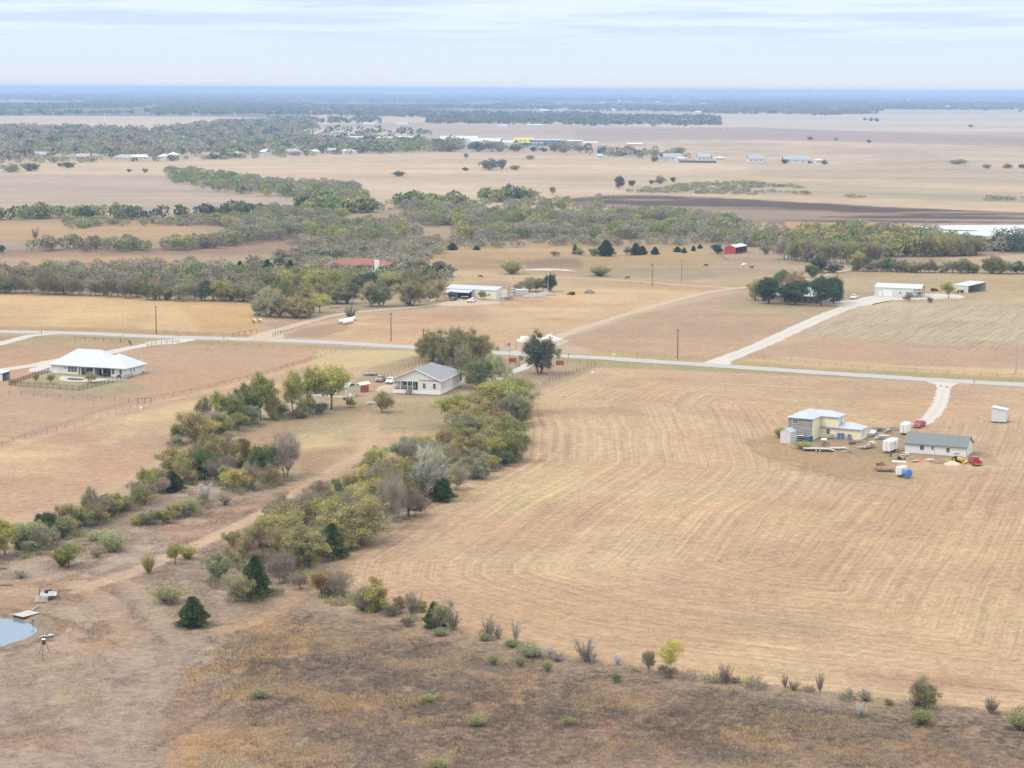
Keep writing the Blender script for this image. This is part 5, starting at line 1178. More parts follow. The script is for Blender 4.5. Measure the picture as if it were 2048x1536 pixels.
fence('brown wire fence on the far side of the road at right', [(1190, 706), (1330, 715), (1405, 719)], 5, 1.2, RUST_, pr=.05)
fence('brown rail fence below the striped field at right', [(1500, 716), (1640, 731), (1800, 742), (2060, 758)], 5, 1.2, RUST_, (.5, 1.0), .04, .06, True)
fence('dark pipe fence in front of the left corner field', [(150, 681), (190, 683), (258, 686), (262, 692)], 3.2, 1.4, BLK, (1.2,), .05, .08, True)
fence('black pipe entrance fence beside the white driveway', [(295, 694), (312, 690), (345, 687), (358, 687)], 2.6, 1.4, BLK, (.7, 1.3), .05, .08, True)
fence('small black pipe gate posts near the slope fence', [(276, 806), (290, 806), (302, 806)], 2.0, 1.5, BLK, (1.4,), .05, .09, True)
fence('dark wire fence from the house trees to the driveway', [(700, 782), (740, 766), (790, 745), (850, 722)], 3.4, 1.3, DKG, pr=.05)
fence('dark pipe fence round the corner right of the gate', [(1040, 786), (1085, 771), (1131, 752), (1160, 742), (1191, 732), (1160, 729), (1135, 727)], 3.4, 1.35, DKG, (.6, 1.25), .03, .06, True)
fence('thin wire fence across the yard behind the thicket', [(786, 812), (835, 815), (882, 816)], 3.5, 1.1, DKG, pr=.035)
fence('wire fence along the gravel road by the paddock', [(890, 554), (1000, 557), (1100, 560), (1260, 567), (1330, 572)], 6, 1.3, RUST_, pr=.06)
fence('brown fence of the horse paddock below the wood', [(1440, 513), (1456, 523), (1540, 526), (1640, 532), (1700, 535)], 6, 1.3, WOOD, (.5, 1.1), .04, .07, True)
fence('short black pipe fence by the tan driveway entrance', [(466, 673), (490, 670), (514, 666)], 3, 1.4, BLK, (1.3,), .05, .08, True)
fence('short dark fence panel right of the tan driveway', [(546, 673), (551, 671), (561, 669)], 2.2, 1.4, BLK, (.6, 1.3), .05, .09, True)
fence('grey pipe pen beside the ranch white pickup', [(1690, 592), (1706, 591), (1712, 588)], 3, 1.6, SILV, (.4, .8, 1.2, 1.5), .04, .06, True)
t = thing('panel_fence', 'dark red panel gate wings at the beige house entrance', 'gate', G(1112, 730))
for i in range(5): q = G(1113 + i * 3.2, 730.2) - G(1112, 730); MB().box(q.x - .2, q.x + .28, q.y - .04, q.y + .04, 0, 1.5).build('panel', RWOOD, t)
t = thing('panel_fence', 'dark red panel wing left of the gate', 'fence', G(1018, 724))
for i in range(5): q = G(1019 + i * 3.1, 724.2) - G(1018, 724); MB().box(q.x - .2, q.x + .28, q.y - .04, q.y + .04, 0, 1.4).build('panel', RWOOD, t)
t = thing('gate', 'open black metal gate leaf beside the white driveway', 'gate', G(1031, 733))
m = MB(); [m.tube((0, 0, z), (1.3, -1.2, z), .035, .035, 4) for z in (.2, .5, .8, 1.1, 1.4)]; m.build('rail', BLK, t); [MB().box(x, x + .1, y, y + .1, 0, 1.6).build('post', BLK, t) for x, y in ((0, 0), (1.3, -1.2))]

# ------------------------------------------------------------------ yellow and grey unfinished house
root, L = frame('house', 'two storey house half yellow half bare grey board with blue metal roof', 'house', (1576, 876.5), (1624.4, 880.5))
D1 = (G(1636.7, 873.6) - G(1624.4, 880.5)).length; X1 = L + 4.9; X2 = L + 10.9; D2 = D1 + 5.2; H2 = 5.5
m = MB(); m.box(0, L, -.02, .15, 0, H2); m.box(0, .15, .15, D2, 0, H2); m.box(.15, L, D2 - .15, D2, 0, H2); m.build('grey_wall', HBOARD, root)
m = MB(); m.box(L, L + .15, -.02, D1, 0, H2); m.box(L + .15, X1, D1, D1 + .15, 0, H2); m.box(X1, X2, D1, D1 + .15, 0, 2.8); m.build('yellow_wall', Y_SID, root)
m = MB(); m.box(X1 - .15, X1, D1 + .15, D2, 2.7, H2); m.box(X2 - .15, X2, D1 + .15, D2, 0, 2.8); m.box(L, X2, D2, D2 + .15, 0, 2.8); m.box(L, X1, D2, D2 + .15, 2.8, H2); m.build('side_wall', W_SID, root)
m = MB(); hip(m, -.4, L + .4, -.45, D2 + .45, H2, H2 + 1.5); hip(m, L * .3, X1 + .4, D1 - .4, D2 + .45, H2 + .03, H2 + 1.2); hip(m, X1 - 2.2, X2 + .4, D1 - .4, D2 + .4, 2.75, 4.0)
slab(m, [(L + .15, D1 - .5, 2.75), (X1 + .2, D1 - .5, 2.75), (X1 + .2, D1, 3.0), (L + .15, D1, 3.0)], .1); m.build('roof', GM_ROOF, root)
win(root, L * .29, -.02, 4.5, 1.5, .8); win(root, L + 2.3, D1, 1.6, .75, 1.25); door(root, L + 3.6, D1, .15, .95, 2.0); win(root, X1, D1 + 2.4, 4.3, .6, 1.4, R90); win(root, X2, D1 + 2.6, 1.6, .6, 1.1, R90)
for x, w, hh in ((L + 5.8, 1.9, 1.45), (L + 8.0, .95, 1.35)):
    t = thing('panel', ('wide' if w > 1 else 'narrow') + ' dark blue panel leaning on the yellow wall', 'panel', root.matrix_basis @ Vector((x, D1 - .65, 0)), root.rotation_euler.z)
    MB().loft([[(-w / 2, 0, 0), (w / 2, 0, 0), (w / 2, .05, 0), (-w / 2, .05, 0)], [(-w / 2, .5, hh), (w / 2, .5, hh), (w / 2, .55, hh), (-w / 2, .55, hh)]]).build('sheet', BLUEP, t)
    m = MB(); [m.tube((a, .0, .02), (a, .5, hh), .03, .03, 4) for a in (-w / 2, 0, w / 2)]; m.tube((-w / 2, .5, hh), (w / 2, .5, hh), .03, .03, 4); m.build('frame', SILV, t)
# ------------------------------------------------------------------ long white house
root, L = frame('house', 'long low white house with dark slate green gable roof', 'house', (1809.4, 905), (1932.8, 914))
D = (G(1949, 905) - G(1932.8, 914)).length; h = 2.45; zr = 4.6
m = MB(); m.box(0, L, 0, .15, 0, h); m.box(0, L, D - .15, D, 0, h)
for x in (0, L - .15): m.loft([[(x, .15, 0), (x, D - .15, 0), (x, D - .15, h), (x, D / 2, zr - .2), (x, .15, h)], [(x + .15, .15, 0), (x + .15, D - .15, 0), (x + .15, D - .15, h), (x + .15, D / 2, zr - .2), (x + .15, .15, h)]])
m.build('wall', W_SID, root); m = MB(); gable(m, -.3, L + .3, -.45, D + .45, h - .05, zr); rf = m.build('roof', SHINGG, root)
for x, y in ((.24, .12), (.66, .18), (.68, .33), (.78, .15), (.845, .33), (.84, .22), (.93, .12)):
    MB().tube((L * x, D * y, h), (L * x, D * y, h + y * 2 * (zr - h) + .35), .07, .07, 6).build('vent_pipe', SILV, rf)
win(root, L * .28, 0, 1.5, .9, .95, fm=mat('grey_trim', (.35, .35, .36), .6)); door(root, L * .45, 0, .2, .95, 2.0); win(root, L * .45, -.06, 1.6, .5, .9, mull=False); win(root, L * .70, 0, 1.4, .7, .95, fm=mat('grey_trim', (.35, .35, .36), .6)); win(root, L, D * .6, 1.5, .5, 1.1, R90)
for x in (.418, .482, .996): MB().box(L * x, L * x + .07, -.03, .0, .1, h).build('trim', DKG, root)
# ------------------------------------------------------------------ pale grey workshop and open shed on the right
root, L = frame('workshop', 'pale grey metal workshop with white roller door and lean-to', 'workshop', (1749.3, 592.5), (1826.6, 595.5))
D = 11.0; h = 4.0; zr = 5.4
m = MB(); m.box(0, L, 0, .15, 0, h)
for x in (0, L - .15): m.loft([[(x, .15, 0), (x, D - .15, 0), (x, D - .15, h), (x, D / 2, zr - .15), (x, .15, h)], [(x + .15, .15, 0), (x + .15, D - .15, 0), (x + .15, D - .15, h), (x + .15, D / 2, zr - .15), (x + .15, .15, h)]])
m.box(0, L, D - .15, D, 0, h); m.build('wall', GREYW, root); m = MB(); gable(m, -.2, L + 3.4, -.2, D + .2, h, zr); m.build('roof', WM_ROOF, root)
MB().box(L * .22, L * .45, -.06, 0, .05, 3.0).build('roller_door', W_PAINT, root); door(root, L * .14, 0, .1, 1.2, 2.2); win(root, L * .66, 0, 1.9, .8, .8); win(root, L * .83, 0, 1.9, .8, .8)
MB().box(L, L + .06, 2, 6.5, .05, 3.6).build('roller_door', W_PAINT, root)
for y in (.2, D / 2, D - .2): MB().box(L + 3.0, L + 3.15, y, y + .15, 0, h + .2).build('post', RUST_, root)
root, L = frame('open_shed', 'white metal shed with one open side beyond the small tree', 'shed', (1905, 583.5), (1936, 586)); D = (G(1957.4, 580.6) - G(1936, 586)).length; h = 3.1
m = MB(); m.box(0, L, 0, .12, 0, h); m.box(0, .12, .12, D, 0, h + .5); m.build('wall', GREYW, root)
m = MB(); slab(m, [(-.2, -.2, h + .05), (L + .2, -.2, h + .05), (L + .2, D + .2, h + .9), (-.2, D + .2, h + .9)], .12); m.build('roof', WM_ROOF, root)
for y in (0, D / 2, D - .15): MB().box(L - .15, L, y + .13, y + .28, 0, h + .1 + .6 * y / D).build('post', RUST_, root)
MB().box(.12, L, D - .1, D, 0, h + .6).build('back_wall', GREYW, root)
# ------------------------------------------------------------------ cream workshop with carport
root, L = frame('workshop', 'long cream metal workshop with a lean-to carport in front', 'workshop', (892.5, 593.5), (992.7, 598.5)); D = (G(1016, 593.6) - G(992.7, 598.5)).length; h = 3.7; zr = 4.9
m = MB(); m.box(0, L, 0, .15, 0, h); m.box(0, L, D - .15, D, 0, h)
for x in (0, L - .15): m.loft([[(x, .15, 0), (x, D - .15, 0), (x, D - .15, h), (x, D / 2, zr - .15), (x, .15, h)], [(x + .15, .15, 0), (x + .15, D - .15, 0), (x + .15, D - .15, h), (x + .15, D / 2, zr - .15), (x + .15, .15, h)]])
m.build('wall', CREAM, root); m = MB(); gable(m, -.2, L + .2, -.2, D + .2, h, zr); m.build('roof', GM_ROOF, root)
cx0, cx1 = L * .08, L * .55; m = MB(); slab(m, [(cx0, -5, 2.7), (cx1, -5, 2.7), (cx1, -.1, 3.5), (cx0, -.1, 3.5)], .12); m.build('carport_roof', GM_ROOF, root)
for x in (cx0 + .1, (cx0 + cx1) / 2, cx1 - .2): MB().box(x, x + .12, -4.9, -4.78, 0, 2.65).build('carport_post', WOOD, root)
MB().box(cx0 + 1, cx1 - 1, -.06, -.01, .0, 2.9).build('shade_sheet', DARK, root)  # dark sheet on the unbroken wall, shade behind the carport put into colour
win(root, L * .86, 0, 1.8, .8, .8); win(root, L, D * .25, 1.8, .5, .9, R90); MB().box(L, L + .07, D * .55, D * .9, 0, 3.2).build('roller_door', W_PAINT, root)
t = thing('container', 'grey storage container behind the cream workshop', 'container', G(1030, 592), .25); MB().box(0, 6, 0, 2.4, .1, 2.7).build('body', GREYW, t); m = MB(); [m.box(i * .5, i * .5 + .06, -.05, 0, .2, 2.6) for i in range(1, 12)]; m.build('ribs', SILV, t); MB().box(6, 6.06, .1, 2.3, .2, 2.6).build('door', DKG, t)
t = thing('steel_frame', 'rusty open steel frame at the end of the workshop', 'frame', G(1018, 593), .2)
for x in (0, 2.6):
    for y in (0, 2.6): MB().box(x, x + .14, y, y + .14, 0, 4.0).build('post', RUST_, t)
m = MB(); [m.box(0, 2.74, y, y + .14, z, z + .14) for y in (0, 2.6) for z in (1.4, 2.7, 4.0)]; [m.box(x, x + .14, 0.14, 2.6, z, z + .14) for x in (0, 2.6) for z in (1.4, 4.0)]; m.build('beam', RUST_, t)
# ------------------------------------------------------------------ red tile house
root, L = frame('house', 'long single storey house with red tile roof and white chimney', 'house', (649, 541.5), (773, 543.5)); D = 15; h = 3.0
m = MB(); m.box(0, L, 0, .2, 0, h); m.box(0, .2, .2, D, 0, h); m.box(L - .2, L, .2, D, 0, h); m.box(.2, L - .2, D - .2, D, 0, h); m.build('wall', mat('stucco', (.72, .68, .62), .9), root)
m = MB(); hip(m, -1, L + 1, -1.2, D + 1, h, 5.7); m.build('roof', TILE, root)
ch = MB().box(L * .82, L * .89, -2.2, -.3, 0, 5.6).build('chimney', W_PAINT, root); MB().box(L * .78, L * .93, -1.0, -.05, 0, 2.9).build('bay', W_PAINT, root)
for x in (.80, .915): win(root, L * x, -1.0, 1.6, .9, 1.9)
for x in (.12, .22, .34, .46, .58, .68): win(root, L * x, 0, 1.5, 1.3, 1.5)
MB().tube((L * .80, 2, 5), (L * .80, 2, 9.5), .06, .04, 5).build('antenna', W_PAINT, root)
# ------------------------------------------------------------------ stone ranch house under oaks
root, L = frame('house', 'stone ranch house with white metal roof hidden behind dark oaks', 'house', (1529, 602.5), (1652, 607)); D = 12; h = 2.8
m = MB(); m.box(0, L * .32, 0, .2, 0, h); m.box(L * .32, L * .85, 2.4, 2.6, 0, h); m.box(L * .85, L, 0, .2, 0, h); m.box(0, .2, .2, D, 0, h); m.box(L - .2, L, .2, D, 0, h); m.box(.2, L - .2, D - .2, D, 0, h); m.build('wall', STONE, root)
m = MB(); gable(m, -.4, L + .4, -.5, D + .5, h, 6.0); m.build('roof', WM_ROOF, root)
for x in (.40, .50, .60, .72, .80): MB().box(L * x, L * x + .22, .1, .32, 0, h).build('porch_column', STONE, root)
for x in (.45, .64, .76): win(root, L * x, 2.4, 1.4, 1.3, 1.5)
win(root, L * .12, 0, 1.4, 1.1, 1.2); win(root, L * .92, 0, 1.4, 1.0, 1.2); door(root, L * .55, 2.4, .1, 1.1, 2.1, m=WOOD)
# ------------------------------------------------------------------ red barn
root, L = frame('barn', 'red open sided barn with white roof at the paddock edge', 'barn', (1449, 507), (1471, 508)); D = (G(1498, 504.2) - G(1471, 508)).length; h = 3.6; zr = 4.8
m = MB(); m.loft([[(0, 0, 0), (L, 0, 0), (L, 0, h), (L / 2, 0, zr - .2), (0, 0, h)], [(0, .15, 0), (L, .15, 0), (L, .15, h), (L / 2, .15, zr - .2), (0, .15, h)]]); m.box(0, .15, .15, D, 0, h); m.box(.15, L, D - .15, D, 0, h); m.build('wall', REDM, root)
m = MB(); gable(m, -.2, L + .3, -.2, D + .2, h, zr, 'y'); m.build('roof', WM_ROOF, root)
for i in range(6): y = .2 + i * (D - .5) / 5; MB().box(L - .14, L, y, y + .14, 0, h - .1).build('post', DKG, root)
MB().box(.2, .3, .3, D * .75, 0, h - .2).build('inner_wall', BLUEP, root)
# ------------------------------------------------------------------ sheds
root, L = frame('shed', 'tall white shed on skids alone in the right field', 'shed', (1982.5, 845), (2011.5, 847)); D = 3.4
m = MB(); m.loft([[(0, 0, .35), (L, 0, .35), (L, 0, 3.5), (0, 0, 4.1)], [(0, D, .35), (L, D, .35), (L, D, 3.5), (0, D, 4.1)]]); m.build('wall', GREYW, root); m = MB(); slab(m, [(-.15, -.2, 4.2), (L + .15, -.2, 3.6), (L + .15, D + .2, 3.6), (-.15, D + .2, 4.2)], .08); m.build('roof', WM_ROOF, root)
for y in (.3, D - .6): MB().box(-.1, L + .1, y, y + .3, 0, .35).build('skid', WOOD, root)
MB().tube((L + .7, .5, 0), (L + .7, .5, 2.2), .05, .05, 4).build('post', DKG, root)
root, L = frame('shed', 'narrow ribbed white gable shed left of the grey house', 'shed', (1560, 885), (1580.5, 887)); D = 3.8
m = MB(); m.loft([[(0, 0, .0), (L, 0, 0), (L, 0, 2.7), (L * .45, 0, 3.5), (0, 0, 3.0)], [(0, D, .0), (L, D, 0), (L, D, 2.7), (L * .45, D, 3.5), (0, D, 3.0)]]); m.build('wall', GREYW, root)
m = MB(); slab(m, [(-.1, D + .1, 3.05), (-.1, -.1, 3.05), (L * .45, -.1, 3.6), (L * .45, D + .1, 3.6)], .07); slab(m, [(L + .1, -.1, 2.75), (L + .1, D + .1, 2.75), (L * .45, D + .1, 3.6), (L * .45, -.1, 3.6)], .07); m.build('roof', GM_ROOF, root)
root, L = frame('shed', 'small white field shelter at the left edge by the driveway', 'shed', (-24, 760), (5, 762.5)); D = 3.6
m = MB(); m.box(0, L, 0, .1, 0, 2.4); m.box(0, L, D - .1, D, 0, 2.6); m.box(0, .1, .1, D, 0, 2.4); m.build('wall', GREYW, root); m = MB(); slab(m, [(-.2, -.2, 2.45), (L + .2, -.2, 2.45), (L + .2, D + .2, 2.8), (-.2, D + .2, 2.8)], .1); m.build('roof', WM_ROOF, root); MB().box(L - .9, L - .2, 1.0, 2.2, 0, 1.3).build('stored_box', DKG, root)
root, L = frame('mobile_home', 'long tan mobile home with white roof behind the yellow green trees', 'house', (578, 787.5), (694, 796)); D = 5; h = 3.1
MB().box(0, L, 0, D, .5, h).build('wall', mat('tan_siding', (.55, .46, .36), .8, stripes=(2, .2, .05)), root); MB().box(.05, L - .05, .05, D - .05, 0, .5).build('skirting', W_PAINT, root); m = MB(); gable(m, -.3, L + .3, -.3, D + .3, h, h + 1.1); m.build('roof', WM_ROOF, root)
for x in (.09, .35, .55, .8): win(root, L * x, 0, 1.9, .9, 1.0)
door(root, L * .46, 0, .55, .9, 1.95, m=BLK)
root, L = frame('shed', 'small weathered timber shed left of the parked cars', 'shed', (714, 784), (722, 785)); D = 4
MB().box(0, 1.2, 0, D, 0, 2.2).build('wall', GWOOD, root); m = MB(); gable(m, -.3, 1.5, -.3, D + .3, 2.2, 2.8, 'y'); m.build('roof', W_PAINT, root); MB().box(1.25, 2.3, .5, 2.5, 0, 1.8).build('lean_to', RWOOD, root)
t = thing('cabinet', 'tall narrow white cabinet in a pipe frame by the trees', 'cabinet', G(700, 804)); MB().box(-.45, .45, -.3, .3, .5, 2.3).build('body', W_PAINT, t); MB().box(-.4, .4, -.33, -.3, .6, 2.2).build('door', W_SID, t)
for x in (-.6, .5):
    for y in (-.35, .3): MB().box(x, x + .07, y, y + .07, 0, 1.7).build('leg', SILV, t)
t = thing('rack', 'pile of pale blue metal racks lying in the yard', 'rack', G(732, 810))
for i in range(6): MB().box(.1 + i * .62, .55 + i * .62, (i % 2) * .4, 1.1 + (i % 2) * .5, .05 + (i % 3) * .08, .55 + (i % 3) * .12).build('crate_frame', mat('pale_blue_metal', (.42, .50, .55), .5, var=.3, scale=4), t)
# small shelters behind the wood
for px_, py_, w_, lab in ((1590, 518, 9, 'white trailer glimpsed through the trunks beyond the paddock'), (1630, 517, 8, 'pale shed between the tree trunks left of the hedge'), (1782, 490, 8, 'pale roofed shed among the tree tops'), (1790, 541, 7, 'white vehicle cover half hidden in the hedge'), (1975, 502, 6, 'white camper at the end of the wood')):
    t = thing('shed', lab, 'shed', G(px_, py_)); MB().box(-w_ / 2, w_ / 2, 0, 4, 0, 2.6).build('wall', W_SID, t); m = MB(); gable(m, -w_ / 2 - .2, w_ / 2 + .2, -.2, 4.2, 2.6, 3.3); m.build('roof', WM_ROOF, t); win(t, -1, 0, 1.5, .8, .7)

# ------------------------------------------------------------------ vehicles
CARP = {'red': mat('red_car_paint', (.42, .015, .02), .3, var=.05, spec=.6), 'white': mat('white_car_paint', (.80, .80, .80), .3, var=.03, spec=.6), 'black': mat('black_car_paint', (.015, .018, .025), .25, var=.05, spec=.7), 'tan': mat('tan_car_paint', (.30, .25, .17), .5, var=.2)}
def wheels(root, xs, W_, r_=.40, wd=.26):
    tm = MB().tube((0, -wd / 2, 0), (0, wd / 2, 0), r_, r_, 14).mesh('wheel', RUB); rm = MB().tube((0, -wd / 2 - .01, 0), (0, wd / 2 + .01, 0), r_ * .58, r_ * .58, 10).mesh('rim', SILV)
    for x in xs:
        for s in (-1, 1):
            w = put('wheel', tm, root, (x, s * (W_ / 2 - wd / 2 + .03), r_)); put('rim', rm, w)
def vehicle(kind, paint, rear, front, lab, name=None, group=None):
    a, b = G(*rear), G(*front); c = (a + b) / 2; ang = math.atan2(b.y - a.y, b.x - a.x)
    root = thing(name or ('pickup_truck' if kind == 'pickup' else 'parked_car'), lab, 'pickup' if kind == 'pickup' else 'car', c, ang, group); P_ = CARP[paint]
    if kind == 'pickup':
        L_, W_ = 5.7, 1.95; hx = L_ / 2
        def ring(x, z, w, z0=.45): return [(x, -w / 2, z0), (x, w / 2, z0), (x, w / 2, z - .12), (x, w / 2 - .1, z), (x, -w / 2 + .1, z), (x, -w / 2, z - .12)]
        m = MB(); m.loft([ring(hx, .95, W_ - .3, .5), ring(hx - .25, 1.12, W_), ring(hx - 1.6, 1.2, W_), ring(-.5, 1.2, W_)]); m.box(-hx, -.5, -W_ / 2, W_ / 2, .5, .72); m.box(-hx, -.5, -W_ / 2, -W_ / 2 + .1, .72, 1.2); m.box(-hx, -.5, W_ / 2 - .1, W_ / 2, .72, 1.2); m.box(-hx, -hx + .08, -W_ / 2 + .1, W_ / 2 - .1, .72, 1.2)
        m.build('body', P_, root); x0, x1, x2, x3 = -.55, -.35, .75, 1.35
        cab = MB().loft([[(x0, -W_ / 2 + .05, 1.2), (x3, -W_ / 2 + .05, 1.2), (x3, W_ / 2 - .05, 1.2), (x0, W_ / 2 - .05, 1.2)], [(x1, -W_ / 2 + .22, 1.84), (x2, -W_ / 2 + .22, 1.84), (x2, W_ / 2 - .22, 1.84), (x1, W_ / 2 - .22, 1.84)]]); cab.build('cab', P_, root)
        MB().box(-hx + .12, -.6, -W_ / 2 + .14, W_ / 2 - .14, .72, .76).build('bed_liner', DKG, root)
    else:
        L_, W_ = 4.7, 1.88; hx = L_ / 2
        def ring(x, z, w, z0=.4): return [(x, -w / 2, z0), (x, w / 2, z0), (x, w / 2, z - .12), (x, w / 2 - .1, z), (x, -w / 2 + .1, z), (x, -w / 2, z - .12)]
        MB().loft([ring(hx, .85, W_ - .3, .45), ring(hx - .3, 1.0, W_), ring(hx - 1.3, 1.1, W_), ring(-hx + .2, 1.12, W_), ring(-hx, 1.0, W_ - .15, .45)]).build('body', P_, root); x0, x1, x2, x3 = -hx + .12, -hx + .5, .45, 1.15
        MB().loft([[(x0, -W_ / 2 + .05, 1.1), (x3, -W_ / 2 + .05, 1.1), (x3, W_ / 2 - .05, 1.1), (x0, W_ / 2 - .05, 1.1)], [(x1, -W_ / 2 + .2, 1.68), (x2, -W_ / 2 + .2, 1.68), (x2, W_ / 2 - .2, 1.68), (x1, W_ / 2 - .2, 1.68)]]).build('cab', P_, root)
    zb, zt = (1.2, 1.84) if kind == 'pickup' else (1.1, 1.68); wt = .22 if kind == 'pickup' else .2
    def lerp3(a, b, t): return tuple(a[i] * (1 - t) + b[i] * t for i in range(3))
    def pane(A_, B_, C_, D_, n):   # bottom-left, bottom-right, top-right, top-left inset and proud
        q = [lerp3(lerp3(A_, D_, .1), lerp3(B_, C_, .1), .06), lerp3(lerp3(A_, D_, .1), lerp3(B_, C_, .1), .94), lerp3(lerp3(A_, D_, .88), lerp3(B_, C_, .88), .94), lerp3(lerp3(A_, D_, .88), lerp3(B_, C_, .88), .06)]
        q2 = [tuple(p[i] + n[i] * .015 for i in range(3)) for p in q]; return MB().loft([q, q2])
    w0, w1 = W_ / 2 - .05, W_ / 2 - wt
    pane((x3, -w0, zb), (x3, w0, zb), (x2, w1, zt), (x2, -w1, zt), (.7, 0, .7)).build('windscreen', GLASS, root)
    pane((x0, w0, zb), (x0, -w0, zb), (x1, -w1, zt), (x1, w1, zt), (-1, 0, .3)).build('rear_window', GLASS, root)
    for s in (-1, 1): pane((x0, s * w0, zb), (x3, s * w0, zb), (x2, s * w1, zt), (x1, s * w1, zt), (0, s, .3)).build('side_window', GLASS, root)
    wheels(root, (-hx + 1.0, hx - .95), W_)
    MB().box(hx - .02, hx + .1, -W_ / 2 + .1, W_ / 2 - .1, .42, .62).build('front_bumper', SILV, root); MB().box(-hx - .1, -hx + .02, -W_ / 2 + .1, W_ / 2 - .1, .42, .62).build('rear_bumper', SILV, root); MB().box(hx - .01, hx + .03, -.55, .55, .64, .9).build('grille', DKG, root)
    for s in (-1, 1):
        MB().box(hx - .06, hx + .02, s * .72 - .14, s * .72 + .14, .7, .88).build('headlight', LAMPW, root); MB().box(-hx - .02, -hx + .04, s * (W_ / 2 - .16) - .08, s * (W_ / 2 - .16) + .08, .8, 1.1).build('tail_light', LAMPR, root)
        MB().box(x3 - .25, x3 - .05, s * (W_ / 2 + .02), s * (W_ / 2 + .2), 1.15, 1.35).build('mirror', DKG, root)
    return root
vehicle('pickup', 'red', (1848.5, 849), (1828.5, 858.5), 'red pickup facing the camera at the end of the gravel drive')
vehicle('pickup', 'red', (1956, 933), (1943, 923.5), 'red pickup seen from behind beside the long white house')
vehicle('pickup', 'white', (789, 763), (775, 770), 'white pickup parked left of the beige house')
vehicle('pickup', 'tan', (767, 759), (755, 766), 'old tan truck beside the white pickup')
vehicle('suv', 'black', (914, 599.5), (899, 603), 'black car parked at the left end of the carport')
vehicle('suv', 'white', (951, 603.5), (936, 605.5), 'white car parked in front of the cream workshop')
vehicle('pickup', 'white', (1713, 596), (1703, 599.5), 'white pickup parked on the ranch drive')
def trailer_box(pa, pb, depth, hgt, lab, door_=True):
    root, L_ = frame('enclosed_trailer', lab, 'trailer', pa, pb)
    m = MB(); m.loft([[(.06, 0, .55), (L_ - .06, 0, .55), (L_, 0, .7), (L_, 0, hgt - .12), (L_ - .15, 0, hgt), (.15, 0, hgt), (0, 0, hgt - .12), (0, 0, .7)], [(.06, depth, .55), (L_ - .06, depth, .55), (L_, depth, .7), (L_, depth, hgt - .12), (L_ - .15, depth, hgt), (.15, depth, hgt), (0, depth, hgt - .12), (0, depth, .7)]]); m.build('body', W_PAINT, root)
    tm = MB().tube((-.12, 0, 0), (.12, 0, 0), .34, .34, 12).mesh('wheel', RUB)
    for x in (.1, L_ - .1):
        for y in (depth * .45, depth * .45 + .8): put('wheel', tm, root, (x, y, .34))
    MB().box(.15, L_ - .15, -.05, 0, .65, hgt - .25).build('rear_door', W_SID, root); MB().box(L_ / 2 - .03, L_ / 2 + .03, -.07, -.05, .65, hgt - .25).build('door_seam', DKG, root)
    m = MB(); m.tube((L_ * .2, depth, .5), (L_ / 2, depth + 1.2, .5), .05, .05, 4); m.tube((L_ * .8, depth, .5), (L_ / 2, depth + 1.2, .5), .05, .05, 4); m.build('tow_bar', BLK, root)
    for x in (.1, L_ - .2): MB().box(x, x + .1, -.07, -.01, .6, .75).build('tail_light', LAMPR, root)
    return root, L_
trailer_box((1799.5, 870), (1814, 871), 4.5, 2.9, 'white enclosed trailer behind the red pickup')
rt, L_ = trailer_box((1765, 906), (1780.5, 907.5), 5.5, 3.1, 'white camper trailer left of the long white house'); win(rt, L_, 1.6, 2.1, .7, .5, R90); win(rt, L_, 3.4, 2.1, .9, .6, R90); MB().box(L_, L_ + .04, 2.3, 2.9, .7, 2.5).build('door', W_SID, rt)
rt, L_ = trailer_box((1791, 954), (1801, 955.5), 2.6, 2.4, 'small white box trailer beside the blue tank'); win(rt, L_, 1.2, 1.7, .4, .4, R90)
t = thing('camper', 'white camper parked under the workshop lean-to', 'camper', G(1838, 588), .3); MB().loft([[(-1.1, 0, .6), (1.1, 0, .6), (1.1, 0, 2.5), (.7, 0, 2.9), (-.7, 0, 2.9), (-1.1, 0, 2.5)], [(-1.1, 6, .6), (1.1, 6, .6), (1.1, 6, 2.5), (.7, 6, 2.9), (-.7, 6, 2.9), (-1.1, 6, 2.5)]]).build('body', W_PAINT, t); MB().box(-.8, .8, -.05, 0, 1.6, 2.3).build('windscreen', GLASS, t); wheels(t, (-.0,), 2.2); MB().box(-1.0, 1.0, -.3, -.02, .5, .9).build('bumper', DKG, t)
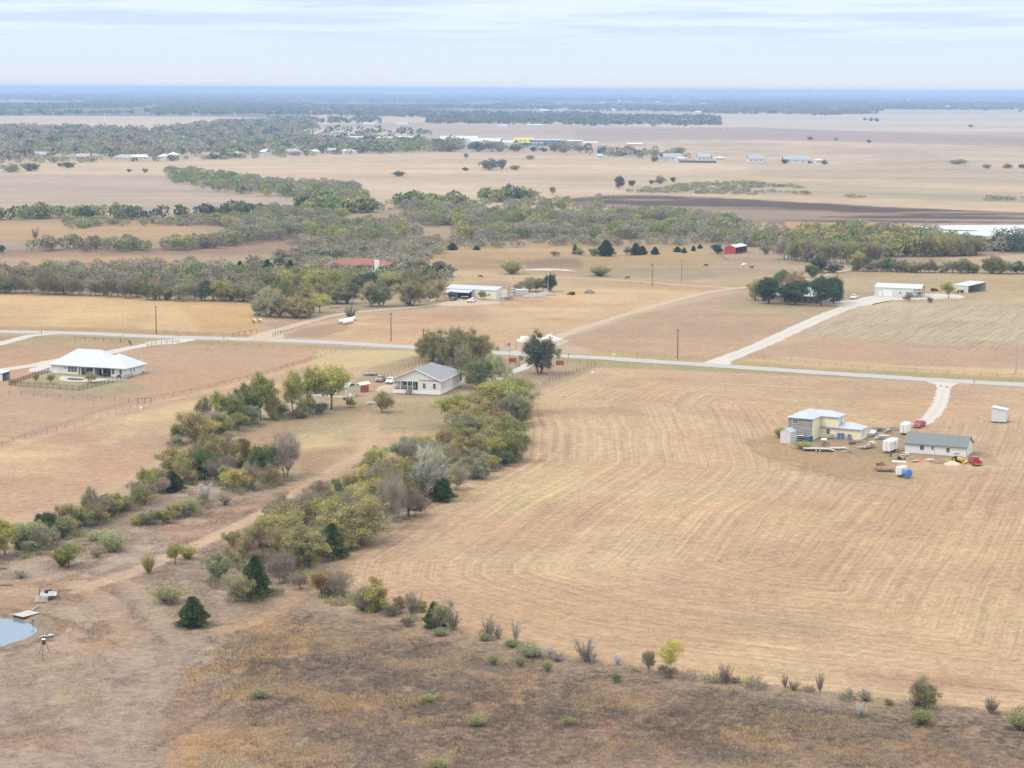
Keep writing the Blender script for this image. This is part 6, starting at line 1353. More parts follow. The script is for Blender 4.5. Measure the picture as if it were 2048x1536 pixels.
def tractor(px, py, ang, body, lab, canopy=False):
    t = thing('tractor', lab, 'tractor', G(px, py), ang); MB().loft([[(.1, -.35, .7), (.1, .35, .7), (.1, .35, 1.35), (.1, -.35, 1.35)], [(1.6, -.28, .65), (1.6, .28, .65), (1.6, .28, 1.2), (1.6, -.28, 1.2)]]).build('bonnet', body, t); MB().box(-.7, .1, -.3, .3, .6, .95).build('chassis', DKG, t)
    MB().box(-.6, -.15, -.25, .25, .95, 1.1).build('seat', BLK, t); MB().box(-.68, -.6, -.25, .25, 1.0, 1.5).build('seat_back', BLK, t)
    for s in (-1, 1):
        w = MB().tube((0, -.16, 0), (0, .16, 0), .68, .68, 16).build('rear_wheel', RUB, t, loc=(-.45, s * .6, .68)); MB().tube((0, -.18, 0), (0, .18, 0), .3, .3, 10).build('rim', body, w); MB().tube((0, -.1, 0), (0, .1, 0), .36, .36, 12).build('front_wheel', RUB, t, loc=(1.3, s * .55, .36))
    MB().tube((1.0, 0, 1.25), (1.0, 0, 1.8), .04, .04, 5).build('exhaust', DKG, t); MB().tube((-.05, 0, 1.0), (.15, 0, 1.45), .03, .03, 5).build('steering_column', BLK, t)
    if canopy:
        for x in (-.7, .1):
            for y in (-.45, .4): MB().box(x, x + .05, y, y + .05, .9, 2.1).build('canopy_post', DKG, t)
        MB().box(-.9, .35, -.6, .6, 2.1, 2.16).build('canopy', DKG, t)
    m = MB(); m.tube((1.5, -.4, .7), (2.2, -.4, .35), .06, .06, 5); m.tube((1.5, .4, .7), (2.2, .4, .35), .06, .06, 5); m.box(2.15, 2.6, -.7, .7, .1, .5); m.build('loader', body, t)
YEL = mat('yellow_paint', (.62, .40, .03), .5, var=.1); ORG = mat('orange_plastic', (.70, .16, .03), .5, var=.1); REDP = mat('red_tractor_paint', (.30, .03, .03), .5)
tractor(1867, 582.5, .3, REDP, 'dark tractor on the gravel behind the grey workshop'); tractor(1922, 586, 2.8, REDP, 'red tractor in front of the open white shed'); tractor(1914.5, 925, -.9, YEL, 'small yellow tractor with canopy beside the dirt pile', True)
tractor(1144, 590, 2.4, REDP, 'small red tractor standing alone in the dry field')
# ------------------------------------------------------------------ poles
def pole(px, py, h_, lab, m_=None, arm=True, lean=0.0, r_=.21, grp='utility poles'):
    t = thing('utility_pole', lab, 'pole', G(px, py), 0, grp); t.rotation_euler = (0, lean, .3)
    MB().tube((0, 0, -.2), (0, 0, h_), r_, r_ * .7, 8).build('shaft', m_ or mat('pole_wood', (.17, .09, .06), .9, var=.2, scale=2), t)
    if arm:
        MB().box(-.9, .9, -.06, .06, h_ - .55, h_ - .42).build('crossarm', WOOD, t)
        for x in (-.8, 0, .8): MB().tube((x, 0, h_ - .42), (x, 0, h_ - .2), .05, .04, 5).build('insulator', SILV, t)
    return t
pole(312.5, 668, 10.2, 'brown utility pole at the edge of the golden field'); pole(782, 683, 10.2, 'reddish brown pole in the dry field right of the tan drive'); pole(847, 706, 8.2, 'pole rising behind the trees of the beige house')
pole(1355, 717, 9.9, 'brown pole beside the road left of the ranch drive'); pole(2031.5, 748, 9.8, 'grey pole near the right edge of the picture', SILV, False)
pole(702, 641, 10.6, 'leaning dark pole behind the white hay bales', lean=.07); pole(246, 684, 11.5, 'pale thin pole on the near side of the road', mat('pale_pole', (.45, .40, .36), .8), False, r_=.12)
t = pole(1096, 584, 9.0, 'pale pole with transformer behind the wood pile', mat('pale_pole', (.45, .40, .36), .8), False); MB().tube((.3, 0, 7.4), (.3, 0, 8.3), .28, .28, 8).build('transformer', W_PAINT, t)
pole(1304, 573, 10.5, 'pole beside the gravel road at the paddock'); pole(1363, 564, 10.2, 'thin pole among the grazing horses', r_=.12); pole(1564, 577, 9.0, 'pole standing behind the stone ranch house', arm=False)
pole(1502 - 470, 700, 4.2, 'short pole behind the front yard tree', arm=False, r_=.08)
t = thing('flagpole', 'dark flagpole with a faded flag by the gravel road mouth', 'flagpole', G(1020, 727)); MB().tube((0, 0, 0), (0, 0, 6.8), .06, .04, 6).build('shaft', DKG, t)
FL = mat('flag_white', (.75, .72, .72), .8); FR = mat('flag_red', (.45, .08, .08), .8); FB = mat('flag_blue', (.05, .07, .25), .8)
for i in range(7): MB().loft([[(-1.6, .02, 5.35 + i * .14), (0, 0, 5.5 + i * .15), (0, 0, 5.64 + i * .15), (-1.6, .02, 5.48 + i * .14)], [(-1.6, .05, 5.35 + i * .14), (0, .03, 5.5 + i * .15), (0, .03, 5.64 + i * .15), (-1.6, .05, 5.48 + i * .14)]]).build('stripe', (FR, FL)[i % 2], t)
MB().box(-.65, -.01, -.02, -.005, 6.05, 6.55).build('canton', FB, t)
for x, y, a, lab in ((83, 670, 0, 'black mailbox on a post at the left road edge'), (448, 682.5, 0, 'dark mailbox beside the road below the golden field'), (1137, 716, 0, 'black mailbox in front of the red gate panels'), (1948, 770, 0, 'grey mailbox on the road near the right edge'), (455, 683.5, 0, 'white mailbox beside the dark one at the road')):
    t = thing('mailbox', lab, 'mailbox', G(x, y)); mm = W_PAINT if 'white' in lab else BLK
    MB().box(-.05, .05, -.05, .05, 0, 1.1).build('post', WOOD, t); MB().loft([[(-.14, y_, 1.1), (.14, y_, 1.1), (.14, y_, 1.28), (.09, y_, 1.38), (-.09, y_, 1.38), (-.14, y_, 1.28)] for y_ in (-.28, .28)]).build('box', mm, t); MB().box(.14, .16, -.05, .05, 1.25, 1.5).build('flag', LAMPR, t)
t = thing('monument', 'small pale stone gate pillar by the road mouth', 'pillar', G(983, 699)); MB().box(-.5, .5, -.4, .4, 0, 2.1).build('shaft', W_PAINT, t); MB().box(-.6, .6, -.5, .5, 2.1, 2.3).build('cap', CONC, t)
# transmission poles far away
for i, (x, y, hp) in enumerate(((107, 243, 20), (210, 245, 20), (307, 244, 18), (386, 242, 18), (470, 240, 16), (548, 238, 18), (622, 238, 18), (700, 240, 12), (877, 238, 14), (977, 234, 10), (468, 300, 20), (755, 268, 22))):
    h_ = hp / SC(x, y); t = thing('transmission_pole', f'{ordw(i + 1)} thin pale transmission pole from the left on the far plain' if i < 10 else ('pale mast rising from the town trees' if i == 10 else 'pale mast beside the pale halls'), 'pole', G(x, y), 0, 'transmission poles')
    MB().tube((0, 0, 0), (0, 0, h_), .9, .5, 6).build('shaft', mat('galv_far', (.62, .64, .66), .6), t); MB().box(-4, 4, -.3, .3, h_ * .86, h_ * .86 + .5).build('crossarm', mat('galv_far', (.62, .64, .66), .6), t)

# ------------------------------------------------------------------ hay bales
WRAP = mat('white_bale_wrap', (.66, .64, .62), .45, var=.12, scale=2); HAYM = mat('bale_hay', (.36, .25, .14), .95, var=.3, scale=5)
bw = MB()
R_b = [[(x, math.cos(i * PI / 9) * r_, .8 + math.sin(i * PI / 9) * r_) for i in range(18)] for x, r_ in ((-.6, .74), (-.52, .8), (0, .82), (.52, .8), (.6, .74))]
bm_w = bw.loft(R_b, False).mesh('wrap', WRAP, True)
bh = MB()
for x in (-.6, .6):
    R2 = [[(x * s, math.cos(i * PI / 9) * q, .8 + math.sin(i * PI / 9) * q) for i in range(18)] for s, q in ((1.0, .74), (1.05, .5), (.99, .25), (1.03, .05))]
    bh.loft(R2)
bm_h = bh.mesh('hay_end', HAYM)
def bale(px, py, ang, lab, grp):
    t = thing('hay_bale', lab, 'hay bale', G(px, py), ang, grp); put('wrap', bm_w, t); put('hay_end', bm_h, t)
bale(508, 646, 1.3, 'left of the two white wrapped bales at the golden field corner', 'pair of wrapped bales'); bale(519.5, 646, 1.3, 'right of the two white wrapped bales at the golden field corner', 'pair of wrapped bales')
for i in range(7):
    p = (680 + i * 4.6, 647.5 - i * 1.05); bale(p[0], p[1], .35, f'{ordw(i + 1)} white bale from the left in the row by the leaning pole' if i else 'leftmost hay bale of the row by the leaning pole', 'row of wrapped bales')
for i in range(4):
    p = (688 + i * 5.2, 649 - i * 1.05); bale(p[0], p[1] + .3, .35, f'{ordw(i + 1)} bale from the left in the front file by the leaning pole', 'row of wrapped bales')

# ------------------------------------------------------------------ animals
def skinmesh(name, pts, edges, rad, m_, sub=1):
    me = bpy.data.meshes.new(name); me.from_pydata(pts, edges, []); o = bpy.data.objects.new(name, me); COL.objects.link(o)
    sk = o.modifiers.new('s', 'SKIN'); ss = o.modifiers.new('u', 'SUBSURF'); ss.levels = ss.render_levels = sub
    for i, r_ in enumerate(rad): me.skin_vertices[0].data[i].radius = (r_, r_)
    me.skin_vertices[0].data[0].use_root = True
    dg = bpy.context.evaluated_depsgraph_get(); out = bpy.data.meshes.new_from_object(o.evaluated_get(dg)); bpy.data.objects.remove(o)
    out.name = name; out.materials.clear(); out.materials.append(m_); out.shade_smooth(); return out
def beast(name, m_, graze, cow=False):
    k = .85 if cow else 1.0
    head = [(1.25, 0, .85), (1.45, 0, .35), (1.62, 0, .08)] if graze else [(1.15, 0, 1.75), (1.3, 0, 1.95), (1.7, 0, 1.75)]
    if cow and not graze: head = [(1.1, 0, 1.4), (1.3, 0, 1.5), (1.65, 0, 1.3)]
    P_ = [(0, 0, 1.15 * k), (-.6, 0, 1.2 * k), (.6, 0, 1.15 * k), (.9, 0, 1.25 * k)] + head
    E = [(0, 1), (0, 2), (2, 3), (3, 4), (4, 5), (5, 6)]; rad = [.33, .34, .34, .24, .16, .13, .09]
    for x, s, par in ((-.65, 1, 1), (-.65, -1, 1), (.65, 1, 2), (.65, -1, 2)):
        n = len(P_); bk = -.12 if x < 0 else .03
        P_ += [(x + (.08 if x < 0 else 0), .17 * s, .75 * k), (x + bk, .17 * s, .42 * k), (x, .17 * s, .02)]; E += [(par, n), (n, n + 1), (n + 1, n + 2)]; rad += [.14, .07, .06]
    n = len(P_); P_ += [(-.95, 0, 1.2 * k), (-1.05, 0, .6 * k)]; E += [(1, n), (n, n + 1)]; rad += [.07, .05]
    n = len(P_); P_ += [(head[1][0] - .1, .09, head[1][2] + .22), (head[1][0] - .1, -.09, head[1][2] + .22)]; E += [(5, n), (5, n + 1)]; rad += [.03, .03]
    return skinmesh(name, P_, E, rad, m_)
CB = mat('black_coat', (.02, .018, .018), .7, var=.1); CW = mat('white_coat', (.62, .60, .56), .8, var=.1); CBR = mat('dark_brown_coat', (.06, .03, .02), .7, var=.2)
hb, hw2, hbr = beast('horse_body', CB, True), beast('horse_body', CW, True), beast('horse_body', CBR, False)
for px, py, a, me, lab in ((1256, 559, 3.0, hb, 'black horse grazing left of the gravel road'), (1413, 534, 2.9, hb, 'black horse grazing in the paddock left of the white ones'), (1485, 534, .3, hw2, 'white horse grazing in the paddock'), (1503, 538, .4, hbr, 'dark horse standing right of the white horse'), (1489, 532, 2.6, hw2, 'second white horse partly behind the first'), (960, 556.5, 0, hb, 'black animal standing by the gravel road behind the workshop'), (864, 606, .6, hw2, 'white pony statue on the grass by the tan drive')):
    t = thing('horse', lab, 'horse', G(px, py), a); put('body', me, t)
cb = beast('cow_body', CB, True, True)
rr = random.Random(4)
for i in range(34):
    x = 1215 + i * 7.2 + rr.uniform(-3, 3) if i < 28 else 1385 + (i - 28) * 14; y = 254.5 + rr.uniform(-1.2, 1.6) + (3 if i >= 30 else 0)
    t = thing('cow', 'dark cow in the scattered herd on the far pasture', 'cow', G(x, y), rr.uniform(0, 6), 'cattle herd on the far pasture'); put('body', cb, t, scl=(1.5, 1.5, 1.3))

# ------------------------------------------------------------------ pond things
dk = thing('floating_dock', 'grey plank dock resting at the pond edge', 'dock', G(24, 1234, -.25), 0)
a = G(24, 1232); b = G(47, 1237); dk.rotation_euler = (0, 0, math.atan2(b.y - a.y, b.x - a.x)); wL = (b - a).length; dl = 3.6
for i in range(9): MB().box(0 + i * wL / 9 + .01, (i + 1) * wL / 9 - .02, 0, dl, .38, .44).build('plank', GWOOD, dk)
for y in (.2, dl - .4): MB().box(0, wL, y, y + .15, .18, .38).build('beam', WOOD, dk)
for x in (.1, wL - .5): MB().tube((x + .2, .2, .05), (x + .2, dl - .2, .05), .22, .22, 8).build('float', BLK, dk)
pf = thing('deck', 'raised grey wooden deck with steps above the pond', 'deck', G(72, 1206), 0); a = G(72, 1206); b = G(92, 1207); pf.rotation_euler = (0, 0, math.atan2(b.y - a.y, b.x - a.x) + .35)
for i in range(8): MB().box(.35 * i + .6, .35 * i + .93, 1.6, 4.6, .75, .81).build('plank', GWOOD, pf)
for i in range(5): MB().box(-.2, 2.0, .1 + i * .3, .36 + i * .3, .1 + i * .14, .16 + i * .14).build('step', GWOOD, pf)
for x in (.65, 3.2):
    for y in (1.7, 4.4): MB().box(x, x + .12, y, y + .12, -.2, .75).build('post', WOOD, pf)
for y in (1.7, 3.0, 4.3): MB().box(.5, .58, y, y + .08, .8, 1.9).build('rail_post', DKG, pf)
m = MB(); m.box(.5, .58, 1.7, 4.4, 1.82, 1.9); m.box(.5, .58, 1.7, 4.4, 1.35, 1.42); m.build('handrail', DKG, pf)
t = thing('storage_box', 'dark storage box standing on the deck', 'box', pf.matrix_basis @ Vector((1.5, 3.4, .81)), .5); MB().box(0, 1.1, 0, .55, 0, .5).build('body', BLK, t); MB().box(-.03, 1.13, -.03, .58, .5, .56).build('lid', DKG, t)
t = thing('cooler', 'small white cooler on the deck before the dark box', 'cooler', pf.matrix_basis @ Vector((2.1, 2.5, .81)), .5); MB().box(0, .7, 0, .4, 0, .35).build('body', W_PAINT, t); MB().box(-.02, .72, -.02, .42, .35, .42).build('lid', mat('pale_blue', (.4, .5, .6), .5), t)
gw = thing('gangplank', 'narrow plank leading from the deck to the dock', 'plank', G(78, 1213)); q = G(60, 1226) - G(78, 1213); MB().bar((0, 0, .25), (q.x, q.y, .2), .12).build('board', GWOOD, gw)
fd = thing('deer_feeder', 'tripod game feeder with dark barrel near the pond', 'feeder', G(88, 1309))
BR = MB().tube((0, 0, 1.7), (0, 0, 2.45), .3, .3, 12).build('barrel', mat('maroon_barrel', (.16, .05, .05), .6), fd); MB().tube((0, 0, 2.45), (0, 0, 2.6), .33, .2, 12).build('lid', W_PAINT, BR); MB().tube((0, 0, 1.5), (0, 0, 1.7), .12, .25, 10).build('funnel', DKG, fd)
for a in (0.5, 2.6, 4.7): MB().tube((math.cos(a) * 1.0, math.sin(a) * 1.0, 0), (math.cos(a + PI) * .1, math.sin(a + PI) * .1, 3.1), .04, .04, 5).build('leg', BLK, fd)
ky = thing('kayak', 'teal and white kayak lying on the bank', 'kayak', G(94, 1274), .6); KR = []
for x, w, hh in ((-1.3, .02, .3), (-.95, .25, .28), (0, .36, .3), (.95, .25, .28), (1.3, .02, .34)): KR.append([(x, math.cos(i * PI / 5) * w, .18 + math.sin(i * PI / 5) * hh * .5) for i in range(10)])
MB().loft(KR).build('hull', mat('teal_plastic', (.22, .40, .38), .4), ky, True); MB().box(-.75, .75, -.2, .2, .3, .36).build('deck', W_PAINT, ky); MB().box(-.35, .3, -.16, .16, .33, .37).build('cockpit', DARK, ky)
t = thing('t_post', 'dark cross shaped stake standing in the pond', 'stake', G(66, 1258, -.9)); MB().tube((0, 0, 0), (0, 0, 1.6), .05, .05, 5).build('shaft', BLK, t); MB().tube((-.3, 0, 1.4), (.3, .1, 1.45), .04, .04, 5).build('crosspiece', BLK, t)
for px, py, l_, a, lab, mm in ((10, 1172, 2.6, .05, 'dark log lying at the left edge above the pond', RUST_), (2, 1139, 2.0, .1, 'small dead branch pile at the left edge', WOOD), (670, 616, 4.5, .1, 'fallen dark trunk beside the tan driveway', WOOD), (200, 477, 5, .1, 'fallen dead tree on the pasture at left', WOOD), (735, 922, 3.0, .1, 'weathered branch beside the dirt track', GWOOD), (796, 856, 4.0, .1, 'fallen branch on the grass behind the yard', GWOOD)):
    t = thing('log', lab, 'log', G(px, py), a); MB().tube((-l_ / 2, 0, .12), (l_ / 2, .2, .16), .17, .11, 7).build('trunk', mm, t)
    for i in range(4): MB().tube((-l_ / 4 + i * l_ / 5, 0, .15), (-l_ / 4 + i * l_ / 5 + .7, (-1) ** i * .8, .45), .06, .02, 4).build('branch', mm, t)

# ------------------------------------------------------------------ boulders and rubble
def rock(name, r_, seed, m_):
    rr = np.random.RandomState(seed); R = []
    for k in range(1, 5):
        ph = PI * k / 5; R.append([(math.cos(i * PI / 4) * math.sin(ph) * r_ * rr.uniform(.75, 1.15), math.sin(i * PI / 4) * math.sin(ph) * r_ * rr.uniform(.75, 1.15), r_ * .45 - math.cos(ph) * r_ * .62 * rr.uniform(.9, 1.1)) for i in range(8)])
    return MB().loft(R).mesh(name, m_)
RK = mat('white_limestone', (.66, .62, .56), .9, var=.2, scale=2)
rks = [rock('boulder', 1.0, i, RK) for i in range(4)]
t = thing('boulder_pile', 'pile of white limestone boulders behind the front yard tree', 'boulders', G(1075, 680)); rr = random.Random(9)
for i in range(34):
    q = G(1038 + rr.random() * 84, 684 - rr.random() * 9) - G(1075, 680); o = put('boulder', rks[i % 4], t, (q.x, q.y, rr.choice((0, 0, .5))), (0, 0, rr.uniform(0, 6))); s = rr.uniform(.6, 1.3); o.scale = (s, s, s * .8)
t = thing('curb_wall', 'low white wall along the boulder pile', 'wall', G(1033, 684)); q = G(1070, 686) - G(1033, 684); MB().loft([[(0, 0, 0), (q.x, q.y, 0), (q.x, q.y, .7), (0, 0, .9)], [(0, .8, 0), (q.x, q.y + .8, 0), (q.x, q.y + .8, .7), (0, .8, .9)]]).build('left_section', W_PAINT, t)
q = G(1110, 686) - G(1033, 684); q2 = G(1126, 681) - G(1033, 684); MB().loft([[(q.x, q.y, 0), (q2.x, q2.y, 0), (q2.x, q2.y, .9), (q.x, q.y, .7)], [(q.x, q.y + .8, 0), (q2.x, q2.y + .8, 0), (q2.x, q2.y + .8, .9), (q.x, q.y + .8, .7)]]).build('right_section', W_PAINT, t)
def heap(px, py, w, d, h_, m_, lab, cat, name, seed, n=70, size=.5):
    t = thing(name, lab, cat, G(px, py)); r_ = np.random.RandomState(seed); mb = MB()
    R = [[(math.cos(i * PI / 8) * w * q * r_.uniform(.85, 1.1), math.sin(i * PI / 8) * d * q * r_.uniform(.85, 1.1), zz * h_) for i in range(16)] for zz, q in ((-.1, 1), (.25, .82), (.6, .55), (.88, .25), (1, .05))]
    MB().loft(R).build('mound', m_, t, True)
    if n:
        for i in range(n):
            a, q = r_.uniform(0, 6.28), r_.uniform(0, .95); p = Vector((math.cos(a) * w * q, math.sin(a) * d * q, h_ * (1 - q) * .9)); e = p + Vector((r_.uniform(-1, 1), r_.uniform(-1, 1), r_.uniform(-.1, .35))) * size
            mb.tube(p, e, .06, .03, 3)
        o = mb.build('sticks', m_, t); o['kind'] = 'stuff'
heap(1905, 930, 2.4, 2.2, 1.0, mat('sand', (.48, .38, .27), .95, var=.1), 'pale heap of sand below the long white house', 'sand heap', 'sand_heap', 1, 0)
heap(1880, 925, 2.6, 1.8, .9, mat('brush_wood', (.26, .18, .12), .95, var=.3, scale=3), 'brown heap of debris left of the sand heap', 'debris heap', 'debris_heap', 2, 60, .9)
heap(1066, 594, 6, 4, 1.8, mat('grey_branches', (.34, .29, .25), .95, var=.3, scale=2), 'long grey heap of branches beside the cream workshop', 'branch heap', 'branch_heap', 3, 160, 1.6)
heap(1090, 590, 5, 4, 1.6, mat('grey_branches', (.34, .29, .25), .95), 'grey heap of branches below the pale pole', 'branch heap', 'branch_heap', 4, 140, 1.6)
heap(1179, 586, 2.6, 3, 1.6, mat('dark_earth', (.17, .14, .12), .95, var=.3), 'round dark earth mound in the dry field', 'earth mound', 'earth_mound', 5, 40, 1.0)
# ------------------------------------------------------------------ yard clutter by the yellow house
def tbl(px, py, w, d, h_, top, lab, ang=0, name='work_table', tilt=0):
    t = thing(name, lab, 'table', G(px, py), ang); MB().loft([[(0, 0, h_), (w, 0, h_), (w, 0, h_ + .06), (0, 0, h_ + .06)], [(0, d, h_ + tilt), (w, d, h_ + tilt), (w, d, h_ + .06 + tilt), (0, d, h_ + .06 + tilt)]]).build('tabletop', top, t)
    for x in (.05, w - .12):
        for y in (.05, d - .12): MB().box(x, x + .07, y, y + .07, 0, h_ + tilt * y / d).build('leg', DKG, t)
    return t
tbl(1736, 874, 1.6, 4.2, .9, GM_ROOF, 'grey sheet metal canopy table right of the yellow wing', -.35, tilt=.35)
tr = thing('flatbed_trailer', 'long grey flatbed trailer in the grass below the yellow house', 'trailer', G(1606, 902.5), -.12)
for i in range(12): MB().box(i * .55, i * .55 + .52, 0, 2.2, .62, .68).build('plank', GWOOD, tr)
MB().box(0, 6.6, -.05, 0, .45, .66).build('side_rail', DKG, tr); MB().box(0, 6.6, 2.2, 2.25, .45, .66).build('side_rail', DKG, tr); MB().loft([[(6.6, 0, .62), (6.6, 2.2, .62), (6.6, 2.2, .68), (6.6, 0, .68)], [(7.6, 0, .15), (7.6, 2.2, .15), (7.6, 2.2, .21), (7.6, 0, .21)]]).build('ramp', GWOOD, tr)
tm = MB().tube((0, -.12, 0), (0, .12, 0), .33, .33, 12).mesh('wheel', RUB); rm_ = MB().tube((0, -.13, 0), (0, .13, 0), .2, .2, 10).mesh('rim', W_PAINT)
for x in (3.2, 4.1):
    for y in (-.2, 2.4): w = put('wheel', tm, tr, (x, y, .33)); put('rim', rm_, w)
m = MB(); m.tube((0, .5, .5), (-1.4, 1.1, .45), .05, .05, 4); m.tube((0, 1.7, .5), (-1.4, 1.1, .45), .05, .05, 4); m.build('tow_bar', DKG, tr)
def lumber(px, py, ang, cols, lab, n=7, l_=3.2, name='scrap_pile', cat='scrap pile', h_=.5, seed=1):
    t = thing(name, lab, cat, G(px, py), ang); r_ = random.Random(seed)
    for i in range(n):
        y = r_.uniform(-.9, .9); z = .05 + r_.random() * h_; a = r_.uniform(-.35, .35); c, s = math.cos(a), math.sin(a); x0 = r_.uniform(-.6, .6); ll = l_ * r_.uniform(.5, 1) / 2
        MB().loft([[(x0 - c * ll + s * w, y - s * ll - c * w, z + zz) for w, zz in ((-.14, 0), (.14, 0), (.14, .08), (-.14, .08))], [(x0 + c * ll + s * w, y + s * ll - c * w, z + zz + .1) for w, zz in ((-.14, 0), (.14, 0), (.14, .08), (-.14, .08))]]).build('board', r_.choice(cols), t)
    return t
lumber(1735, 897, .9, [DKG, SILV, GWOOD, RUST_], 'grey scrap metal pile slanting towards the camper trailer', 12, 5, seed=2); lumber(1680, 899, 0, [W_PAINT, W_SID, GWOOD], 'white boards stacked on the grass below the yellow wing', 8, 4.2, seed=3)
lumber(1762, 878, .1, [W_PAINT, SILV, GREYW, DKG], 'heap of white and grey sheets between the trailers', 14, 3.6, h_=.8, seed=4); lumber(1757, 862, 0, [DKG, BLK, SILV], 'row of dark machinery scrap behind the table', 10, 3.4, h_=.7, seed=5)
lumber(1778, 866, .3, [DKG, W_PAINT, BLUEP], 'small dark and white scrap heap left of the white trailer', 8, 2.4, h_=.7, seed=6); lumber(1708, 888, 0, [BLK, DKG], 'black trough and beams before the yellow wing', 5, 2.4, h_=.4, seed=7)
lumber(1772, 943, -.15, [GWOOD, RUST_, SILV, WOOD], 'bundle of long pipes and boards left of the small box trailer', 12, 6, h_=.6, seed=8); lumber(1666, 877, 0, [WOOD, GWOOD], 'pile of brown boards against the yellow house corner', 7, 1.8, h_=.8, seed=9)
lumber(1018, 600, .1, [W_PAINT, DKG, mat('green_machine', (.08, .12, .07), .6), SILV], 'jumble of machines and barrels by the workshop end', 18, 5, h_=1.1, seed=10); lumber(999, 602, 0, [W_PAINT, SILV, DKG], 'white and grey scrap along the gravel by the workshop', 10, 4, h_=.6, seed=11)
lumber(1810, 912, .2, [W_PAINT, DKG, SILV], 'grey machine parts on the white pallet', 7, 1.8, h_=.7, seed=12); lumber(930, 599, 0, [RUST_, W_PAINT, DKG], 'clutter stored under the carport roof', 12, 3.4, h_=1.2, seed=13)
for i_, (x_, y_, a_, c_, n_, l_, lab_) in enumerate(((1650, 892, .4, [W_PAINT, DKG, WOOD], 6, 1.6, 'few white and dark boards scattered before the yellow wing door'), (1720, 884, -.3, [BLUEP, DKG, GWOOD], 6, 2.0, 'small dark lumber stack at the right corner of the yellow wing'), (1745, 888, .6, [W_PAINT, SILV], 7, 2.0, 'white sheet offcuts right of the scrap metal'), (1790, 861, .2, [DKG, SILV, RUST_], 6, 2.2, 'rusty frame parts behind the white trailer'), (1636, 902, .1, [GWOOD, W_PAINT], 5, 2.4, 'loose planks at the trailer ramp'), (1700, 905, -.2, [WOOD, GWOOD], 5, 2.6, 'brown planks lying in the bare yard'), (1832, 925, .2, [DKG, W_PAINT], 5, 1.4, 'small parts beside the orange barrier'), (1762, 930, .3, [WOOD, RUST_], 6, 2.4, 'brown scrap pile between pallet and pipe bundle'), (1860, 922, .2, [GWOOD, W_PAINT], 5, 1.8, 'white and grey offcuts left of the debris heap'), (1752, 871, .1, [W_PAINT, BLUEP, SILV], 8, 2.6, 'mixed sheets under the scrap row behind the canopy table'))):
    lumber(x_, y_, a_, c_, lab_, n_, l_, h_=.6, seed=40 + i_)
pl = thing('pallet', 'white pallet sheet on the grass below the camper trailer', 'pallet', G(1785, 925), -.1)
for i in range(6): MB().box(i * .55, i * .55 + .5, 0, 1.9, .08, .13).build('board', W_PAINT, pl)
for y in (.1, .9, 1.7): MB().box(0, 3.3, y, y + .1, 0, .08).build('beam', GWOOD, pl)
mw = thing('lawn_mower', 'yellow and black ride-on mower left on the pallet', 'mower', G(1801, 919, .13), .4); MB().loft([[(.2, -.35, .3), (.2, .35, .3), (.2, .35, .75), (.2, -.35, .75)], [(1.1, -.3, .3), (1.1, .3, .3), (1.1, .3, .6), (1.1, -.3, .6)]]).build('bonnet', YEL, mw); MB().box(-.7, .2, -.4, .4, .25, .5).build('chassis', BLK, mw); MB().box(-.5, -.1, -.22, .22, .5, .62).build('seat', BLK, mw); MB().box(-.58, -.5, -.22, .22, .6, 1.0).build('seat_back', BLK, mw)
for x, r_ in ((-.45, .28), (.85, .2)):
    for s in (-1, 1): MB().tube((x, s * .42 - .09, r_), (x, s * .42 + .09, r_), r_, r_, 10).build('wheel', RUB, mw)
og = thing('barrier', 'orange plastic barrier pieces right of the mower', 'barrier', G(1826, 923), .1)
for i in range(4): MB().loft([[(i * .5, -.2, 0), (i * .5 + .42, -.2, 0), (i * .5 + .42, .2, 0), (i * .5, .2, 0)], [(i * .5 + .1, -.05, .6), (i * .5 + .32, -.05, .6), (i * .5 + .32, .05, .6), (i * .5 + .1, .05, .6)]]).build('segment', ORG, og)
bt = thing('blue_tank', 'round blue tank on a frame beside the small box trailer', 'tank', G(1814, 956), .3); MB().loft([[(math.cos(i * PI / 7) * q, -.3 * 0 + z - 1.2, 1.2 + math.sin(i * PI / 7) * q) for i in range(14)] for z, q in ((.3, .6), (.4, .95), (1.6, .95), (1.7, .6))]).build('shell', mat('blue_plastic', (.07, .20, .52), .45, var=.15), bt)
for x in (-.7, .6):
    for y in (-.8, .3): MB().box(x, x + .1, y, y + .1, 0, .6).build('leg', SILV, bt)
MB().box(-.8, .8, -.85, .45, .25, .32).build('frame', SILV, bt)
t = thing('barrel', 'small rust red barrel in front of the camper trailer', 'barrel', G(1781, 913)); MB().tube((0, 0, 0), (0, 0, .9), .32, .32, 12).build('shell', RUST_, t); MB().tube((0, 0, .9), (0, 0, .95), .34, .34, 12).build('lid', DKG, t); MB().tube((0, 0, .95), (0, 0, 4.6), .04, .04, 5).build('pipe', RUST_, t)
t = thing('propane_tank', 'white propane tank standing on the grass before the yellow house', 'tank', G(1648, 885)); MB().loft([[(x, math.cos(i * PI / 5) * q, .75 + math.sin(i * PI / 5) * q) for i in range(10)] for x, q in ((-.75, .1), (-.6, .38), (.6, .38), (.75, .1))]).build('shell', W_PAINT, t, True)
for x in (-.4, .35): MB().box(x, x + .08, -.25, .25, 0, .4).build('foot', DKG, t)
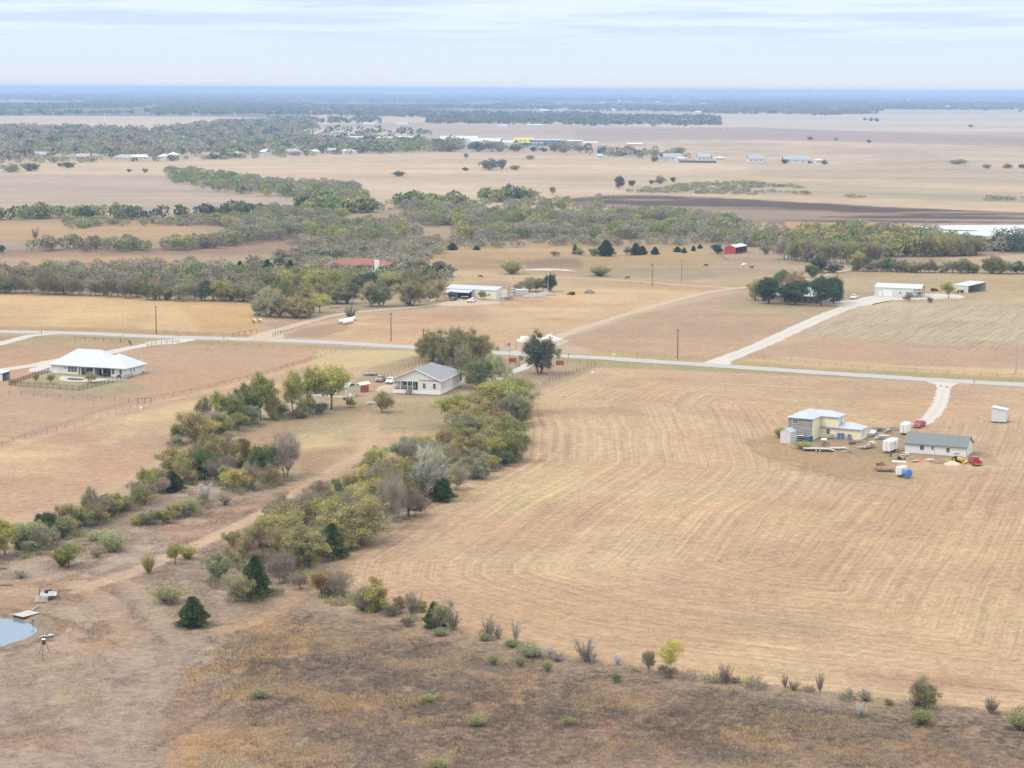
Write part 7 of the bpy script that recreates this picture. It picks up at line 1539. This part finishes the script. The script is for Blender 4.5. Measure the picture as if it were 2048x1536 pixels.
for i, (px, py, w_, h_, m_, lab) in enumerate(((1591, 881, 1.0, 1.7, DKG, 'dark appliance stack between the shed and the grey wall'), (1600, 883, 1.6, 1.5, W_PAINT, 'white shelving with black bags below the grey wall'), (1612, 884, 1.4, 1.1, BLK, 'black tarped heap under the grey wall'), (1621, 884, 1.3, 1.5, mat('turquoise_paint', (.08, .34, .42), .5), 'turquoise cabinet at the grey house corner'))):
    t = thing('cabinet', lab, 'storage', G(px, py), .05 * i); MB().box(-w_ / 2, w_ / 2, 0, .8, .1, h_).build('body', m_, t); m = MB(); [m.box(-w_ / 2 + .08, w_ / 2 - .08, -.05, 0, .2 + k * h_ / 3.4, .2 + k * h_ / 3.4 + h_ / 4.5) for k in range(3)]; m.build('shelf_front', (W_PAINT, BLK, DKG, BLUEP)[i], t); [MB().box(x, x + .08, 0, .8, 0, .1).build('foot', BLK, t) for x in (-w_ / 2, w_ / 2 - .08)]
tree_row('in front of the grey board wall', 'bush before the grey board wall', [(1607, 897, 17, 30, 'lime'), (1560, 875, 24, 18, 'gspray')])
at_ = thing('car_trailer', 'black low trailer with grey tarp beside the wire fence', 'trailer', G(741, 751), .2); MB().box(-2.2, 2.2, -.9, .9, .4, .55).build('deck', BLK, at_); MB().loft([[(-1.9, -.8, .55), (1.9, -.8, .55), (1.9, .8, .55), (-1.9, .8, .55)], [(-1.4, -.5, .95), (1.2, -.5, .95), (1.2, .5, .95), (-1.4, .5, .95)]]).build('tarp', mat('grey_tarp', (.26, .26, .26), .8), at_); wheels(at_, (-.4, .5), 2.1, .33, .2)
t = thing('trampoline', 'blue swing bench under the tree by the tan drive', 'bench', G(817, 611.5)); MB().box(-1.3, 1.3, -.4, .4, .5, .62).build('seat', mat('blue_paint', (.03, .12, .35), .6), t); MB().box(-1.3, 1.3, .35, .45, .62, 1.2).build('backrest', mat('blue_paint', (.03, .12, .35), .6), t); [MB().box(x, x + .1, -.4, .4, 0, .5).build('leg', DKG, t) for x in (-1.25, 1.15)]
for px, py, lab in ((1185, 748, 'white bucket lying at the hay field corner'), (1228, 712, 'white marker on the far verge of the road'), (282, 819, 'white bucket lying on the pasture slope')):
    t = thing('bucket', lab, 'bucket', G(px, py)); MB().loft([[(math.cos(i * PI / 5) * q, math.sin(i * PI / 5) * q, z) for i in range(10)] for z, q in ((0, .38), (.7, .5))]).build('shell', W_PAINT, t); MB().tube((-.5, 0, .7), (.5, 0, .72), .03, .03, 4).build('handle', SILV, t)

# ------------------------------------------------------------------ town
TW_ = [mat('town_white', (.62, .61, .58), .7), mat('town_tan', (.52, .44, .36), .8), mat('town_brick', (.40, .28, .22), .85)]
TR_ = [mat('roof_grey', (.30, .31, .33), .8), mat('roof_brown', (.26, .21, .18), .8), mat('roof_pale', (.55, .55, .54), .6)]
TN = {}
def townhouse(px, py, w, d, h, zr, wi, ri, lab, grp, style='hip', ang=0.0):
    t = thing('town_house', lab, 'house', G(px, py), ang, grp)
    MB().box(-w / 2, w / 2, 0, d, 0, h).build('wall', TW_[wi], t); m = MB()
    (hip if style == 'hip' else gable)(m, -w / 2 - .6, w / 2 + .6, -.6, d + .6, h, zr, *(() if style == 'hip' else ('x',))); m.build('roof', TR_[ri], t)
    for x in (-.3, .0, .3): win(t, w * x, 0, h * .55, 1.4, 1.3, mull=False)
    return t
towns = [(78, 318, 24, 0), (112, 320, 14, 1), (140, 321, 15, 1), (165, 323, 16, 0), (188, 322, 14, 1), (242, 325, 27, 0), (280, 322, 20, 2), (322, 322, 9, 2), (352, 316, 12, 2), (410, 318, 10, 1), (430, 317, 13, 1), (470, 314, 12, 0), (525, 312, 9, 2), (588, 311, 24, 0), (630, 311, 12, 2), (660, 308, 14, 0), (690, 309, 19, 2),
         (10, 270, 16, 2), (70, 268, 14, 2), (92, 269, 12, 2), (145, 277, 16, 2), (330, 266, 12, 2), (413, 272, 24, 2), (366, 281, 10, 2), (390, 287, 14, 2), (450, 270, 14, 2), (30, 318, 14, 1), (0, 312, 14, 0), (860, 302, 24, 1), (750, 306, 14, 2)]
for i, (x, y, w, ri) in enumerate(towns):
    k = 'grey roofed brown roofed white roofed'.split(' '); words = ('grey', 'brown', 'white')[ri]
    nth = sum(1 for q in towns if q[3] == ri and q[0] <= x)
    townhouse(x, y + (rnd.uniform(-2.5, 1.5) if y > 300 else 0), w, 13, 4.4, 8.2 if ri != 2 else 7.2, 1 if ri != 2 else 0, ri, f'{ordw(nth)} {words} roofed town house from the left', 'houses of the town at left', 'hip' if i % 3 else 'gable', rnd.uniform(-.7, .7))
for x, y, w, ri, lab in ((1345, 322, 22, 0, 'large grey gabled farmhouse at the end of the town trees'), (1316, 322, 14, 1, 'brown roofed house under the last town trees'), (1408, 322, 16, 0, 'grey roofed house behind the long fence'), (1441, 323, 12, 2, 'small white garage right of the long fence'), (1512, 325, 19, 0, 'lone grey roofed farmhouse on the open plain'), (1592, 327, 30, 0, 'long grey roofed farmhouse farther right on the plain'), (1640, 328, 10, 2, 'small white outbuilding beside the long farmhouse'), (1364, 324, 14, 2, 'white outbuilding left of the long fence'), (1200, 318, 8, 2, 'tiny white shed below the eastern town trees')):
    townhouse(x, y, w, 14, 4.6, 9.5 if ri == 0 else 6, 0, ri, lab, None, 'gable' if ri == 0 else 'hip')
t = thing('fence', 'long dark board fence before the farmhouses on the plain', 'fence', G(1358, 325)); q = G(1433, 326) - G(1358, 325); MB().loft([[(0, 0, 0), (q.x, q.y, 0), (q.x, q.y, 2.6), (0, 0, 2.6)], [(0, .3, 0), (q.x, q.y + .3, 0), (q.x, q.y + .3, 2.6), (0, .3, 2.6)]]).build('boards', DKG, t)
for x, y in ((1575, 328), (1622, 327)): pass
tree_row('beside the farmhouses on the plain', 'trees beside the farmhouses on the plain', [(1570, 328, 10, 14, 'lowoak'), (1649, 329, 10, 12, 'lowoak'), (1618, 327, 6, 12, 'lowoak'), (1357, 306, 12, 26, 'lowpale'), (1309, 324, 12, 14, 'lowoak'), (1420, 318, 8, 8, 'lowoak'), (1240, 312, 10, 40, 'lowoak')])
tree_row('in front of the school halls', 'trees in front of the school halls', [(795, 302, 18, 30, 'lowoak'), (815, 303, 16, 24, 'lowoak'), (875, 301, 24, 44, 'lowoak'), (900, 303, 22, 44, 'lowpale'), (955, 303, 20, 34, 'lowoak'), (985, 303, 22, 40, 'bare'), (1000, 304, 14, 16, 'lowpale'), (1030, 303, 16, 26, 'lowoak'), (1067, 303, 10, 14, 'lowoak'), (1088, 304, 10, 16, 'lowoak'), (1110, 304, 18, 22, 'lowpale'), (1126, 306, 14, 18, 'lowpale'), (720, 306, 14, 24, 'lowoak'), (745, 304, 18, 26, 'olive'), (1160, 306, 16, 22, 'bare')])
YW = mat('school_yellow', (.78, .66, .12), .6, var=.03); BG = mat('school_blue_glass', (.10, .22, .36), .25, spec=.8); GW = mat('school_grey', (.55, .58, .60), .7); NV = mat('school_navy', (.05, .10, .20), .5)
root, L = frame('school', 'long modern school with bright yellow block and blue glass front', 'school', (1026, 291), (1062, 291.5)); L = 27
MB().box(0, L, 0, 26, 4.2, 11.5).build('yellow_block', YW, root); MB().box(1, L, 1.5, 25, 0, 4.2).build('lower_wall', BG, root)
for x in (.2, .45, .72): win(root, L * x, 0, 8, 1.8, 2.0, mull=False)
MB().box(L, L + 46, 4, 22, 0, 8.6).build('glass_wing', BG, root); m = MB(); [m.box(L + 2 + i * 4, L + 2.5 + i * 4, 3.7, 4, 0, 8.6) for i in range(11)]; m.box(L, L + 46, 3.6, 4, 3.9, 5.0); m.build('mullions', W_PAINT, root); MB().box(L - 2, L + 48, 2.5, 24, 8.6, 9.6).build('roof', GW, root)
MB().box(L + 24, L + 52, -4, 2.4, 0, 5).build('navy_annex', NV, root); MB().box(L + 46, L + 78, 8, 26, 0, 6.8).build('east_wing', TW_[1], root); MB().box(L + 45, L + 79, 7.4, 27, 6.8, 7.6).build('east_roof', NV, root)
for i in range(6): win(root, L + 49 + i * 5, 8, 4, 2.2, 1.8, mull=False)
for x0, x1, y, d, h, zr, lab in ((880, 955, 292, 70, 11, 15, 'largest white metal hall of the school'), (940, 1000, 294, 55, 9, 13, 'white metal hall left of the yellow block'), (1000, 1024, 294, 30, 7, 10, 'small white hall touching the yellow block'), (790, 832, 287, 30, 10, 11.5, 'white two storey hall above the town trees'), (690, 730, 284, 20, 8, 9.5, 'pale flat hall behind the town trees'), (645, 680, 281, 18, 11, 12.5, 'blue roofed hall among the town trees'), (752, 788, 285, 30, 8, 9.5, 'cream flat hall left of the two storey hall')):
    root, L = frame('hall', lab, 'hall', (x0, y), (x1, y + .4)); MB().box(0, L, 0, d, 0, h).build('wall', TW_[1] if 'cream' in lab else W_SID, root); m = MB(); gable(m, -.5, L + .5, -.5, d + .5, h, zr); m.build('roof', NV if 'blue roofed' in lab else WM_ROOF, root)
    for i in range(5): win(root, L * (.12 + i * .19), 0, h * .5, 1.8, 1.4, mull=False)
for x0, x1, y, lab in ((1135, 1165, 287, 'pale low wing right of the school'), (1166, 1195, 290, 'white low building farther right of the school'), (1255, 1285, 293, 'orange white barns at the far right of the school'), (994, 1014, 254, 'pale barn at the wood edge left of the far road'), (1055, 1085, 253, 'long pale barn at the wood edge'), (690, 710, 253, 'long dark barn left on the middle plain'), (725, 750, 250, 'pale metal barn on the middle plain'), (792, 815, 250, 'blue white barn right on the middle plain')):
    root, L = frame('barn', lab, 'barn', (x0, y), (x1, y + .2)); MB().box(0, L, 0, 14, 0, 4).build('wall', TW_[1] if 'orange' in lab or 'dark' in lab else TW_[0], root); m = MB(); gable(m, -.5, L + .5, -.5, 14.5, 4, 5.5); m.build('roof', TR_[2] if 'dark' not in lab else TR_[0], root)
# white specks far away: farm buildings
rr = random.Random(12); fm = MB(); fm.box(-10, 10, 0, 12, 0, 5); fw = fm.mesh('wall', TW_[0]); fr = hip(MB(), -11, 11, -1, 13, 5, 8).mesh('roof', TR_[2])
for i in range(52):
    y = rr.choice((192, 196, 200, 206, 212, 218, 224)) + rr.uniform(-2, 2); x = rr.uniform(100, 2040); y += (x - 1024) * .0054
    if i % 3 == 0: x = rr.uniform(1150, 1800)
    t = thing('farm_building', 'white farm building seen as a speck on the far plain', 'building', G(x, y), rr.uniform(-.5, .5), 'farm buildings on the far plain'); s = rr.uniform(.8, 1.8); put('wall', fw, t, scl=(s, s, s)); put('roof', fr, t, scl=(s, s, s))

# ------------------------------------------------------------------ dry weeds of the foreground
TRK = [[(a.x, a.y) for a in (G(*p) for p in L_)] for L_ in (((740, 850), (742, 880), (724, 905), (655, 948), (565, 1008), (475, 1053), (355, 1108), (244, 1153), (150, 1175)), ((150, 1170), (215, 1200), (250, 1260), (280, 1330)), ((230, 1150), (290, 1200), (330, 1260), (385, 1290)), ((440, 1262), (520, 1240), (600, 1190), (680, 1130)))]
def weeds(name, poly, dens, h, cols, seed, thr=.42, clump=6, blades=7, spread=.28, wd=.05, feather=0):
    W = [tuple(G(*q)[:2]) for q in poly]; a = abs(sum(W[i][0] * W[(i + 1) % len(W)][1] - W[(i + 1) % len(W)][0] * W[i][1] for i in range(len(W)))) / 2
    n = int(a * dens); p = fill(poly, n, seed, clump, thr); r = np.random.RandomState(seed + 1)
    p = p[np.min([pldist(p[:, 0], p[:, 1], L_) for L_ in TRK], axis=0) > 2.2]; n = len(p)
    if feather: p = p[sdf(p[:, 0], p[:, 1], W) > feather * (fbm(p[:, 0], p[:, 1], 12, seed + 9, 3) * 1.6 - .3 + r.normal(size=len(p)) * .15)]; n = len(p)
    hh = h * r.uniform(.5, 1.4, n); base = np.repeat(np.concatenate([p, np.full((n, 1), -.05)], 1), blades, 0); m_ = n * blades
    base[:, :2] += r.normal(size=(m_, 2)) * spread; d = rand_dirs(r, m_, 1.6); d[:, 2] = np.abs(d[:, 2])
    V, Fc = twig_tris(r, base, d, np.repeat(hh, blades) * r.uniform(.6, 1.2, m_), wd)
    zone = fbm(p[:, 0], p[:, 1], 14, seed + 2, 2); ks = np.clip(((zone - .3) * 2.5 * len(cols) + r.normal(size=n) * .6), 0, len(cols) - 1).astype(int)
    ct = np.repeat(np.array(cols)[ks], blades, 0) * r.uniform(.7, 1.35, m_)[:, None]
    me = npmesh(name, V, Fc, [sm]); at = me.attributes.new('tint', 'FLOAT_VECTOR', 'FACE'); at.data.foreach_set('vector', ct.astype(np.float32).ravel())
    tag(put(name, me), kind='stuff')
DB, GB, STR, ORA = (.17, .135, .11), (.25, .205, .17), (.40, .31, .20), (.40, .26, .13)
weeds('dry_weeds', [(470, 1200), (760, 1245), (1020, 1300), (1340, 1350), (1700, 1402), (2080, 1440), (2080, 1560), (400, 1560), (330, 1420), (380, 1290)], 5.5, .5, [DB, GB, DB, STR, ORA, GB], 81, .24, feather=12)
weeds('pale_grass_tufts', [(-40, 1310), (160, 1295), (430, 1330), (470, 1400), (560, 1560), (-40, 1560)], 4.0, .28, [(.36, .30, .25), GB, STR, (.30, .24, .2)], 82, .3)
weeds('dry_weeds', [(-40, 1130), (130, 1085), (300, 1030), (560, 985), (720, 960), (640, 1030), (520, 1190), (430, 1290), (160, 1290), (80, 1170), (-40, 1160)], 2.2, .42, [GB, DB, GB, STR], 83, .45)
weeds('field_edge_grass', [(690, 1120), (800, 1048), (900, 990), (1048, 925), (1056, 850), (1062, 850), (1056, 930), (910, 1000), (810, 1060), (700, 1130)], 1.2, .6, [STR, (.34, .24, .16), STR], 84, .2)
weeds('field_edge_grass', [(680, 1165), (840, 1236), (1000, 1288), (1180, 1320), (1400, 1352), (1700, 1390), (2080, 1432), (2080, 1442), (1700, 1400), (1400, 1362), (1180, 1330), (1000, 1300), (840, 1248)], 1.0, .9, [STR, DB, ORA, GB], 85, .3)

for i_, P_ in enumerate(([(370, 1330), (560, 1340), (540, 1400), (370, 1400)], [(350, 1470), (520, 1460), (700, 1530), (640, 1560), (340, 1560)], [(640, 1380), (900, 1400), (880, 1450), (620, 1440)], [(1440, 1440), (1560, 1450), (1560, 1500), (1440, 1500)], [(480, 1260), (640, 1270), (620, 1310), (430, 1350), (420, 1300)])):
    weeds('orange_grass', P_, 3.5, .5, [(.48, .32, .15), (.55, .40, .20), (.42, .28, .14)], 90 + i_, .46, 5)
